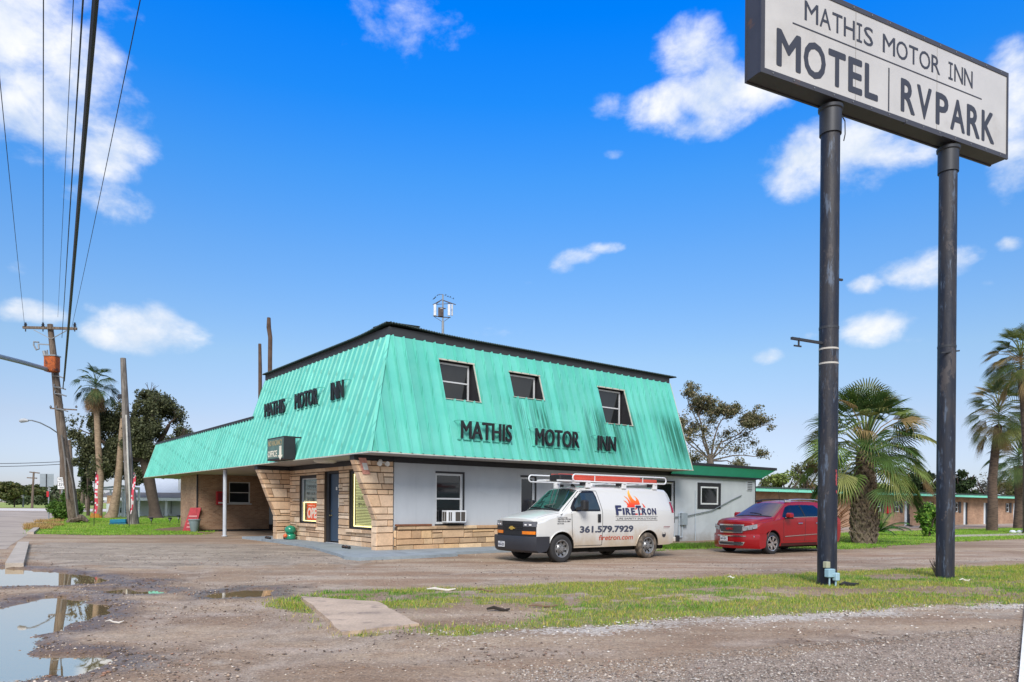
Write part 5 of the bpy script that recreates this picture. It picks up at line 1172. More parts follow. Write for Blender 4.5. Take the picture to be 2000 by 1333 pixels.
for sg in (-1,):
    sidetext([('361.579.7929', 1.62, 3.76, .825, 1.02, .05, 0)], mat('slate_print', '#3c4254', .6, var=.25, vscale=2), 'phone_number', sg)
    sidetext([('firetron.com', 2.37, 3.76, .60, .75, .012, .12)], m_rust, 'web_address', sg)
    L0, LW = 3.03, 1.72; fx = lambda x: L0+(x-250)/1285*LW
    zz = lambda y: 1.33+(955-y)/320*.29
    seq = [('F', 250, 440, 955, 635), ('I', 462, 520, 945, 720), ('R', 550, 700, 945, 720), ('E', 725, 850, 945, 720), ('T', 890, 1062, 955, 640), ('R', 1065, 1212, 945, 720), ('O', 1238, 1378, 945, 720), ('N', 1402, 1535, 945, 720)]
    sidetext([(c_, fx(a), fx(b), zz(y0), zz(y1), .055, 0) for c_, a, b, y0, y1 in seq], m_navy, 'logo_name', sg)
    sidetext([('LIFE SAFETY SOLUTIONS', fx(285), fx(1540), 1.20, 1.25, .0, 0)], m_grey, 'logo_motto', sg)
    sidetext([('TX ACR 1136', .80, 1.14, 1.255, 1.295, .02, 0), ('TEX SCR 1751343', .80, 1.29, 1.195, 1.235, .02, 0), ('TEX SCR-G-1894', .80, 1.26, 1.135, 1.175, .02, 0), ('B17136', .80, 1.03, 1.075, 1.115, .02, 0)], m_grey, 'licence_lettering', sg)
    ys = lambda x, z: -(bv.side(x, z)+.006)
    def flat(pts, m, name, off=0.):
        bm = bmesh.new(); vs = [bm.verts.new((fx(a), ys(fx(a), zz(b))-off, zz(b))) for a, b in pts]; f = bm.faces.new(vs); bmesh.ops.triangulate(bm, faces=[f])
        ex = bmesh.ops.extrude_face_region(bm, geom=bm.faces[:]); bmesh.ops.translate(bm, vec=(0, -.003, 0), verts=[v for v in ex['geom'] if isinstance(v, bmesh.types.BMVert)])
        me = bpy.data.meshes.new(name); bmesh.ops.recalc_face_normals(bm, faces=bm.faces); bm.to_mesh(me); bm.free(); me.materials.append(m); o = bpy.data.objects.new(name, me); COL.objects.link(o); o.parent = VAN
    m_fl = bpy.data.materials.new('flame_print'); N = NT(m_fl); out = N.n('ShaderNodeOutputMaterial'); p = N.n('ShaderNodeBsdfPrincipled'); N.l(p.outputs[0], out.inputs[0]); t_ = N.n('ShaderNodeTexCoord').outputs['Object']; q_ = N.n('ShaderNodeSeparateXYZ'); N.l(t_, q_.inputs[0])
    cc_ = N.mix(N.ramp(q_.outputs[2], 1.58, 1.80), lin('#d8361a'), lin('#ee6a12')); N.l(N.mix(N.ramp(q_.outputs[2], 1.75, 2.05), cc_, lin('#f6b64a')), p.inputs['Base Color'])
    flat([(620, 700), (650, 640), (640, 560), (565, 465), (640, 500), (690, 570), (705, 600), (715, 520), (700, 430), (620, 315), (700, 370), (750, 460), (790, 590), (775, 480), (755, 350), (765, 220), (825, 100), (830, 260), (870, 400), (920, 470), (955, 485), (985, 440), (975, 370), (935, 300), (1010, 370), (1050, 460), (1060, 560), (1050, 610), (885, 615), (870, 700)], m_fl, 'logo_flame')
    flat([(1150, 700), (1155, 630), (1125, 560), (1180, 610), (1215, 700)], m_fl, 'logo_flame')
    flat([(862, 950), (862, 760), (885, 720), (930, 720), (930, 950)], mat('flame_red', '#c0262a', .5), 'logo_flame', -.002); flat([(1022, 950), (1022, 730), (1060, 730), (1060, 950)], mat('flame_red', '#c0262a', .5), 'logo_flame', -.002)
    mb = MB()
    for z in (1.285, 1.17):
        A = [Vector((x, -(bv.side(x, z)+.005), z)) for x in (fx(240), fx(900), fx(1580))]
        for a, b in zip(A[:-1], A[1:]): mb.bar(a, b, .008, .008)
    mb.build('logo_rule', m_grey, VAN)
    mb = MB(); mb.lathe([(.085, -.0), (.085, -.004), (.07, -.004), (.07, 0)], 24, (5.12, -(bv.side(5.12, .72)+.001), .72), 'y'); mb.box(5.08, 5.16, -(bv.side(5.12, .72)+.004), -bv.side(5.12, .72), .71, .74); mb.build('round_sticker', m_grey, VAN)
    mb = MB(); yy = -(bv.side(5.15, .95)+.003); mb.box(5.10, 5.38, yy, yy+.01, .955, .975); mb.box(5.08, 5.36, yy, yy+.01, .92, .932); mb.lathe([(.04, 0), (.04, -.004), (.028, -.004), (.028, 0)], 14, (5.02, yy+.008, .94), 'y'); mb.build('small_sticker', mat('dull_red_print', '#84565a', .6), VAN)
    mb = MB(); mb.lathe([(.075, 0), (.075, -.002), (.068, -.002), (.068, 0)], 24, (3.0, -(bv.side(3.0, .8)+.0005), .80), 'y'); mb.build('fuel_flap', m_seam, VAN) if False else None
# roof rack
m_rack = mat('white_rack', '#dadcde', .4, var=.05)
def rail(y, x0, x1, z0, z1, name='rack_rail'):
    mb = MB(); r = (z1-z0)/2; q = []
    for i in range(9): a = math.pi/2+math.pi*i/8; q.append((x0+r+r*math.cos(a), y, z0+r+r*math.sin(a)))
    for i in range(9): a = -math.pi/2+math.pi*i/8; q.append((x1-r+r*math.cos(a), y, z0+r+r*math.sin(a)))
    q.append(q[0]); mb.tube(q, .022, 8, caps=False); mb.bar((2.4, y, z0), (2.4, y, z1), .02, .02); mb.bar((4.4, y, z0), (4.4, y, z1), .02, .02); return mb.build(name, m_rack, VAN, smooth=True)
rail(-.74, 1.55, 5.45, 2.30, 2.50); rail(.74, 1.1, 5.2, 2.30, 2.50)
mb = MB()
for x in (2.15, 3.6, 4.95):
    mb.box(x-.04, x+.04, -.78, .78, 2.27, 2.31)
    for sg in (-1, 1): mb.box(x-.09, x+.09, sg*.70-.05, sg*.70+.05, 2.12, 2.32, bev=.008)
mb.build('rack_crossbar', m_rack, VAN)
mb = MB()
for x in (2.15, 3.6, 4.95): mb.box(x-.22, x-.10, -.72, -.60, 2.19, 2.29)
mb.box(1.78, 1.86, .0, .12, 2.15, 2.22, bev=.02); mb.build('rack_clamp', m_blk, VAN)
mb = MB(); mb.prism([(0, 0), (.14, 0), (.14, .02), (.04, .09), (.02, .09)], (1.85, -.35, 2.15), (1, 0, 0), (0, 0, 1), (0, .05, 0)); mb.build('aerial', m_blk, VAN)
# ladder on the rack: a thing of its own
lz = 2.325; LD = thing('extension_ladder', 'orange and white extension ladder strapped on the van roof rack', 'ladder', VO+vex*1.35+vey*0+Vector((0, 0, lz)), a_)
m_or = mat('orange_fibreglass', '#c9513f', .5, var=.12, vscale=4); m_alu = mat('ladder_aluminium', '#c8cacb', .4, metal=.3)
for y in (-.52, -.10): mb = MB(); mb.box(.35, 3.9, y-.02, y+.02, .0, .11, bev=.006); mb.build('rail', m_or, LD)
for y in (-.47, -.15): mb = MB(); mb.box(-.1, 3.2, y-.018, y+.018, .115, .19, bev=.006); mb.build('rail', m_or, LD)
for k in range(11): mb = MB(); mb.tube([(.5+k*.31, -.50, .055), (.5+k*.31, -.12, .055)], .018, 8); mb.build('rung', m_alu, LD)
mb = MB(); mb.box(-.12, .36, -.56, -.06, -.01, .17, bev=.03); mb.build('black_cover', m_blk, LD)
mb = MB(); mb.box(-.2, .95, .02, .42, -.02, .03, bev=.01); mb.box(-.25, 1.0, -.62, -.56, -.03, .01, bev=.005); mb.build('side_board', m_rack, LD)
# ---- red SUV -----------------------------------------------------------
SA = 33.; a_ = rad(SA); gx_, gy_, _ = G(1508, 1083.5)
sex = Vector((math.cos(a_), math.sin(a_), 0)); sey = Vector((-math.sin(a_), math.cos(a_), 0)); SO = Vector((gx_, gy_, 0))-sex*.97-sey*(-.95)
SUV = thing('red_suv', 'metallic red family SUV with chrome grille parked beside the pale annex wall', 'car', SO, a_)
m_red2 = mat('red_car_paint', '#9a0a16', .3, metal=.15, var=.05, vscale=2, coat=.45, spec=.4)
KS = [(0, .30, .90, .93, 1.06, .78), (.05, .28, .93, .99, 1.12, .80), (.25, .26, .95, 1.07, 1.18, .84), (.7, .26, .965, 1.12, 1.225, .86), (1.12, .27, .975, 1.16, 1.255, .87), (1.20, .27, .975, 1.17, 1.275, .87), (1.98, .27, .975, 1.21, 1.71, .68), (2.2, .27, .975, 1.22, 1.775, .67), (2.6, .27, .975, 1.23, 1.81, .67),
      (3.9, .27, .975, 1.25, 1.80, .67), (4.5, .30, .97, 1.27, 1.74, .66), (4.74, .33, .96, 1.27, 1.64, .66), (4.98, .36, .94, 1.17, 1.30, .78), (5.06, .42, .92, .99, 1.10, .82)]
m_redlip = mat('red_lip_paint', '#7c0611', .5)
bs = Body(KS, crown=.035, rc=.10, nose_c=.36, nose_L=1.1, nose_p=2.2, tail_c=.12, lowtuck=.07)
SF, SR, SRr = .97, 4.02, .375
bs.body(m_red2, m_well, SUV, [(SF, .38, .44), (SR, .38, .44)], ang=24)
m_sg = glass('suv_side_glass', '#0e1316', .03, .8); m_sw = glass('suv_windscreen_glass', '#5a4a48', .03, 1.0)
mb = MB(); bs.top_patch(mb, [(1.22, -.82, .82), (1.99, -.64, .64)], .006); mb.build('windscreen', m_sw, SUV, smooth=True)
mb = MB(); bs.top_patch(mb, [(1.14, -.87, .87), (1.22, -.85, .85)], .007); mb.build('cowl', m_blk, SUV)
mb = MB(); q = [Vector((x, y, bs.top(x, y)+.025)) for x, y in ((1.24, -.30), (1.30, -.02), (1.33, .25))]; mb.tube(q, .01, 6); mb.build('wiper', m_blk, SUV)
for sg in (-1, 1):
    mb = MB(); bs.side_patch(mb, [(1.58, 1.25, 1.29), (1.98, 1.26, 1.60), (2.2, 1.265, 1.67), (2.9, 1.275, 1.69), (3.62, 1.285, 1.68), (3.9, 1.30, 1.40)], sg, .004, 30); wdw = mb.build('side_window', m_sg, SUV, smooth=True)
    mb = MB(); bs.side_patch(mb, [(3.98, 1.30, 1.37), (4.05, 1.30, 1.64), (4.45, 1.31, 1.62), (4.6, 1.32, 1.40)], sg, .004, 10); mb.build('side_window', m_sg, SUV, smooth=True)
    mb = MB(); bs.side_patch(mb, [(2.72, 1.27, 1.69), (2.80, 1.27, 1.69)], sg, .008, 2); mb.build('window_pillar', m_blk, SUV)
    def sline(pts, w_, m, nm, off=.006, h=.006, sg=sg):
        mb = MB(); q = [Vector(bs.warp(x, sg*(bs.side(x, z)+off), z)) for x, z in pts]
        for A, B_ in zip(q[:-1], q[1:]): mb.bar(A, B_, h, w_, up=(0, 0, 1)) if abs(A.z-B_.z) < abs(A.x-B_.x) else mb.bar(A, B_, w_, h, up=(0, sg, 0))
        mb.build(nm, m, SUV)
    sg_ = lambda x0, z0, x1, z1, n=10: [(x0+(x1-x0)*i/n, z0+(z1-z0)*i/n) for i in range(n+1)]
    sline(sg_(1.62, 1.245, 4.6, 1.29, 16), .02, m_chrome, 'chrome_strip'); sline(sg_(1.62, .60, 3.5, .66, 12), .025, m_chrome, 'side_moulding', .012, .02)
    sline(sg_(1.58, .45, 1.55, 1.15), .008, m_seam, 'door_seam', .002); sline(sg_(2.76, .42, 2.76, 1.2), .008, m_seam, 'door_seam', .002); sline(sg_(3.62, .75, 3.75, 1.22), .008, m_seam, 'door_seam', .002); sline(sg_(1.58, .44, 3.6, .44), .006, m_seam, 'door_seam', .002)
    for x in (2.45, 3.45): mb = MB(); y_ = sg*(bs.side(x, 1.04)+.022); mb.box(x-.12, x+.12, y_-.02, y_+.02, 1.025, 1.065, bev=.01); mb.build('door_handle', m_chrome, SUV)
    mb = MB(); mb.box(1.60, 1.80, sg*1.10-.12, sg*1.10+.12, 1.22, 1.41, bev=.05); mi_ = mb.build('mirror', m_red2, SUV, smooth=True); mb = MB(); mb.box(1.58, 1.78, sg*1.08-.13, sg*1.08+.10, 1.20, 1.24, bev=.01); mb.build('mirror_base', m_blk, mi_)
    for wx in (SF, SR):
        mb = MB(); q = []
        for i in range(19):
            t = i/18*math.pi; x, z = wx+.455*math.cos(t), .38+.455*math.sin(t); q.append(Vector(bs.warp(x, sg*(bs.side(x, z)+.004), z)))
        mb.tube(q, .014, 6); mb.build('arch_lip', m_redlip, SUV, smooth=True)
    wheel(SUV, SF, sg*.845, SRr, SRr, .25, sg, 'alloy', m_tyre); wheel(SUV, SR, sg*.845, SRr, SRr, .25, sg, 'alloy', m_tyre)
    mb = MB(); mb.tube([(2.15, sg*.60, 1.78), (2.35, sg*.60, 1.86), (3.0, sg*.60, 1.89), (3.8, sg*.60, 1.88), (4.4, sg*.60, 1.80)], .022, 8); mb.box(2.1, 2.4, sg*.60-.03, sg*.60+.03, 1.77, 1.86, bev=.01); mb.build('roof_rail', m_chrome if sg < 0 else m_blk, SUV, smooth=True)
    mb = MB(); bs.side_patch(mb, [(4.70, .98, 1.22), (5.0, .98, 1.14)], sg, .01, 4, 4); mb.build('tail_light', m_redl, SUV)
    mb = MB(); y0, y1 = sorted((sg*.42, sg*.94)); 
    # headlight: tapering patch
    b0 = len(mb.v); n_, m_ = 14, 5
    for i in range(n_+1):
        y = sg*(.50+(.90-.50)*i/n_); t = i/n_; z0, z1 = .79+.10*t, .94+.09*t
        for j in range(m_+1):
            z = z0+(z1-z0)*j/m_; xx = 0; q = bs.warp(xx, y, z); mb.v.append((q[0]-.045, q[1]+sg*.004, q[2]))
    for i in range(n_):
        for j in range(m_): a = b0+i*(m_+1)+j; mb.f.append((a, a+1, a+m_+2, a+m_+1)); mb.c.append((1, 1, 1)); mb.m.append(0)
    hl = mb.build('headlight', mat('suv_lamp_glass', '#969ca2', .08, var=.25, vscale=14, coat=1), SUV, smooth=True)
    mb = MB()
    for y_, r_ in ((.62, .05), (.76, .045)): q = bs.warp(0, sg*y_, .88); mb.lathe([(r_, 0), (r_*.9, -.01), (r_*.5, -.002), (0, -.004)], 18, (q[0]-.045, q[1], q[2]), 'x')
    mb.build('bulb', m_chrome, hl, smooth=True)
    mb = MB(); q = bs.warp(0, sg*.78, .60); mb.lathe([(.055, 0), (.05, -.02), (.03, -.012), (0, -.014)], 18, (q[0]-.02, q[1], q[2]), 'x'); mb.build('fog_lamp', m_chrome, SUV, smooth=True)
mb = MB(); bs.front_patch(mb, -.47, .47, .72, 1.01, .030, 12, 4, -.12); gr_ = mb.build('grille', m_chrome, SUV, smooth=True, ang=30)
mb = MB(); bs.front_patch(mb, -.43, .43, .75, .965, .042, 12, 4, -.12); mb.build('grille_mesh', mat('grille_dark', '#4a4c50', .4, metal=.4, var=.3, vscale=60), gr_, smooth=True, ang=30)
mb = MB(); text(mb, 'GMC', (-.046, 0, 0), eu, ev, -.15, .15, .825, .89, Vector((-.02, 0, 0)), .03); mb.build('badge', mat('red_badge', '#b5252c', .3, coat=.5), gr_, fix=False)
bumper(bs, [(-.05, .62), (-.03, .68), (.3, .70), (.45, .68), (.45, .36), (.3, .24), (.0, .20), (-.05, .30)], .962, m_red2, 'bumper', SUV)
mb = MB(); bs.front_patch(mb, -.60, .60, .60, .635, .075, 14, 1); mb.build('chrome_strip', m_chrome, SUV)
mb = MB(); bs.front_patch(mb, -.50, .50, .30, .42, .058, 12, 2, -.12); lo = mb.build('lower_grille', m_chrome, SUV); mb = MB(); bs.front_patch(mb, -.46, .46, .32, .40, .066, 12, 2, -.12); mb.build('lower_mesh', mat('grille_dark2', '#3a3c40', .5, var=.2, vscale=60), lo)
mb = MB(); mb.box(-.115, -.095, .04, .35, .44, .60); pl = mb.build('number_plate', m_plate, SUV)
mb = MB(); text(mb, 'TEXAS', (-.116, .195, 0), eu, ev, -.06, .06, .565, .585, Vector((-.003, 0, 0))); text(mb, 'BBX-1JDC', (-.116, .195, 0), eu, ev, -.13, .13, .47, .55, Vector((-.003, 0, 0)), .01); mb.build('plate_number', mat('plate_ink2', '#3a3f55', .6), pl, fix=False)
for sg in (-1, 1):
    mb = MB(); bs.side_patch(mb, [(1.48, .275, .37), (3.5, .275, .37)], sg, .006, 20, 3); mb.build('rocker_panel', mat('dark_rocker', '#3a0a0e', .4), SUV, smooth=True)
    q = [Vector(bs.warp(x, sg*(.80+.03*x), bs.top(x, .80+.03*x)+.003)) for x in (.04, .2, .4, .6, .8, 1.0, 1.12)]; mb = MB()
    for A, B_ in zip(q[:-1], q[1:]): mb.bar(A, B_, .010, .004)
    mb.build('bonnet_seam', m_seam, SUV)
mb = MB(); mb.box(.5, 4.7, -.68, .68, .20, .32, bev=.03); mb.build('underbody', m_well, SUV)
mb = MB(); mb.tube([(2.5, -.1, 1.83), (2.42, -.1, 2.18)], .006, 5); mb.build('aerial', m_blk, SUV)
# ================================================================ pylon sign
SGA = rad(25.5); p1 = G(1615, 1143); SG = thing('pylon_sign', 'tall sign reading MATHIS MOTOR INN, MOTEL, RV PARK on two dark poles', 'sign', (p1[0], p1[1], 0), SGA)
m_pole = bpy.data.materials.new('peeling_navy_steel'); N = NT(m_pole); out = N.n('ShaderNodeOutputMaterial'); p = N.n('ShaderNodeBsdfPrincipled'); N.l(p.outputs[0], out.inputs[0]); t_ = N.n('ShaderNodeTexCoord').outputs['Object']
c = N.mix(N.ramp(N.noise(1.2, 5, .6, vec=t_, mscale=(4, 4, .6)), .42, .58), lin('#0f192b'), lin('#2a2a30'))
c = N.mix(N.ramp(N.noise(3., 6, .7, vec=t_, mscale=(3, 3, .5)), .55, .66, 0, .8), c, lin('#56657a')); c = N.mix(N.ramp(N.noise(1.3, 6, .75, vec=t_, mscale=(2, 2, .9)), .58, .61, 0, .9), c, lin('#454143'))
N.l(c, p.inputs['Base Color']); p.inputs['Roughness'].default_value = .55; bb = N.n('ShaderNodeBump'); bb.inputs['Strength'].default_value = .25; bb.inputs['Distance'].default_value = .02; N.l(N.noise(30, 4, .6, vec=t_, mscale=(1, 1, .4)), bb.inputs['Height']); N.l(bb.outputs[0], p.inputs['Normal'])
m_galv0 = mat('bolt_steel', '#74777a', .5, metal=.3)
m_collar = mat('collar_steel', '#33363c', .5, metal=.2, var=.15); m_frame = mat('sign_frame', '#3a3b42', .5, var=.12, vscale=1.5, col2='#5a4638', c2lo=.64, c2hi=.7, c2scale=1.2)
m_face = mat('sign_acrylic', '#bbbab7', .22, var=.09, vscale=.6, spec=.6, col2='#aeaba5', c2lo=.55, c2hi=.75, c2scale=.7)
for x in (0., 3.80):
    mb = MB(); mb.lathe([(.19, -.3), (.19, 5.3), (.187, 5.3), (.187, 9.55)], 28, (x, 0, 0)); po = mb.build('pole', m_pole, SG, smooth=True, ang=60)
    mb = MB(); mb.lathe([(.215, 9.3), (.215, 9.78), (.24, 9.80), (.245, 9.86), (.14, 9.90), (.14, 10.05)], 28, (x, 0, 0)); mb.build('collar', m_collar, po, smooth=True)
    mb = MB(); mb.lathe([(.195, 5.28), (.195, 5.33)], 28, (x, 0, 0)); mb.build('weld_ring', m_collar, po)
    if x == 0:
        m_bd = mat('bare_band', '#b8b5ae', .5)
        for z in (4.55, 4.85): mb = MB(); mb.lathe([(.194, z), (.194, z+.035)], 28, (x, 0, 0)); mb.build('band', m_bd, po)
        mb = MB(); mb.bar((.15, 0, 6.35), (.36, -.02, 6.35), .04, .04); mb.build('bracket', m_collar, po); mb = MB(); mb.bar((-1.05, .0, 4.99), (-.18, 0, 4.98), .05, .05); mb.tube([(-.85, 0, 5.02), (-.85, 0, 4.86)], .02, 6); mb.bar((-.98, 0, 4.85), (-.78, 0, 4.85), .02, .03)
        mb.build('bracket', m_collar, po)
        mb = MB(); mb.box(-.24, -.13, -.20, -.10, .37, .50, bev=.01); po2 = mb.build('switch_box', mat('beige_box', '#a5a68e', .6, var=.1), po)
        mb = MB(); mb.box(-.29, -.10, -.30, -.18, .19, .36, bev=.012); mb.build('junction_box', mat('pale_blue_box', '#8fb2c0', .55, var=.1), po)
        mb = MB(); mb.box(-.13, -.02, -.34, -.24, .12, .28, bev=.012); mb.bar((-.20, -.29, .26), (-.05, -.29, .26), .03, .03); mb.tube([(-.22, -.25, .27), (-.22, -.25, 0)], .016, 8); mb.tube([(-.08, -.29, .16), (-.09, -.29, 0)], .018, 8); mb.build('conduit', mat('pale_blue_box2', '#9dbcc8', .55, var=.1), po)
        mb = MB()
        for (a, z, r_) in ((-1.45, 2.25, .05), (-1.42, 2.1, .04), (-1.5, 2.35, .03), (-1.4, 1.92, .035), (-1.47, 2.17, .035)):
            q = Vector((math.cos(a)*.1915, math.sin(a)*.1915, z)); n_ = Vector((math.cos(a), math.sin(a), 0)); t2 = Vector((-n_.y, n_.x, 0))
            mb.prism([(math.cos(k)*r_*random.uniform(.5, 1.2)*.6, math.sin(k)*r_*random.uniform(.7, 1.6)) for k in np.linspace(0, 6.28, 9)[:-1]], q, t2, (0, 0, 1), n_*.003)
        mb.build('paint_patch', mat('red_paint_remnant', '#a3464a', .6), po)
    else:
        mb = MB(); mb.bar((x-.36, -.1, 5.12), (x+.15, -.19, 5.20), .04, .03); mb.build('bracket', m_collar, po)
mb = MB(); mb.tube([(.16, -.05, 9.85), (.28, -.12, 9.6), (.24, -.16, 9.3), (.19, -.17, 9.15)], .012, 6); mb.build('cable', m_blk, SG)
x0, x1, z0, z1, hd = -2.12, 5.68, 9.93, 11.98, .20; fr = .10
mb = MB(); mb.box(x0, x1, -hd+.03, hd-.03, z0+.02, z1-.02); cab = mb.build('sign_cabinet', m_frame, SG)
mb = MB()
for s_ in (-1, 1):
    ya, yb = sorted((s_*(hd-.029), s_*(hd+.015)))
    mb.box(x0-.01, x1+.01, ya, yb, z0, z0+fr); mb.box(x0-.01, x1+.01, ya, yb, z1-fr, z1); mb.box(x0-.01, x0+fr*.9, ya, yb, z0+fr, z1-fr); mb.box(x1-fr*.5, x1+.01, ya, yb, z0+fr, z1-fr)
mb.bar((2.0, -.215, z0-.01), (3.2, -.215, z0-.015), .06, .05); mb.build('edge_frame', m_frame, cab)
mb = MB(); mb.box(x0+.05, x1-.03, -hd-.001, hd+.001, z0+.06, z1-.06); face = mb.build('sign_face', m_face, SG)
mb = MB()
m_ps = mat('face_seam_grey', '#8f8d88', .6)  # grey joint lines between the sign face panels
for x in (x0+2.6, x0+5.2): mb = MB(); mb.box(x-.006, x+.006, -hd-.004, -hd-.001, z0+fr, z1-fr); mb.build('panel_seam', m_ps, face)
mb = MB()
for x in np.linspace(x0+.3, x1-.3, 14):
    for z in (z0+.05, z1-.05): mb.box(x-.015, x+.015, -hd-.024, -hd-.016, z-.015, z+.015)
mb.build('frame_bolts', m_galv0, cab)
m_let = mat('charcoal_letters', '#33363f', .5, var=.05)
def signtext(sg):
    mb = MB(); y = sg*(hd+.003); d = Vector((0, sg*.004, 0))
    if sg < 0: o, eu_ = Vector((0, y, 0)), Vector((1, 0, 0))
    else: o, eu_ = Vector((x0+x1, y, 0)), Vector((-1, 0, 0))
    ev_ = Vector((0, 0, 1))
    def word(s, a, b, za, zb, off, serif=False):
        wd = {'I': .42, 'M': 1.12, 'N': .98, 'O': 1.06, 'T': .86, 'E': .72, 'L': .70, 'S': .84, 'A': .94, 'H': .96, 'R': .86, 'V': .92, 'P': .80, 'K': .86}
        if serif: wd = dict(wd, I=.56)
        g = .13; tot = sum(wd[c] for c in s)+g*(len(s)-1); u = a; k = (b-a)/tot
        for c in s:
            w_ = wd[c]*k
            if c == 'I' and serif:
                t_ = w_*.22; st = .055
                mb.prism([(u+w_/2-t_/2, za), (u+w_/2+t_/2, za), (u+w_/2+t_/2, zb), (u+w_/2-t_/2, zb)], o, eu_, ev_, d)
                for z in (za, zb-.045): mb.prism([(u+w_*.08, z), (u+w_*.92, z), (u+w_*.92, z+.045), (u+w_*.08, z+.045)], o, eu_, ev_, d*1.1)
            elif c == 'I': mb.prism([(u+w_*.3, za), (u+w_*.7, za), (u+w_*.7, zb), (u+w_*.3, zb)], o, eu_, ev_, d)
            else: text(mb, c, o, eu_, ev_, u, u+w_, za, zb, d, off)
            u += w_+g*k
    word('MATHIS', -.98, 1.0, 11.27, 11.66, .004, True); word('MOTOR', 1.30, 3.18, 11.27, 11.66, .004, True); word('INN', 3.46, 4.34, 11.27, 11.66, .004, True)
    word('MOTEL', -1.72, 1.16, 10.17, 10.90, .03); word('RV', 1.88, 2.90, 10.16, 10.88, .03); word('PARK', 3.04, 5.16, 10.16, 10.88, .03)
    mb.prism([(-1.30, 11.10), (4.68, 11.10), (4.68, 11.125), (-1.30, 11.125)], o, eu_, ev_, d); mb.prism([(1.48, 10.06), (1.515, 10.06), (1.515, 10.98), (1.48, 10.98)], o, eu_, ev_, d)
    mb.build('lettering', m_let, face, fix=False)
signtext(-1); signtext(1)
# ================================================================ utility poles and wires
m_wood = bpy.data.materials.new('weathered_pole'); N = NT(m_wood); out = N.n('ShaderNodeOutputMaterial'); p = N.n('ShaderNodeBsdfPrincipled'); N.l(p.outputs[0], out.inputs[0]); t_ = N.n('ShaderNodeTexCoord').outputs['Object']
c = N.mix(N.ramp(N.noise(1.5, 6, .7, vec=t_, mscale=(6, 6, .35)), .35, .65), lin('#4e4238'), lin('#7c6f62')); N.l(c, p.inputs['Base Color']); p.inputs['Roughness'].default_value = .9
m_grey_w = mat('grey_weathered_wood', '#807b76', .9, var=.25, vscale=1.5, col2='#5d5853', c2lo=.45, c2hi=.6, c2scale=2., c2stretch=(5, 5, .4)); m_ins = mat('insulator', '#2d3036', .3); m_rust2 = mat('rusted_orange_case', '#a4511d', .7, var=.3, vscale=2.5, col2='#5b2d18', c2lo=.5, c2hi=.62, c2scale=3.); m_galv = mat('galvanised', '#8d9296', .5, metal=.3, var=.1)
def rel(o, px, py, Y): q = D(px, py, Y); return (q[0]-o[0], q[1]-o[1], q[2]-o[2])
m_cond2 = mat('dull_conduit', '#6e6a66', .7, var=.2)
YP = 53.; up = G(146, 1022); UP = thing('utility_pole', 'leaning thick wooden utility pole with crossarm and rusted orange box, nearest the street', 'utility pole', up)
R_ = lambda px, py, Y=YP: rel(up, px, py, Y)
mb = MB(); mb.tube([(0, 0, -.4), R_(138, 960), R_(125, 880), R_(113, 780), R_(105, 700), R_(98, 634)], [.38, .36, .34, .29, .22, .19], 12, jit=.08); mb.build('pole', m_wood, UP, smooth=True)
mb = MB(); mb.bar(R_(45, 640, YP-.3), R_(150, 642.5, YP-.3), .14, .18); mb.build('crossarm', m_wood, UP)
mb = MB(); mb.bar(R_(66, 645, YP-.3), R_(99, 662, YP-.2), .05, .05); mb.bar(R_(130, 646, YP-.3), R_(101, 662, YP-.2), .05, .05); mb.bar(R_(77, 672.5), R_(100, 674), .08, .08); mb.build('brace', m_galv, UP)
for x in (50, 84, 146):
    q = Vector(R_(x, 640, YP-.3)); mb = MB(); mb.lathe([(.04, -.3), (.04, .05), (.13, .08), (.06, .16), (.12, .2), (.05, .28), (.08, .34), (0, .38)], 10, q); mb.build('insulator', m_ins, UP)
mb = MB(); q0 = R_(72, 668); mb.tube([R_(76, 669), R_(66, 668), R_(66, 675), R_(71, 684), R_(76, 682), R_(75, 672)], .06, 6); mb.tube([R_(90, 702), R_(86, 686)], .12, 8); mb.tube([R_(93, 700), R_(92, 684)], .06, 8); mb.build('cutout_switch', m_galv, UP)
mb = MB(); q = Vector(R_(102, 711, YP-.55)); mb.box(q.x-.42, q.x+.42, q.y-.35, q.y+.3, q.z-.60, q.z+.52, bev=.05); mb.build('transformer_box', m_rust2, UP); mb = MB(); mb.box(q.x-.45, q.x+.45, q.y-.38, q.y+.33, q.z+.52, q.z+.60); mb.build('box_lid', m_galv, UP)
mb = MB(); mb.tube([R_(93, 722, YP-.5), R_(40, 707, YP-7), R_(-20, 692, YP-13), R_(-120, 668, YP-20)], [.16, .15, .14, .12], 8); mb.build('mast_arm', m_galv, UP)
mb = MB(); mb.tube([R_(111, 845, YP-.4), R_(98, 836, YP-1), R_(78, 826, YP-1.6), R_(62, 821.5, YP-2), R_(52, 821.5, YP-2.2)], .045, 7); mb.build('lamp_arm', m_galv, UP)
q = Vector(R_(46, 822.5, YP-2.2)); mb = MB(); mb.tube([q+Vector((.35, 0, .02)), q+Vector((.1, 0, .05)), q+Vector((-.2, 0, .0)), q+Vector((-.3, 0, -.02))], [.07, .15, .14, .05], 10); mb.build('street_lamp_head', mat('lamp_head_grey', '#a3a8ad', .5), UP, smooth=True)
for py in (735, 757, 770, 800): mb = MB(); a = Vector(R_(115+(py-757)*.1, py, YP-.35)); mb.tube([a+Vector((.5, 0, -.15)), a, a+Vector((-.35, 0, .02)), a+Vector((-.35, 0, .25))], .05, 6); mb.build('insulator_hook', m_galv, UP)
mb = MB(); mb.tube([R_(132, 975, YP-.45), R_(127, 900, YP-.45), R_(120, 850, YP-.45)], .06, 6); mb.build('cable_conduit', m_cond2, UP); mb = MB(); mb.tube([R_(150, 1010, YP-.45), R_(141, 940, YP-.45), R_(131, 895, YP-.45)], .045, 6)
mb.build('cable_conduit', m_cond2, UP)
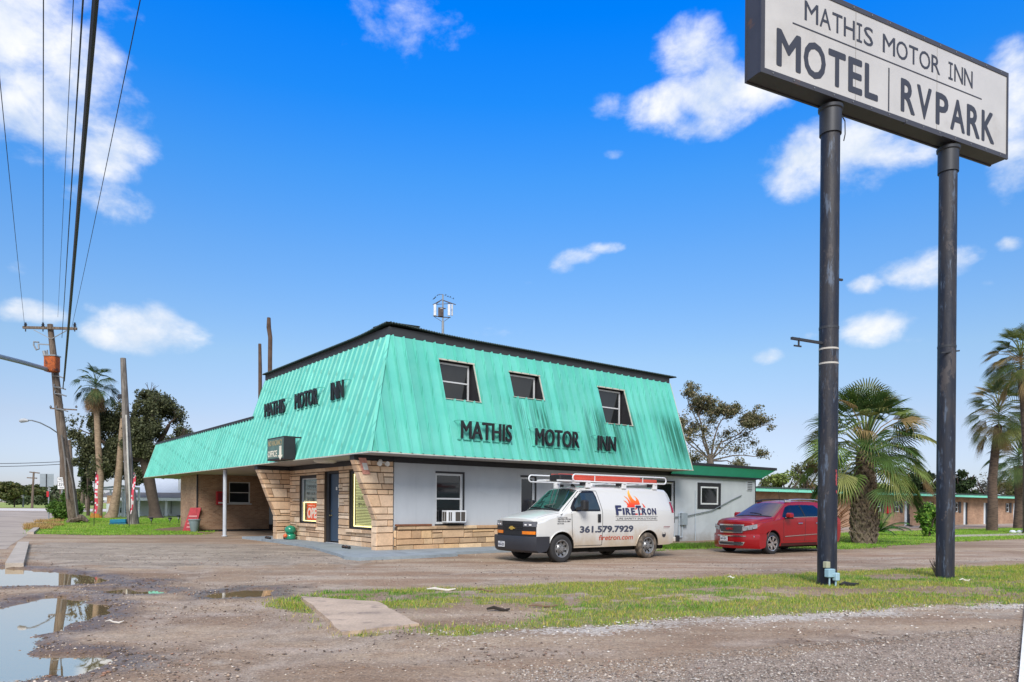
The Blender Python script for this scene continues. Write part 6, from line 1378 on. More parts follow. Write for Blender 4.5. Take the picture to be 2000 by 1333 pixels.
mb = MB(); mb.tube([(-.3, -.1, 0), (.1, -.3, .3), (.6, -.1, .4), (1.0, 0, .15)], [.3, .35, .25, .1], 8, jit=.4); mb.build('stump_base', m_wood, UP)
# second pole just behind
up2 = G(121, 1000); U2 = thing('utility_pole', 'thinner dark utility pole with a short crossarm right behind the leaning pole', 'utility pole', up2); Y2 = up2[1]; R2 = lambda px, py: rel(up2, px, py, Y2)
mb = MB(); mb.tube([(0, 0, -.4), R2(121, 900), R2(120, 790)], [.34, .30, .24], 10); mb.build('pole', m_wood, U2, smooth=True); mb = MB(); mb.bar(R2(98, 798), R2(150, 801), .16, .2); mb.build('crossarm', m_wood, U2)
for x in (99, 149): q = Vector(R2(x, 797)); mb = MB(); mb.lathe([(.08, 0), (.2, .1), (.08, .35), (0, .4)], 8, q); mb.build('insulator', m_ins, U2)
def simple_pole(px, py, tx, ty, r0, r1, label, arm=None, m=m_wood):
    b = G(px, py); t = thing('utility_pole', label, 'utility pole', b); q = rel(b, tx, ty, b[1]); mb = MB(); mb.tube([(0, 0, -.4), (q[0]*.5, 0, q[2]*.5), q], [r0, (r0+r1)/2, r1], 9); mb.build('pole', m, t, smooth=True)
    for (x0, y0, x1_, y1) in (arm or []): mb = MB(); mb.bar(rel(b, x0, y0, b[1]), rel(b, x1_, y1, b[1]), .25, .25); mb.build('crossarm', m, t)
    return t
simple_pole(62.5, 993, 66, 922, .28, .20, 'distant dark pole with two crossarms standing by the highway', [(53, 933.5, 72, 934.5), (58, 922.5, 77, 924.5)])
simple_pole(143, 1006, 136, 860, .30, .22, 'dark pole standing just to the right of the leaning pole, no crossarm')
simple_pole(158, 1003, 166, 913, .22, .15, 'slim tilted pole left of the red flag')
simple_pole(169.5, 998, 168.5, 943, .28, .22, 'short dark post behind the red flag left of the palm')
simple_pole(111, 990, 112, 947, .3, .3, 'short pale pole far off beside the route sign')
# wires
m_wire = mat('black_cable', '#1b1c1e', .6, var=0)
def wire(a, b, r, sag, label, ext=1.35):
    a, b = Vector(a), Vector(b); q = []
    for i in range(25):
        t = i/24*ext; s = -4*sag*(t/ext)*(1-t/ext); q.append(a.lerp(b, 0)+(b-a)*t+Vector((0, 0, s)))
    o = q[0].copy(); mb = MB(); mb.tube([k-o for k in q], r, 5); tag(mb.build('power_line', m_wire, loc=o), label, 'power line', 'overhead lines leaving the leaning pole')
def wp(px, py, z): r = ray(px, py); t = (z-CH)/r[2]; return (r[0]*t, t, z)
wire(D(48, 636, YP-.3), wp(-2, 130, 13.2), .012, .15, 'thin wire at the far left running up out of frame')
wire(D(84, 636, YP-.3), wp(85, 0, 13.6), .014, .15, 'thin vertical looking wire second from the left edge')
wire(D(113, 620, YP), wp(143, 0, 13.0), .010, .15, 'very thin wire left of the thick bundle')
wire(D(121, 660, YP), wp(162, 0, 12.2), .020, .1, 'medium black wire just left of the thick bundle')
wire(D(124, 740, YP), wp(181, 0, 9.5), .014, .1, 'thin wire running along the left side of the thick bundle')
wire(D(123, 760, YP), wp(187, 0, 8.9), .038, .1, 'thickest black cable of the overhead bundle')
wire(D(126, 745, YP), wp(189, 0, 9.2), .030, .1, 'thick black cable on the right side of the bundle')
wire(D(140, 640, YP), wp(270, 0, 12.6), .012, .3, 'thin slanting wire right of the thick bundle')
def wire2(a, b, r, sag, label, n=16):
    a, b = Vector(a), Vector(b); q = [a+(b-a)*(i/n)+Vector((0, 0, -4*sag*(i/n)*(1-i/n)))-a for i in range(n+1)]; mb = MB(); mb.tube(q, r, 5); tag(mb.build('power_line', m_wire, loc=a), label, 'power line', 'distant lines crossing to the left')
wire2(D(122, 902, Y2), D(-200, 898, 130), .05, .5, 'upper of the two distant lines low over the highway')
wire2(D(122, 907, Y2), D(-200, 905, 130), .05, .5, 'lower of the two distant lines low over the highway')
# bare poles on the lawn
gp = G(261, 1025); GPt = thing('wooden_mast', 'tall grey bare pole with white conduit leaning slightly on the left lawn', 'pole', gp); RG = lambda px, py: rel(gp, px, py, gp[1])
mb = MB(); mb.tube([(0, 0, -.3), RG(252, 930), RG(246, 820), RG(240.5, 700)], [.40, .30, .25, .18], 12, jit=.06); mb.build('pole', m_grey_w, GPt, smooth=True)
mb = MB(); a = Vector(RG(258, 985)); mb.tube([Vector(RG(259, 1000))+Vector((.05, -.4, 0)), Vector(RG(255, 900))+Vector((0, -.35, 0)), Vector(RG(251, 812))+Vector((0, -.3, 0))], .06, 7); mb.build('conduit', mat('white_conduit', '#c3c0b8', .6), GPt)
mb = MB(); q = Vector(RG(236, 775)); mb.box(q.x-.15, q.x+.15, -.2, .1, q.z-.15, q.z+.15, bev=.03); mb.bar(q, q+Vector((.4, 0, .1)), .06, .06); mb.bar(Vector(RG(243, 806)), Vector(RG(255, 806)), .1, .12); mb.build('bracket', m_ins, GPt)
m_palmdark = mat('dark_palm_bark', '#66554a', .95, var=.2, vscale=2, col2='#4d4038', c2lo=.45, c2hi=.62, c2scale=3., c2stretch=(1, 1, 5), bump=.4, bscale=12)
m_palmtrunk = mat('palm_trunk_bark', '#93806b', .95, var=.2, vscale=2, col2='#7a6856', c2lo=.45, c2hi=.62, c2scale=3., c2stretch=(1, 1, 5), bump=.4, bscale=12)
cp = G(216, 1012); CP = thing('cut_palm_trunk', 'leaning headless palm trunk with flared foot between the palm and the grey pole', 'palm trunk', cp); RC = lambda px, py: rel(cp, px, py, cp[1])
mb = MB(); mb.tube([RC(215, 1014), RC(221, 1002), RC(229, 960), RC(234, 900), RC(238, 850), RC(241, 806)], [.62, .48, .36, .31, .28, .22], 12, jit=.08); mb.build('trunk', m_palmtrunk, CP, smooth=True)
def headless(px, ty, py_b, Y, r, label, bend):
    b = (D(px, 987, Y)[0], Y, 0); t = thing('dead_palm_trunk', label, 'palm trunk', b); q = [rel(b, px+dx, y, Y) for dx, y in bend]; mb = MB(); mb.tube([(0, 0, 0)]+q, [r*1.2]+[r]*(len(q)-1)+[r*.8], 10, jit=.12); mb.build('trunk', mat('dark_dead_trunk', '#57463a', .95, var=.3, vscale=2), t, smooth=True)
headless(508, 672, 760, 58, .15, 'shorter bare dark trunk rising behind the mansard roof step', [(0, 800), (0, 720), (-.5, 672)])
tt = headless(527, 620, 735, 56, .17, 'taller bare dark trunk rising behind the left end of the roof parapet', [(0, 800), (.5, 700), (1, 660), (-2, 640), (-2, 621)])
# ================================================================ road signs, flags, lawn things
m_signback = mat('sign_back_aluminium', '#8f9aa0', .5, metal=.2, var=.08); m_signw = mat('sign_white', '#e3e5e6', .5, var=.03); m_ink = mat('sign_black', '#16171a', .5, var=0)
b = G(95, 1014); t = thing('road_sign', 'grey back of a square road sign on a post with a red reflector strip', 'road sign', b); r_ = lambda px, py: rel(b, px, py, b[1])
mb = MB(); mb.tube([(0, 0, -.2), (.0, 0, r_(92, 928)[2])], .06, 8); mb.build('post', m_galv, t); q0, q1 = r_(79, 951), r_(106, 926); mb = MB(); mb.box(q0[0], q1[0], -.10, -.07, q0[2], q1[2], bev=.012); mb.build('panel', m_signback, t)
mb = MB(); mb.bar(((q0[0]+q1[0])/2-.0, -.12, q0[2]-.1), ((q0[0]+q1[0])/2, -.12, q1[2]-.02), .14, .04); mb.build('stiffener', m_ins, t); q0, q1 = r_(92, 971), r_(96.5, 960); mb = MB(); mb.box(q0[0], q1[0], -.09, -.065, q0[2], q1[2]); mb.build('reflector', m_red, t)
b = G(121, 1004); t = thing('route_sign', 'white route marker sign reading WEST and 359 TEXAS', 'road sign', b); r_ = lambda px, py: rel(b, px, py, b[1])
mb = MB(); mb.tube([(0, 0, -.2), (0, 0, r_(120, 936)[2])], .10, 8); mb.build('post', m_galv, t)
for nm, (xa, yb, xb, ya), s_ in (('direction_panel', (113.5, 941, 127.5, 933), [('WEST', .12, .88, .2, .8)]), ('route_panel', (114, 955.5, 128.5, 942), [('359', .1, .9, .42, .9), ('TEXAS', .2, .8, .10, .32)])):
    q0, q1 = r_(xa, yb), r_(xb, ya); w_, h_ = q1[0]-q0[0], q1[2]-q0[2]; mb = MB(); mb.box(q0[0]-.04, q1[0]+.04, -.12, -.09, q0[2]-.04, q1[2]+.04); mb.box(q0[0], q1[0], -.135, -.121, q0[2], q1[2], mi=1); pn = mb.build(nm, [m_ink, m_signw], t)
    mb = MB()
    for st, u0, u1, v0, v1 in s_: text(mb, st, (q0[0], -.137, q0[2]), (1, 0, 0), (0, 0, 1), u0*w_, u1*w_, v0*h_, v1*h_, Vector((0, -.006, 0)), .02)
    mb.build('lettering', m_ink, pn, fix=False)
b = G(45, 991); t = thing('diamond_sign', 'small white diamond shaped road sign far away by the field', 'road sign', b); r_ = lambda px, py: rel(b, px, py, b[1])
mb = MB(); mb.tube([(0, 0, 0), (0, 0, r_(45, 960)[2])], .22, 6); mb.build('post', m_galv, t); q = Vector(r_(45, 963)); s_ = .048*b[1]*.075*.9; s_ = 5*b[1]/1400
mb = MB(); mb.prism([(-s_, 0), (0, -s_), (s_, 0), (0, s_)], (q.x, -.3, q.z), (1, 0, 0), (0, 0, 1), (0, -.1, 0)); mb.build('panel', m_signw, t); q = Vector(r_(45, 971)); mb = MB(); mb.box(q.x-s_*.5, q.x+s_*.5, -.4, -.3, q.z-s_*.5, q.z+s_*.5); mb.build('plaque', m_signw, t)
def flag(px, py, ty, wpx, label, lean=0.):
    b = G(px, py); t = thing('feather_flag', label, 'flag', b); r_ = lambda x, y: rel(b, x, y, b[1]); zt = r_(px, ty)[2]
    mb = MB(); mb.tube([(0, 0, 0), (lean*.3, 0, zt*.5), (lean*.8, 0, zt*.9), (lean+.12, 0, zt)], .022, 7); mb.build('pole', m_blk, t)
    w_ = wpx*b[1]/1400; n = 22; z0 = zt*.24; vs = []
    for i in range(n+1):
        f = i/n; z = z0+(zt*.99-z0)*f; x0 = lean*(f*.9); ww = w_*(.55+.45*math.sin(f*3.0))*(1 if f < .93 else (1-f)/.07+.05); off = .05*math.sin(f*9)
        vs += [(x0+.02, off*.3, z), (x0+.02+ww*.5, off, z), (x0+.02+ww, off*1.6+.02, z)]
    cols = []; mb = MB()
    for i in range(n):
        for j in range(2): a = i*3+j; mb.f.append((a, a+1, a+4, a+3)); wv = fbm(np.array([i*.9]), np.array([px*.1+j]), 5)[0]; mb.c.append((.62, .06, .10) if (wv < .56) else (.72, .62, .66)); mb.m.append(0)
    mb.v = vs; mb.build('banner', m_flagc, t, smooth=True, fix=False)
m_flagc = mat('flag_cloth', '#ffffff', .8, var=.05, attr=True)
flag(183.5, 1029, 921, 6, 'red and white feather flag in front of the tall palm', .05); flag(252, 1030, 922, 5, 'narrow furled red feather flag beside the grey pole', .28)
b = G(234, 1025); mb = MB(); mb.box(-.53, .53, -.35, .35, .0, .26, bev=.03); o = mb.build('teal_lid', mat('teal_plastic', '#0e6f93', .5, var=.1), loc=(b[0], b[1], .12)); o.rotation_euler = (0, rad(-3), .1); tag(o, 'flat teal plastic cover lying on the lawn left of the grey pole', 'utility cover'); mb = MB(); mb.box(-.58, .58, -.4, .4, -.12, -.002); mb.build('rim', mat('teal_rim', '#1a5f78', .6), o)
mb = MB(); 
for i, (px, py, h) in enumerate(((295.5, 1024, .50), (332, 1023, .46), (349, 1023, .66))):
    b = G(px, py); t = thing('solar_garden_light', ['leftmost black solar garden light on the lawn edge', 'smallest black solar garden light, the middle one of three', 'tallest black solar garden light, nearest the brick wall'][i], 'garden light', b, group='solar lights on the lawn edge')
    mb = MB(); mb.tube([(0, 0, 0), (0, 0, h*.45)], .022, 6); mb.build('stake', m_blk, t); mb = MB(); mb.lathe([(.03, h*.4), (.12, h*.78), (.15, h*.86), (.15, h*.93), (.05, h), (0, h)], 12); mb.build('lamp_head', m_blk, t); mb = MB(); mb.lathe([(.05, h*.50), (.11, h*.76), (.10, h*.77), (.04, h*.5)], 8, (0, -.012, 0)); mb.build('lens', mat('solar_lens', '#8f959a', .3), t)
# red board leaning on the wall
b = W(.62, 22.9); t = thing('sandwich_board', 'red board sign leaning against the brick wall corner', 'sign', b, TH)
mb = MB(); mb.prism([(-.62, 0), (.22, 0), (.62, 1.3), (-.10, 1.3)], (0, -.45, .02), (0, 0, 0) if False else (.55, -.83, 0), (0, 0, 1), (.05, .05, 0)); mb.build('board', mat('faded_red_board', '#b5404a', .6, var=.2, vscale=3), t)
mb = MB()
for i in range(4): mb.prism([(-.35+i*.05, .18+i*.2), (.1+i*.09, .18+i*.2), (.13+i*.09, .27+i*.2), (-.31+i*.05, .27+i*.2)], (-.012, -.462, .02), (.55, -.83, 0), (0, 0, 1), (-.01, -.01, 0))
mb.build('faded_print', mat('pink_print', '#cf8d90', .7), t); mb = MB(); mb.bar((.05, -.4, .05), (.35, .0, 1.2), .05, .04); mb.build('back_leg', m_blk, t)
b = W(.55, 21.6); t = thing('plant_pot', 'grey blue tapered plant pot at the corner of the brick wall', 'plant pot', b); mb = MB(); mb.lathe([(.16, 0), (.20, .05), (.29, .62), (.33, .64), (.33, .70), (.28, .70), (.24, .55), (0, .55)], 20); mb.build('pot', mat('pot_glaze', '#7f8e96', .6, var=.12), t, smooth=True)
mb = MB(); mb.lathe([(0, .555), (.235, .56)], 16); mb.build('soil', mat('soil', '#3c2e24', .95), t)
b = W(1.15, 9.35, .10); t = thing('garden_ornament', 'round green garden ornament with an orange ball beside the left stone pillar', 'ornament', b)
m_gr = mat('green_glaze', '#1c8a6a', .25, var=.15, vscale=6, coat=.6)
mb = MB(); mb.lathe([(0, 0), (.20, .02), (.24, .12), (.20, .22), (.12, .26)], 18); mb.lathe([(0, .22), (.16, .25), (.23, .36), (.22, .48), (.12, .57), (0, .60)], 20); mb.build('body', m_gr, t, smooth=True, ang=60); mb = MB(); mb.lathe([(0, -.09), (.07, -.06), (.1, 0), (.07, .06), (0, .09)], 14, (-.14, -.2, .16)); mb.build('ball', mat('orange_glaze', '#d9622c', .3, coat=.5), t, smooth=True, ang=60); mb = MB(); mb.box(-.32, -.1, .05, .22, 0, .2, bev=.03); mb.build('foot', m_blk, t)
def clutter(u, v, label):
    b = W(u, v, .10); t = thing('cast_iron_figurines', label, 'ornament', b, TH+1.5)
    mb = MB(); mb.box(-.32, .32, -.04, .04, .05, .075, bev=.01); mb.build('bar', mat('rusty_bar', '#6b4a3c', .8, var=.2), t)
    for x in (-.28, -.02, .24): mb = MB(); mb.lathe([(0, 0), (.05, .01), (.06, .06), (.04, .10), (0, .11)], 10, (x, 0, 0)); mb.build('foot', m_blk, t, smooth=True)
clutter(.45, 2.6, 'low rusty boot scraper on the slab by the right pillar'); clutter(.55, 10.3, 'low rusty boot scraper at the foot of the left pillar')
# ================================================================ white house, gazebo, brick motel row
m_wh = mat('white_siding', '#d4dade', .7, var=.05, vscale=.5); m_groof = mat('grey_shingle', '#6c6a68', .9, var=.15, vscale=1.5); m_metalroof = mat('pale_metal_roof', '#b4bcc4', .6, var=.05)
hb = G(215, 1012); YH = 84.
HB = (D(190, 985, YH)[0], YH, 0); t = thing('white_house', 'low white house with grey shingle porch roof behind the oak', 'house', HB)
hx = lambda px: D(px, 985, YH)[0]-HB[0]; hz = lambda py: D(270, py, YH)[2]
x0, x1 = hx(222), hx(420); zt = hz(968); mb = MB(); mb.box(x0, x1, .0, 8, 0, zt); wl = mb.build('wall', m_wh, t)
for px in (276, 315, 342): mb = MB(); mb.box(hx(px)-.12, hx(px)+.12, -2.2, -1.95, 0, zt-.2); mb.build('porch_post', m_wh, t)
mb = MB(); mb.prism([(-2.6, zt-.25), (0, zt+.35), (0.3, zt+.35), (.3, zt+.2), (-2.5, zt-.4)], (x0-.6, 0, 0), (0, 1, 0), (0, 0, 1), (x1-x0+1.2, 0, 0)); mb.build('porch_roof', m_groof, t)
mb = MB(); mb.box(x0-.6, x1+.6, -2.7, -2.6, zt-.62, zt-.28); mb.build('porch_fascia', m_wh, t)
zr = hz(930); mb = MB(); mb.prism([(0, zt+.3), (9, zt+.3), (4.5, zr+.4)], (hx(237), 0, 0), (0, 1, 0), (0, 0, 1), (x1-hx(237), 0, 0)); mb.build('roof', m_metalroof, t)
mb = MB(); mb.box(hx(350), x1, -.3, 3, hz(958), hz(930)); mb.box(hx(343), hx(352), -.4, -.3, hz(936), hz(931), mi=1); mb.build('upper_wall', [m_wh, m_groof], t)
mb = MB(); mb.box(hx(334), hx(336), -.1, -.02, .3, hz(978)); mb.build('downpipe', m_galv, t)
for px in (262, 302): mb = MB(); mb.box(hx(px)-.02, hx(px)+.02, -.02, -.001, 0, zt-.3); mb.build('panel_joint', m_galv, t)
GB = (D(197, 985, 74)[0], 74, 0); t = thing('white_pergola', 'white open framed pergola with a half wall beside the white house', 'pergola', GB); gx2 = lambda px: D(px, 985, 74)[0]-GB[0]; gz2 = lambda py: D(210, py, 74)[2]
for px in (198, 203.5, 209): mb = MB(); mb.box(gx2(px)-.07, gx2(px)+.07, (px-198)*.2, (px-198)*.2+.12, 0, gz2(956)); mb.build('post', m_wh, t)
for px in (215, 219, 236, 248): mb = MB(); mb.box(gx2(px)-.08, gx2(px)+.08, 2.3, 2.44, 0, gz2(953)); mb.build('post', m_wh, t)
mb = MB(); mb.bar((gx2(197), 0, gz2(954)), (gx2(213), 2.3, gz2(949)), .12, .2); mb.bar((gx2(213), 2.3, gz2(949)), (gx2(250), 2.3, gz2(954)), .12, .3); mb.bar((gx2(197), 0, gz2(957)), (gx2(215), 2.3, gz2(955)), .1, .12); mb.build('beam', m_wh, t)
mb = MB(); mb.box(gx2(198), gx2(222), 1.0, 1.1, gz2(984), gz2(968)); mb.build('half_wall_panel', mat('peach_panel', '#c9a27e', .7, var=.25, vscale=2), t); mb = MB(); mb.box(gx2(198), gx2(222), .9, .98, .1, gz2(984)); mb.box(gx2(200), gx2(220), .8, .9, gz2(1000), gz2(997)); mb.build('rail', m_wh, t)
# brick motel row, local x along the facade
MA = math.atan2(1400, 1958); b = G(1711, 1030); MR = thing('motel_room_row', 'long low tan brick motel wing with mint fascia and a row of room doors', 'building', (b[0], b[1], 0), MA)
m_brick2 = bpy.data.materials.new('tan_brick_row'); brickmat(m_brick2, '#b08d72', '#9d7a62', '#a39282', .3, .1)
DRS = [(4.8, 5.73), (9.29, 10.2), (16.33, 17.32), (20.85, 21.9), (28.18, 29.12)]; WNS = [(-.15, .85), (2.9, 4.0), (11.2, 12.3), (14.4, 15.3), (26.16, 27.2)]
op = [(a, b_, .05, 2.2) for a, b_ in DRS]+[(a, b_, 1.25, 2.2) for a, b_ in WNS]
mb = MB(); panelwall(mb, lambda u, z, d: (u, d, z), -24, 60, -.02, 2.75, op, .18); mb.build('brick_wall', m_brick2, MR, fix=False)
mb = MB(); mb.box(-24.5, 60.5, -1.0, -.95, 2.68, 2.90); mb.build('fascia', mat('mint_fascia', '#7fd8c0', .5, var=.06), MR)
mb = MB(); mb.box(-24.6, 60.6, -1.05, 9, 2.905, 3.0); mb.add([(-24.5, -.95, 2.70), (60.5, -.95, 2.70), (60.5, .0, 2.70), (-24.5, 0, 2.70)], [(0, 1, 2, 3)]); mb.build('roof', mat('dark_roof_edge', '#3b4a48', .8, var=.1), MR)
mb = MB(); mb.box(-24, 60, -.6, -.001, -.0, .06); mb.build('walkway', m_kerb, MR)
for a, b_ in DRS:
    mb = MB(); mb.box(a, b_, .08, .14, .05, 2.2); dd = mb.build('door', mat('room_door', '#23303c', .5), MR) if a == DRS[0][0] else mb.build('door', bpy.data.materials['room_door'], MR)
    mb = MB(); mb.box(a-.02, a+.36, -.02, .06, .05, 2.2); mb.build('door_frame', m_wh, dd)
for a, b_ in WNS:
    f_, p_ = MB(), MB(); sash(f_, p_, a+.25, b_-.05, 1.27, 2.18, .08, 1, 2, .07); p_.box(a, a+.22, -.03, .05, 1.25, 2.2); wf = f_.build('window', m_wh, MR); p_.build('pane', m_pane, wf)
    mb = MB(); mb.box(b_-.02, b_+.40, -.05, -.001, 1.2, 2.25); mb.build('shutter', mat('dark_shutter', '#3c3f44', .7) if a == WNS[0][0] else bpy.data.materials['dark_shutter'], wf)
mb = MB(); mb.box(1.5, 1.95, -.22, -.001, 1.15, 1.75, bev=.02); mb.build('extinguisher_cabinet', m_red, MR)
for x in (4.6, 27.9):
    mb = MB(); mb.lathe([(.3, .06), (.32, .1), (.05, .16), (.035, .9), (.06, .95), (.03, 1.1), (0, 1.12)], 12); tag(mb.build('ash_bin', m_blk, loc=Vector((b[0], b[1], 0))+Vector((math.cos(MA)*x+math.sin(MA)*.5, math.sin(MA)*x-math.cos(MA)*.5, 0)), smooth=True), 'black cigarette bin beside the first room door' if x < 9 else 'black cigarette bin beside the last room door at the far right', 'ash bin')
for x in (3.0, 11.5, 23.5, 35): mb = MB(); mb.lathe([(.3, 3.0), (.3, 3.12), (.45, 3.15), (.3, 3.25), (0, 3.3)], 12, (x, 4, 0)); mb.build('roof_vent', m_wh, MR, smooth=True)
for x in (8.0, 19.8): mb = MB(); mb.box(x-.1, x+.1, -1.15, -1.02, 2.7, 2.82); mb.build('eave_lamp', m_blk, MR)
# two white pebbles / lights on right lawn
for px in (1978, 1992): b2 = G(px, 1042); mb = MB(); mb.lathe([(0, 0), (.18, .03), (.2, .12), (.1, .2), (0, .21)], 10); tag(mb.build('white_stone', m_wh, loc=b2, smooth=True), 'white stone on the far right lawn, the '+('left' if px < 1985 else 'right')+' one of a pair', 'stone')
# ================================================================ cell tower
CT = D(865, 655, 95.); b = (CT[0], 95., 0); t = thing('cell_tower', 'slim cell phone mast with white panel antennas behind the roof', 'antenna mast', b); r_ = lambda px, py, dy=0: rel(b, px, py, 95+dy)
mb = MB(); mb.tube([(0, 0, 0), r_(865, 628)], [.30, .16], 10); mb.tube([r_(865, 628), r_(865, 576)], .10, 8); mb.build('mast', m_galv, t, smooth=True); m_pan = mat('antenna_panel', '#c9cdd0', .5)
for px, dy in ((849.5, -.4), (877, -.6), (883, .8), (862.5, -.9), (868, 1.0)):
    q0, q1 = r_(px, 617, dy), r_(px, 595, dy); hw = .17 if px < 880 else .1; mb = MB(); mb.box(q0[0]-hw, q0[0]+hw, dy-.1, dy+.1, q0[2] if px not in (862.5, 868) else q0[2]+.9, q1[2] if px not in (862.5, 868) else q1[2]-.5, bev=.03); mb.build('panel_antenna', m_pan if px != 868 else m_wood, t)
mb = MB(); top_ = r_(863, 586); 
for px in (845.5, 852, 882, 890): mb.bar(r_(px, 595.5 if px in (845.5, 890) else 594, -.3), top_, .09, .09)
mb.bar(r_(846, 617.5), r_(865, 620), .1, .1); mb.bar(r_(880, 620.5), r_(865, 620), .1, .1); mb.bar(r_(848, 619), r_(864, 629), .05, .05); mb.bar(r_(879, 620), r_(866, 629), .05, .05); mb.bar(r_(847, 595.5), r_(883, 593), .06, .06); mb.bar(r_(857.5, 575.5), r_(865, 575.5), .05, .05); mb.bar(r_(857.5, 575.5), r_(857.5, 577.5), .05, .05); mb.box(r_(861, 0)[0], r_(871, 0)[0], -.3, .3, r_(865, 619)[2], r_(865, 602)[2]); mb.build('mount_frame', mat('mast_dark', '#4a3f3c', .7, var=.2), t)
mb = MB()
for px, py in ((846, 585), (848, 584), (850, 582), (854, 578), (870, 577), (874, 580), (885, 584), (879, 581)): q = Vector(r_(px, py)); mb.tube([q, q+Vector((.1, 0, .12))], .05, 5)
pts = [r_(845, 586), r_(850, 580), r_(857, 575), r_(865, 576), r_(876, 580), r_(887, 585)]; mb.tube(pts, .015, 5); mb.build('whip_cables', m_blk, t)
# ================================================================ vegetation
m_leaf = bpy.data.materials.new('leaf'); N = NT(m_leaf); out = N.n('ShaderNodeOutputMaterial'); p = N.n('ShaderNodeBsdfPrincipled'); at = N.n('ShaderNodeAttribute', attribute_name='Col'); N.l(at.outputs[0], p.inputs['Base Color']); p.inputs['Roughness'].default_value = .6; p.inputs['Specular IOR Level'].default_value = .25
tr = N.n('ShaderNodeBsdfTranslucent'); N.l(at.outputs[0], tr.inputs[0]); mx = N.n('ShaderNodeMixShader'); mx.inputs[0].default_value = .25; N.l(p.outputs[0], mx.inputs[1]); N.l(tr.outputs[0], mx.inputs[2]); N.l(mx.outputs[0], out.inputs[0])
def leaves(name, blobs, n, size, pal, parent=None, label=None, shell=.55, loc=(0, 0, 0), asp=.55, gap=.0, seed=1):
    """blobs: (x,y,z,rx,ry,rz); small rhombus leaves in clumps through each blob's volume"""
    B = np.array(blobs); vol = B[:, 3]*B[:, 4]*B[:, 5]; pr = vol**.7; pr /= pr.sum(); k = RNG.choice(len(B), n, p=pr)
    d = RNG.normal(size=(n, 3)); d /= np.linalg.norm(d, axis=1)[:, None]; r = (shell+(1-shell)*RNG.random(n))**.8*(.75+.35*fbm(d[:, 0]*2.5+k*7.1, d[:, 1]*2.5+d[:, 2]*2.1, seed, 3)*1.3)
    P = B[k, :3]+d*B[k, 3:]*r[:, None]
    # clumping and gaps
    cs = size*6; g = fbm(P[:, 0]/cs+P[:, 1]/cs*.7, P[:, 2]/cs+P[:, 1]/cs*.5, seed+3, 3); keep = g > gap; P = P[keep]; k = k[keep]; n = len(P); g = g[keep]
    a = RNG.normal(size=(n, 3)); a /= np.linalg.norm(a, axis=1)[:, None]; b = np.cross(a, RNG.normal(size=(n, 3))); b /= np.linalg.norm(b, axis=1)[:, None]
    s = size*(.6+.8*RNG.random((n, 1))); V = np.stack([P+a*s*.5, P+b*s*asp*.5, P-a*s*.5, P-b*s*asp*.5], 1).reshape(-1, 3); F_ = np.arange(n*4).reshape(n, 4)
    pal = np.array([lin(c)[:3] for c in pal]); c = pal[RNG.integers(0, len(pal), n)]*(.65+.7*RNG.random((n, 1)))
    o = npmesh(name, V, F_, m_leaf, c, parent=parent, loc=loc if parent is None else None)
    return o
m_bark = mat('dark_bark', '#4b4038', .95, var=.25, vscale=3, bump=.5, bscale=15); m_bark2 = mat('pale_bark', '#6f665d', .95, var=.2, vscale=3)
def grow(mb, p, d, L, r, lvl, tips, up=.15, spread=.6, nb=3, taper=.62):
    p, d = Vector(p), Vector(d).normalized(); pts = [p]; rs = [r]; n = 4
    for i in range(n):
        d = (d+Vector((random.gauss(0, .12), random.gauss(0, .12), random.gauss(0, .08)+up*.15))).normalized(); p = p+d*L/n; pts.append(p); rs.append(r*(1-(1-taper)*(i+1)/n))
    mb.tube(pts, rs, 6 if lvl else 8)
    if lvl == 0 or r < .012: tips.append((p, L)); return
    if lvl <= 2: tips.append((p, L))
    for k in range(nb):
        a = random.uniform(0, 6.28); s = random.uniform(.5, 1.2)*spread; sd = Vector((math.cos(a), math.sin(a), random.uniform(-.2, .5))); grow(mb, pts[random.choice([2, 3, 4])] if k else p, (d+sd*s), L*random.uniform(.62, .85), r*taper*random.uniform(.7, 1), lvl-1, tips, up, spread, nb, taper)
# live oak on the left
random.seed(5)
ob = G(303, 1012); OT = thing('live_oak', 'large dark evergreen oak spreading behind the bare poles on the left lawn', 'tree', ob); YO = ob[1]; r_ = lambda px, py, dy=0: rel(ob, px, py, YO+dy)
mb = MB(); mb.tube([(0, 0, -.2), (0, 0, .25), r_(301, 990), r_(296, 960), r_(289, 925), r_(283, 890)], [1.0, .62, .5, .52, .55, .5], 12, jit=.12)
tips = []
for (px, py, dy, r0) in ((330, 830, 0, .3), (262, 840, 1, .32), (300, 800, -1, .28), (225, 860, 1, .26), (180, 850, 0, .22), (345, 860, -1, .22), (240, 800, 2, .25), (165, 880, 0, .16), (290, 780, 2, .2)):
    a = Vector(r_(284, 900)); q = Vector(r_(px, py, dy)); m_ = a.lerp(q, .5)+Vector((0, 0, -.4)); mb.tube([a, m_, q], [r0*1.2, r0, r0*.6], 7, jit=.1); grow(mb, q, q-a, .9, r0*.4, 2, tips, .1, .8)
mb.build('trunk', m_bark, OT, smooth=True)
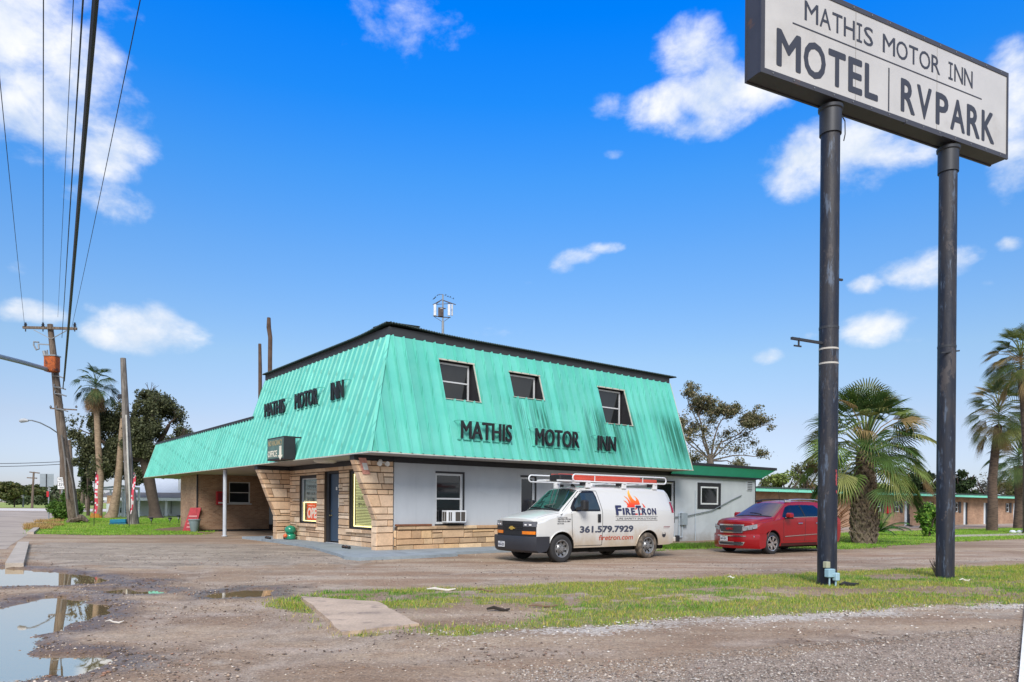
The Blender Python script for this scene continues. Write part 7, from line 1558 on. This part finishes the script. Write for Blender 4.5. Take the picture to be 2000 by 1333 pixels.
BL = [(r_(px, py, dy), sx_, sz_) for px, py, dy, sx_, sz_ in [(300, 790, 0, 2.4, 1.35), (262, 800, 0, 1.6, 1.1), (330, 815, 1, 2.0, 1.5), (352, 845, 0, 1.1, 1.2), (345, 870, -1, 1.3, 1.0), (285, 840, -1, 2.4, 1.5), (240, 830, 1, 2.0, 1.5), (205, 820, 0, 2.0, 1.4), (175, 830, 1, 1.7, 1.1), (155, 848, 0, 1.0, .8), (190, 865, 0, 1.9, 1.3), (232, 880, 0, 1.9, 1.7), (215, 905, -1, 1.6, 1.5), (250, 905, 1, 1.6, 1.6), (270, 870, 0, 1.6, 1.4), (310, 880, 0, 1.4, 1.2), (178, 888, 0, 1.0, .8), (262, 930, 0, 1.2, 1.0), (290, 775, 0, 1.5, .8), (318, 925, -1, 1.0, .5), (335, 918, -1, .8, .5), (345, 925, 0, .7, .6), (195, 925, 0, .8, .9), (170, 905, 0, .6, .5)]]
leaves('crown', [(q[0]+random.uniform(-.3, .3), q[1]+random.uniform(-1.5, 1.5), q[2], a, a*.9, b_) for q, a, b_ in BL for _ in (0, 1)], 86000, .24, ['#4b5238', '#565c42', '#626848', '#444a34', '#6e7050', '#50563e'], OT, shell=.15, gap=.43, seed=3)
# sparse tree behind the annex
sb = (D(1392, 985, 47)[0], 47., 0); ST = thing('sparse_tree', 'thin leaved tree with bare twigs rising behind the annex roof', 'tree', sb); r_ = lambda px, py, dy=0: rel(sb, px, py, 47+dy)
mb = MB(); tips = []
mb.tube([(0, 0, 0), r_(1392, 930), r_(1385, 890)], [.28, .24, .2], 8)
for (px, py, dy, r0) in ((1370, 830, 0, .12), (1350, 800, .5, .10), (1400, 840, -.5, .12), (1440, 850, 0, .11), (1350, 860, 1, .10), (1470, 840, .5, .08), (1420, 900, -1, .09), (1455, 890, 0, .08), (1330, 850, -1, .08)):
    a = Vector(r_(1388, 900)); q = Vector(r_(px, py, dy)); m_ = a.lerp(q, .55)+Vector((random.uniform(-.3, .3), 0, random.uniform(-.2, .3))); mb.tube([a, m_, q], [r0*.7, r0*.5, r0*.3], 6, jit=.1); grow(mb, q, (q-a)+Vector((0, 0, -.5)), .72, r0*.45, 3, tips, .05, .9, 3)
mb.build('trunk', m_bark2, ST, smooth=True)
bl = [(t_[0].x+random.gauss(0, .15), t_[0].y+random.gauss(0, .3), t_[0].z+random.gauss(0, .15), .42, .42, .34) for t_ in tips]
bl += [(*r_(px, py, dy), rx, rx, rz) for px, py, dy, rx, rz in [(1355, 812, 0, .75, .8), (1375, 840, 0, 1.0, 1.0), (1345, 860, 0, .8, 1.0), (1350, 900, 0, .9, .8), (1400, 870, 0, 1.2, 1.0), (1440, 880, 0, 1.0, .8), (1420, 845, 0, .8, .6), (1455, 850, 0, .7, .5), (1360, 895, 0, 1.0, .7), (1470, 865, 0, .5, .5)]]
leaves('crown', bl, 30000, .13, ['#6a6c4a', '#787452', '#8a8060', '#62664a', '#968a6e', '#555a3c'], ST, shell=.0, gap=.45, seed=9)
# background trees: each its own thing
def tree(label, px, py_top, py_base, Y, wpx, pal, n=9000, size=.35, gap=.36, nm='background_tree', group='trees behind the motel row', sparse=False, seed=0):
    b = (D(px, 985, Y)[0], Y, 0); zt = D(px, py_top, Y)[2]; w_ = wpx*Y/1400/2; t = thing(nm, label, 'tree', b, group=group); rr = random.Random(px*7+seed)
    mb = MB(); tips = []
    mb.tube([(0, 0, -.1), (.1, 0, zt*.35), (0, .1, zt*.6)], [.05*zt*.5, .04*zt*.5, .02*zt*.5], 7)
    for k in range(6): a = rr.uniform(0, 6.28); mb.tube([(0, 0, zt*rr.uniform(.25, .5)), (math.cos(a)*w_*.35, math.sin(a)*w_*.35, zt*.62), (math.cos(a)*w_*.7, math.sin(a)*w_*.7, zt*rr.uniform(.7, .9))], [.018*zt, .012*zt, .004*zt], 5)
    mb.build('trunk', m_bark, t)
    bl = []
    for k in range(16):
        a = rr.uniform(0, 6.28); r = rr.random()**.5*w_*.75; z = zt*rr.uniform(.35, .88); fl = 1-.5*abs(z/zt-.6); bl.append((math.cos(a)*r*fl, math.sin(a)*r*fl, z, w_*rr.uniform(.25, .42), w_*rr.uniform(.25, .42), zt*rr.uniform(.09, .15)))
    leaves('crown', bl, n, size, pal, t, shell=.15, gap=gap, seed=seed+px % 17)
GD = ['#2f4024', '#38492a', '#44552f', '#2a3821']; GO = ['#59633a', '#66693f', '#4d5833', '#717046']; GY = ['#6d7f3c', '#7c8d48', '#5e7034', '#8a9654']
tree('pale olive bush tree just right of the annex roof end', 1535, 908, 985, 85, 110, GY, 6000, .35, .38); tree('bare twiggy grey tree above the mint fascia beside the fan palm', 1575, 888, 985, 90, 90, GO, 2600, .3, .42, sparse=True)
tree('light green tree crown right of the big fan palm trunk', 1745, 935, 985, 100, 90, GY, 5000, .4); tree('dark round tree between the two sign poles', 1812, 918, 985, 92, 90, GD, 9000, .35, .33); tree('dark conical tree right behind the far sign pole', 1878, 912, 985, 90, 70, GD, 8000, .35, .33)
tree('grey leafless looking tree right of the far sign pole', 1925, 918, 985, 100, 70, ['#6b6a60', '#5d5f50', '#7a776c'], 3000, .3, .42); tree('green scrub tree at the far right edge behind the motel row', 1985, 935, 985, 110, 100, GO, 6000, .4, .34); tree('low green tree far right beyond the palms', 2060, 930, 985, 110, 110, GD, 5000, .4, .34)
tree('small olive tree above the annex fascia tip', 1500, 925, 985, 95, 60, GO, 3000, .35, .38)
# far left trees
tree('tallest olive green tree of the far left treeline', 28, 940, 985, 190, 110, GO, 7000, .9, .34, group='trees of the far left treeline'); tree('rounded grey green tree right of the tall one in the far treeline', 96, 947, 985, 210, 60, ['#5f6a50', '#55604a', '#6b745a'], 4000, .9, .36, group='trees of the far left treeline'); tree('light tree in the far treeline seen right of the route sign', 158, 952, 985, 180, 50, GO, 3500, .8, .36, group='trees of the far left treeline')
tree('small leafy tree overhanging left of the oak trunk poles', 172, 880, 1000, 82, 40, ['#3c4a2b', '#48562f', '#35422a'], 3500, .28, .42, nm='small_tree', group='small trees near the oak')
bl = [(-260+i*6.5, 300+random.uniform(-12, 12), 3, 6, 5, random.uniform(3.0, 5.2)) for i in range(40)]+[(x, 330, 2.8, 7, 5, random.uniform(2.2, 4)) for x in range(0, 330, 8)]
o = leaves('far_treeline', bl, 46000, 1.2, ['#46543a', '#4f5d3c', '#3d4b33', '#59654a'], None, shell=.1, gap=.25, seed=4); stuff(o, 'far off belt of scrub woodland along the horizon', 'woodland')
# shrubs
def shrub(label, px, py, wpx, h, pal, n, size, nm='shrub', stems=8, Y=None):
    b = G(px, py); Y = b[1]; w_ = wpx*Y/1400/2; t = thing(nm, label, 'shrub', b); mb = MB()
    for k in range(stems): a = random.uniform(0, 6.28); mb.tube([(0, 0, 0), (math.cos(a)*w_*.3, math.sin(a)*w_*.3, h*.5), (math.cos(a)*w_*.75, math.sin(a)*w_*.75, h*random.uniform(.7, 1))], [.04, .025, .01], 5)
    mb.build('stem', m_bark, t); bl = [(random.uniform(-.6, .6)*w_, random.uniform(-.5, .5)*w_, h*random.uniform(.25, .8), w_*.4, w_*.4, h*.25) for _ in range(10)]
    leaves('foliage', bl, n, size, pal, t, shell=.0, gap=.3, seed=px % 23); return t
shrub('feathery green shrub at the foot of the leaning utility pole', 136, 1018, 74, 2.7, ['#4a6a2b', '#56782f', '#3d5c26', '#6b8a3d'], 12000, .20)
shrub('dark clipped shrub against the white house left of the oak trunk', 243, 1008, 30, 3.2, ['#2c3a1f', '#34441f', '#3d4c2a'], 4000, .22)
shrub('drooping green bush beside the grey pole', 268, 1002, 24, 4.6, ['#49632f', '#3d5528', '#5a7538'], 5000, .25)
shrub('small green shrub on the lawn left of the far sign pole', 1815, 1049, 54, 1.9, ['#4e7a2b', '#6a9636', '#88aa48', '#3f6424'], 5000, .16)
# dry ornamental bush behind the red car
b = G(1612, 1052); t = thing('dry_bush', 'leafless orange brown bush behind the red car', 'shrub', b); mb = MB(); random.seed(12)
for k in range(90):
    a = random.uniform(0, 6.28); l = random.uniform(1.2, 2.9); e_ = random.uniform(.3, 1.3); x, y = math.cos(a)*math.cos(e_)*l, math.sin(a)*math.cos(e_)*l*.5; mb.tube([(x*.05, y*.05, 0), (x*.45, y*.45, math.sin(e_)*l*.7), (x*.9, y*.9, math.sin(e_)*l*1.05), (x*1.05, y*1.05, math.sin(e_)*l*1.0)], [.03, .022, .012, .004], 4)
mb.build('branches', mat('orange_twig', '#a9744f', .9, var=.2), t)
# ---- palms
def fan(mb_v, mb_f, mb_c, hub, axis, R, col, nseg=26, spread=2.2, droop=.35, dead=False):
    axis = Vector(axis).normalized(); side_ = axis.cross(Vector((0, 0, 1)))
    if side_.length < .05: side_ = Vector((1, 0, 0))
    side_.normalize(); nrm = side_.cross(axis).normalized(); tw = random.uniform(-.5, .5); side_, nrm = side_*math.cos(tw)+nrm*math.sin(tw), nrm*math.cos(tw)-side_*math.sin(tw)
    for i in range(nseg):
        a = -spread/2*1.0+spread*(i+.5)/nseg; a *= 1.0; L_ = R*(1-.28*abs(a/(spread/2))**2)*random.uniform(.88, 1.08); d = axis*math.cos(a)+side_*math.sin(a); p_ = side_*math.cos(a)-axis*math.sin(a)
        w0 = R*spread/nseg*.20; cup = nrm*abs(math.sin(a))*R*.10
        m1 = hub+d*L_*.55+cup-Vector((0, 0, droop*L_*.08)); e1 = hub+d*L_*.86+cup-Vector((0, 0, droop*L_*.30)); e2 = hub+d*L_+cup*.8-Vector((0, 0, droop*L_*.62))
        b = len(mb_v); mb_v += [hub[:], (m1+p_*w0+nrm*w0*.5)[:], (m1-p_*w0+nrm*w0*.5)[:], (m1-nrm*w0*.4)[:], (e1+p_*w0*.45)[:], (e1-p_*w0*.45)[:], e2[:]]
        sh = random.uniform(.75, 1.25); tipc = tuple(c*.5+q*.5 for c, q in zip(col, lin('#a08a55')[:3])) if not dead and random.random() < .35 else col
        for f, cc_ in (((b, b+1, b+3), col), ((b, b+3, b+2), col), ((b+1, b+4, b+3), col), ((b+3, b+5, b+2), col), ((b+3, b+4, b+5), col), ((b+4, b+6, b+5), tipc)): mb_f.append(f); mb_c.append(tuple(min(1, c*sh) for c in cc_))
def palm(label, base, pts, rs, Rl, pet, nleaf, trunk_kind, nm='fan_palm', dead=.18, droop=.4, spread=2.3, greens=None, crown_h=.5, group=None, elmin=-1.05, skirt=0, seed=1, nseg=26):
    random.seed(seed); t = thing(nm, label, 'palm tree', base, group=group); mb = MB(); mb.tube(pts, rs, 14, jit=.06)
    top = Vector(pts[-1]); tr = mb.build('trunk', {'boots': m_boot, 'dark': m_palmdark}.get(trunk_kind, m_palmtrunk), t, smooth=True)
    if trunk_kind == 'boots':
        mb = MB(); H_ = pts[-1][2]; k = 0; z = .15
        while z < H_+.35:
            r = rs[0] if z < H_ else rs[-1]
            for j in range(9):
                a = (j+.5*(k % 2))/9*2*math.pi+random.uniform(-.1, .1); c = Vector((math.cos(a), math.sin(a), 0)); tg = Vector((-c.y, c.x, 0))
                f = np.interp(z, [q[2] for q in pts], rs); cx = np.interp(z, [q[2] for q in pts], [q[0] for q in pts]); o_ = Vector((cx, 0, z))
                for s_ in (-1, 1):
                    a0 = o_+c*(f*.96)+tg*s_*.16-Vector((0, 0, .05)); a1 = o_+c*(f*1.08)+tg*s_*.03+Vector((0, 0, .16)); a2 = o_+c*(f*1.22)-tg*s_*.05+Vector((0, 0, .34+random.uniform(-.04, .08)))
                    mb.bar(a0, a1, .085, .05, up=c); mb.bar(a1, a2, .07, .045, up=c)
            z += .21; k += 1
        mb.build('leaf_bases', m_boot, t)
    V, F_, C_ = [], [], []; greens = greens or ['#4c6632', '#5b7538', '#6b8342', '#435c30', '#7b8d4c', '#8a8f55']; mb = MB()
    for i in range(nleaf):
        f = (i+.5)/nleaf; el = elmin+(1.35-elmin)*f**.9; a = i*2.39996+random.uniform(-.4, .4); L_ = pet*random.uniform(.8, 1.15)*(1-.25*max(0, el-.8))
        d = Vector((math.cos(a)*math.cos(el), math.sin(a)*math.cos(el), math.sin(el))); o_ = top+Vector((0, 0, crown_h*f-.1)); mid = o_+d*L_*.6+Vector((0, 0, .06*L_)); hub = o_+d*L_-Vector((0, 0, .10*L_*math.cos(el)))
        isdead = el < -.55 and random.random() < dead*3 or random.random() < dead*.25
        col = lin(random.choice(['#8d7650', '#a08a60', '#7b6444']))[:3] if isdead else lin(random.choice(greens))[:3]
        mb.tube([o_, mid, hub], [.035, .025, .018], 5, col=col, caps=False); ax = (hub-mid).normalized()+Vector((0, 0, -.25-.25*(1-f)))
        fan(V, F_, C_, hub, ax, Rl*random.uniform(.85, 1.1), col, nseg, spread*(1 if not isdead else .6), droop*(1 if not isdead else 1.8), isdead)
    b = len(V); cr = npmesh('crown', np.array(V+list(mb.v)) if False else np.array(V), np.array(F_), m_leaf, np.array(C_), parent=t)
    mb.build('petioles', m_leafb, t)
    if skirt:
        V, F_, C_ = [], [], []
        for i in range(skirt):
            a = random.uniform(0, 6.28); z0 = top.z-random.uniform(0, 1.2)*.6; r0 = rs[-1]*.9; d = Vector((math.cos(a), math.sin(a), 0)); h = Vector((top.x, top.y, z0))+d*r0*1.2; col = lin(random.choice(['#8a6f52', '#9c7f5e', '#77604a', '#a58b6c']))[:3]
            fan(V, F_, C_, h, d*.30+Vector((0, 0, -1)), Rl*random.uniform(1.0, 1.6), col, 12, .9, .2, True)
        npmesh('dead_skirt', np.array(V), np.array(F_), m_leaf, np.array(C_), parent=t)
    return t
m_leafb = mat('petiole', '#ffffff', .6, attr=True, var=0); m_boot = mat('palm_boots', '#8a7a6c', .95, var=.25, vscale=4, col2='#62554a', c2lo=.45, c2hi=.6, c2scale=5)
sb_ = G(1687, 1062); YS = sb_[1]; r_ = lambda px, py: rel(sb_, px, py, YS)
palm('big bushy fan palm with a thick criss cross trunk between the sign poles', sb_, [(0, 0, -.1), (.02, 0, .8), (.0, 0, 1.6), r_(1688, 965), r_(1690, 905)], [.50, .50, .46, .42, .30], 1.34, 1.85, 84, 'boots', dead=.5, crown_h=1.2, elmin=-.55, seed=4, droop=.38, nseg=24, spread=2.9)
b_ = G(1937, 1037); r_ = lambda px, py: rel(b_, px, py, b_[1])
palm('slim fan palm with a curved trunk at the right, the one whose whole trunk shows', b_, [(0, 0, -.1), r_(1939, 990), r_(1938, 940), r_(1944, 880), r_(1950, 832)], [.38, .32, .30, .27, .25], 1.3, 1.25, 50, 'dark', dead=.3, group='fan palms at the right', seed=9, crown_h=1.8, elmin=-.9, greens=['#566332', '#67733e', '#4a5a2e', '#7a7f48', '#8a7a52'])
b_ = (D(2012, 985, 47)[0], 47., 0); r_ = lambda px, py: rel(b_, px, py, 47)
palm('tallest fan palm whose crown reaches in from the upper right edge', b_, [(0, 0, 0), r_(2010, 900), r_(2003, 790), r_(1994, 722)], [.4, .34, .30, .26], 1.35, 1.3, 54, 'dark', dead=.35, group='fan palms at the right', seed=14, crown_h=1.2, elmin=-1.0, greens=['#566332', '#67733e', '#4a5a2e', '#8a7a52'])
b_ = G(1992, 1033); r_ = lambda px, py: rel(b_, px, py, b_[1])
palm('shorter fan palm with a rough trunk at the right edge', b_, [(0, 0, -.1), r_(1994, 980), r_(1990, 910)], [.5, .42, .36], 1.35, 1.4, 52, 'dark', dead=.3, group='fan palms at the right', seed=21, crown_h=1.6, elmin=-.9, greens=['#3c5030', '#4a6036', '#5a6f3e'])
b_ = G(188, 1012); r_ = lambda px, py: rel(b_, px, py, b_[1])
wp_ = palm('tall slender palm with a brown skirt of dead fronds on the left lawn', b_, [(0, 0, -.1), r_(193, 985), r_(196, 930), r_(191, 860), r_(187, 760)], [.52, .38, .32, .28, .26], 1.25, 1.35, 26, 'ring', nm='skirted_palm', dead=.0, seed=31, crown_h=.8, elmin=-.6, skirt=110, droop=.7, greens=['#33462a', '#3f5430', '#4c6236', '#2c3d26'], nseg=20)
mb = MB(); mb.tube([(0, 0, -.05), rel(b_, 189, 1003, b_[1])], [.56, .50], 12, jit=.1); mb.build('mossy_base', mat('orange_moss', '#a9742f', .9, var=.25), wp_)
# young feathery palm behind the big trunk
b_ = G(1718, 1045); t = thing('young_palm', 'small feathery green palm right behind the thick palm trunk', 'palm tree', b_); V, F_, C_ = [], [], []; mb = MB(); random.seed(3)
for i in range(16):
    a = i*2.4; el = random.uniform(.3, 1.3); L_ = random.uniform(1.3, 2.1); d = Vector((math.cos(a)*math.cos(el), math.sin(a)*math.cos(el), math.sin(el))); P_ = [Vector((0, 0, .2))+d*L_*s-Vector((0, 0, .55*L_*s*s*math.cos(el))) for s in np.linspace(0, 1, 9)]
    mb.tube(P_, [.02]*8+[.006], 4); sd = d.cross(Vector((0, 0, 1))).normalized()
    for j in range(1, 9):
        for k in range(3):
            for s_ in (-1, 1):
                o_ = P_[j-1].lerp(P_[j], k/3); q = o_+sd*s_*.38*(1-.4*j/9)+(P_[j]-P_[j-1])*.9-Vector((0, 0, .12)); w_ = (P_[j]-P_[j-1])*.12; b = len(V); V += [(o_-w_)[:], (o_+w_)[:], q[:]]; F_.append((b, b+1, b+2)); C_.append(tuple(c*random.uniform(.7, 1.3) for c in lin(random.choice(['#4a7a2c', '#5a8a34', '#3c6a26']))[:3]))
mb.build('stem', m_leafb, t); npmesh('crown', np.array(V), np.array(F_), m_leaf, np.array(C_), parent=t)
# dirt heap with dead leaves by the far sign pole and the brick corner
b_ = G(1838, 1128); mb = MB(); 
for k in range(22): a = random.uniform(0, 6.28); mb.tube([(0, 0, 0), (math.cos(a)*.12, math.sin(a)*.1, random.uniform(.05, .25)), (math.cos(a)*.25, math.sin(a)*.2, random.uniform(.02, .45))], [.02, .015, .004], 4)
tag(mb.build('dead_weed', mat('dead_weed', '#7c6f5e', .9, var=.2), loc=b_), 'dead grey weed clump at the foot of the far sign pole', 'weed')
m_mound = mat('bare_soil', '#6e5a45', .95, var=.2, vscale=4, fine=.15)
b_ = G(372, 1036); mb = MB(); mb.lathe([(1.5, -.02), (1.2, .08), (.7, .16), (.3, .2), (0, .21)], 22, (0, 0, 0)); o = mb.build('soil_mound', m_mound, loc=b_, smooth=True); o.scale = (1.5, 1.2, 1); struct(o)
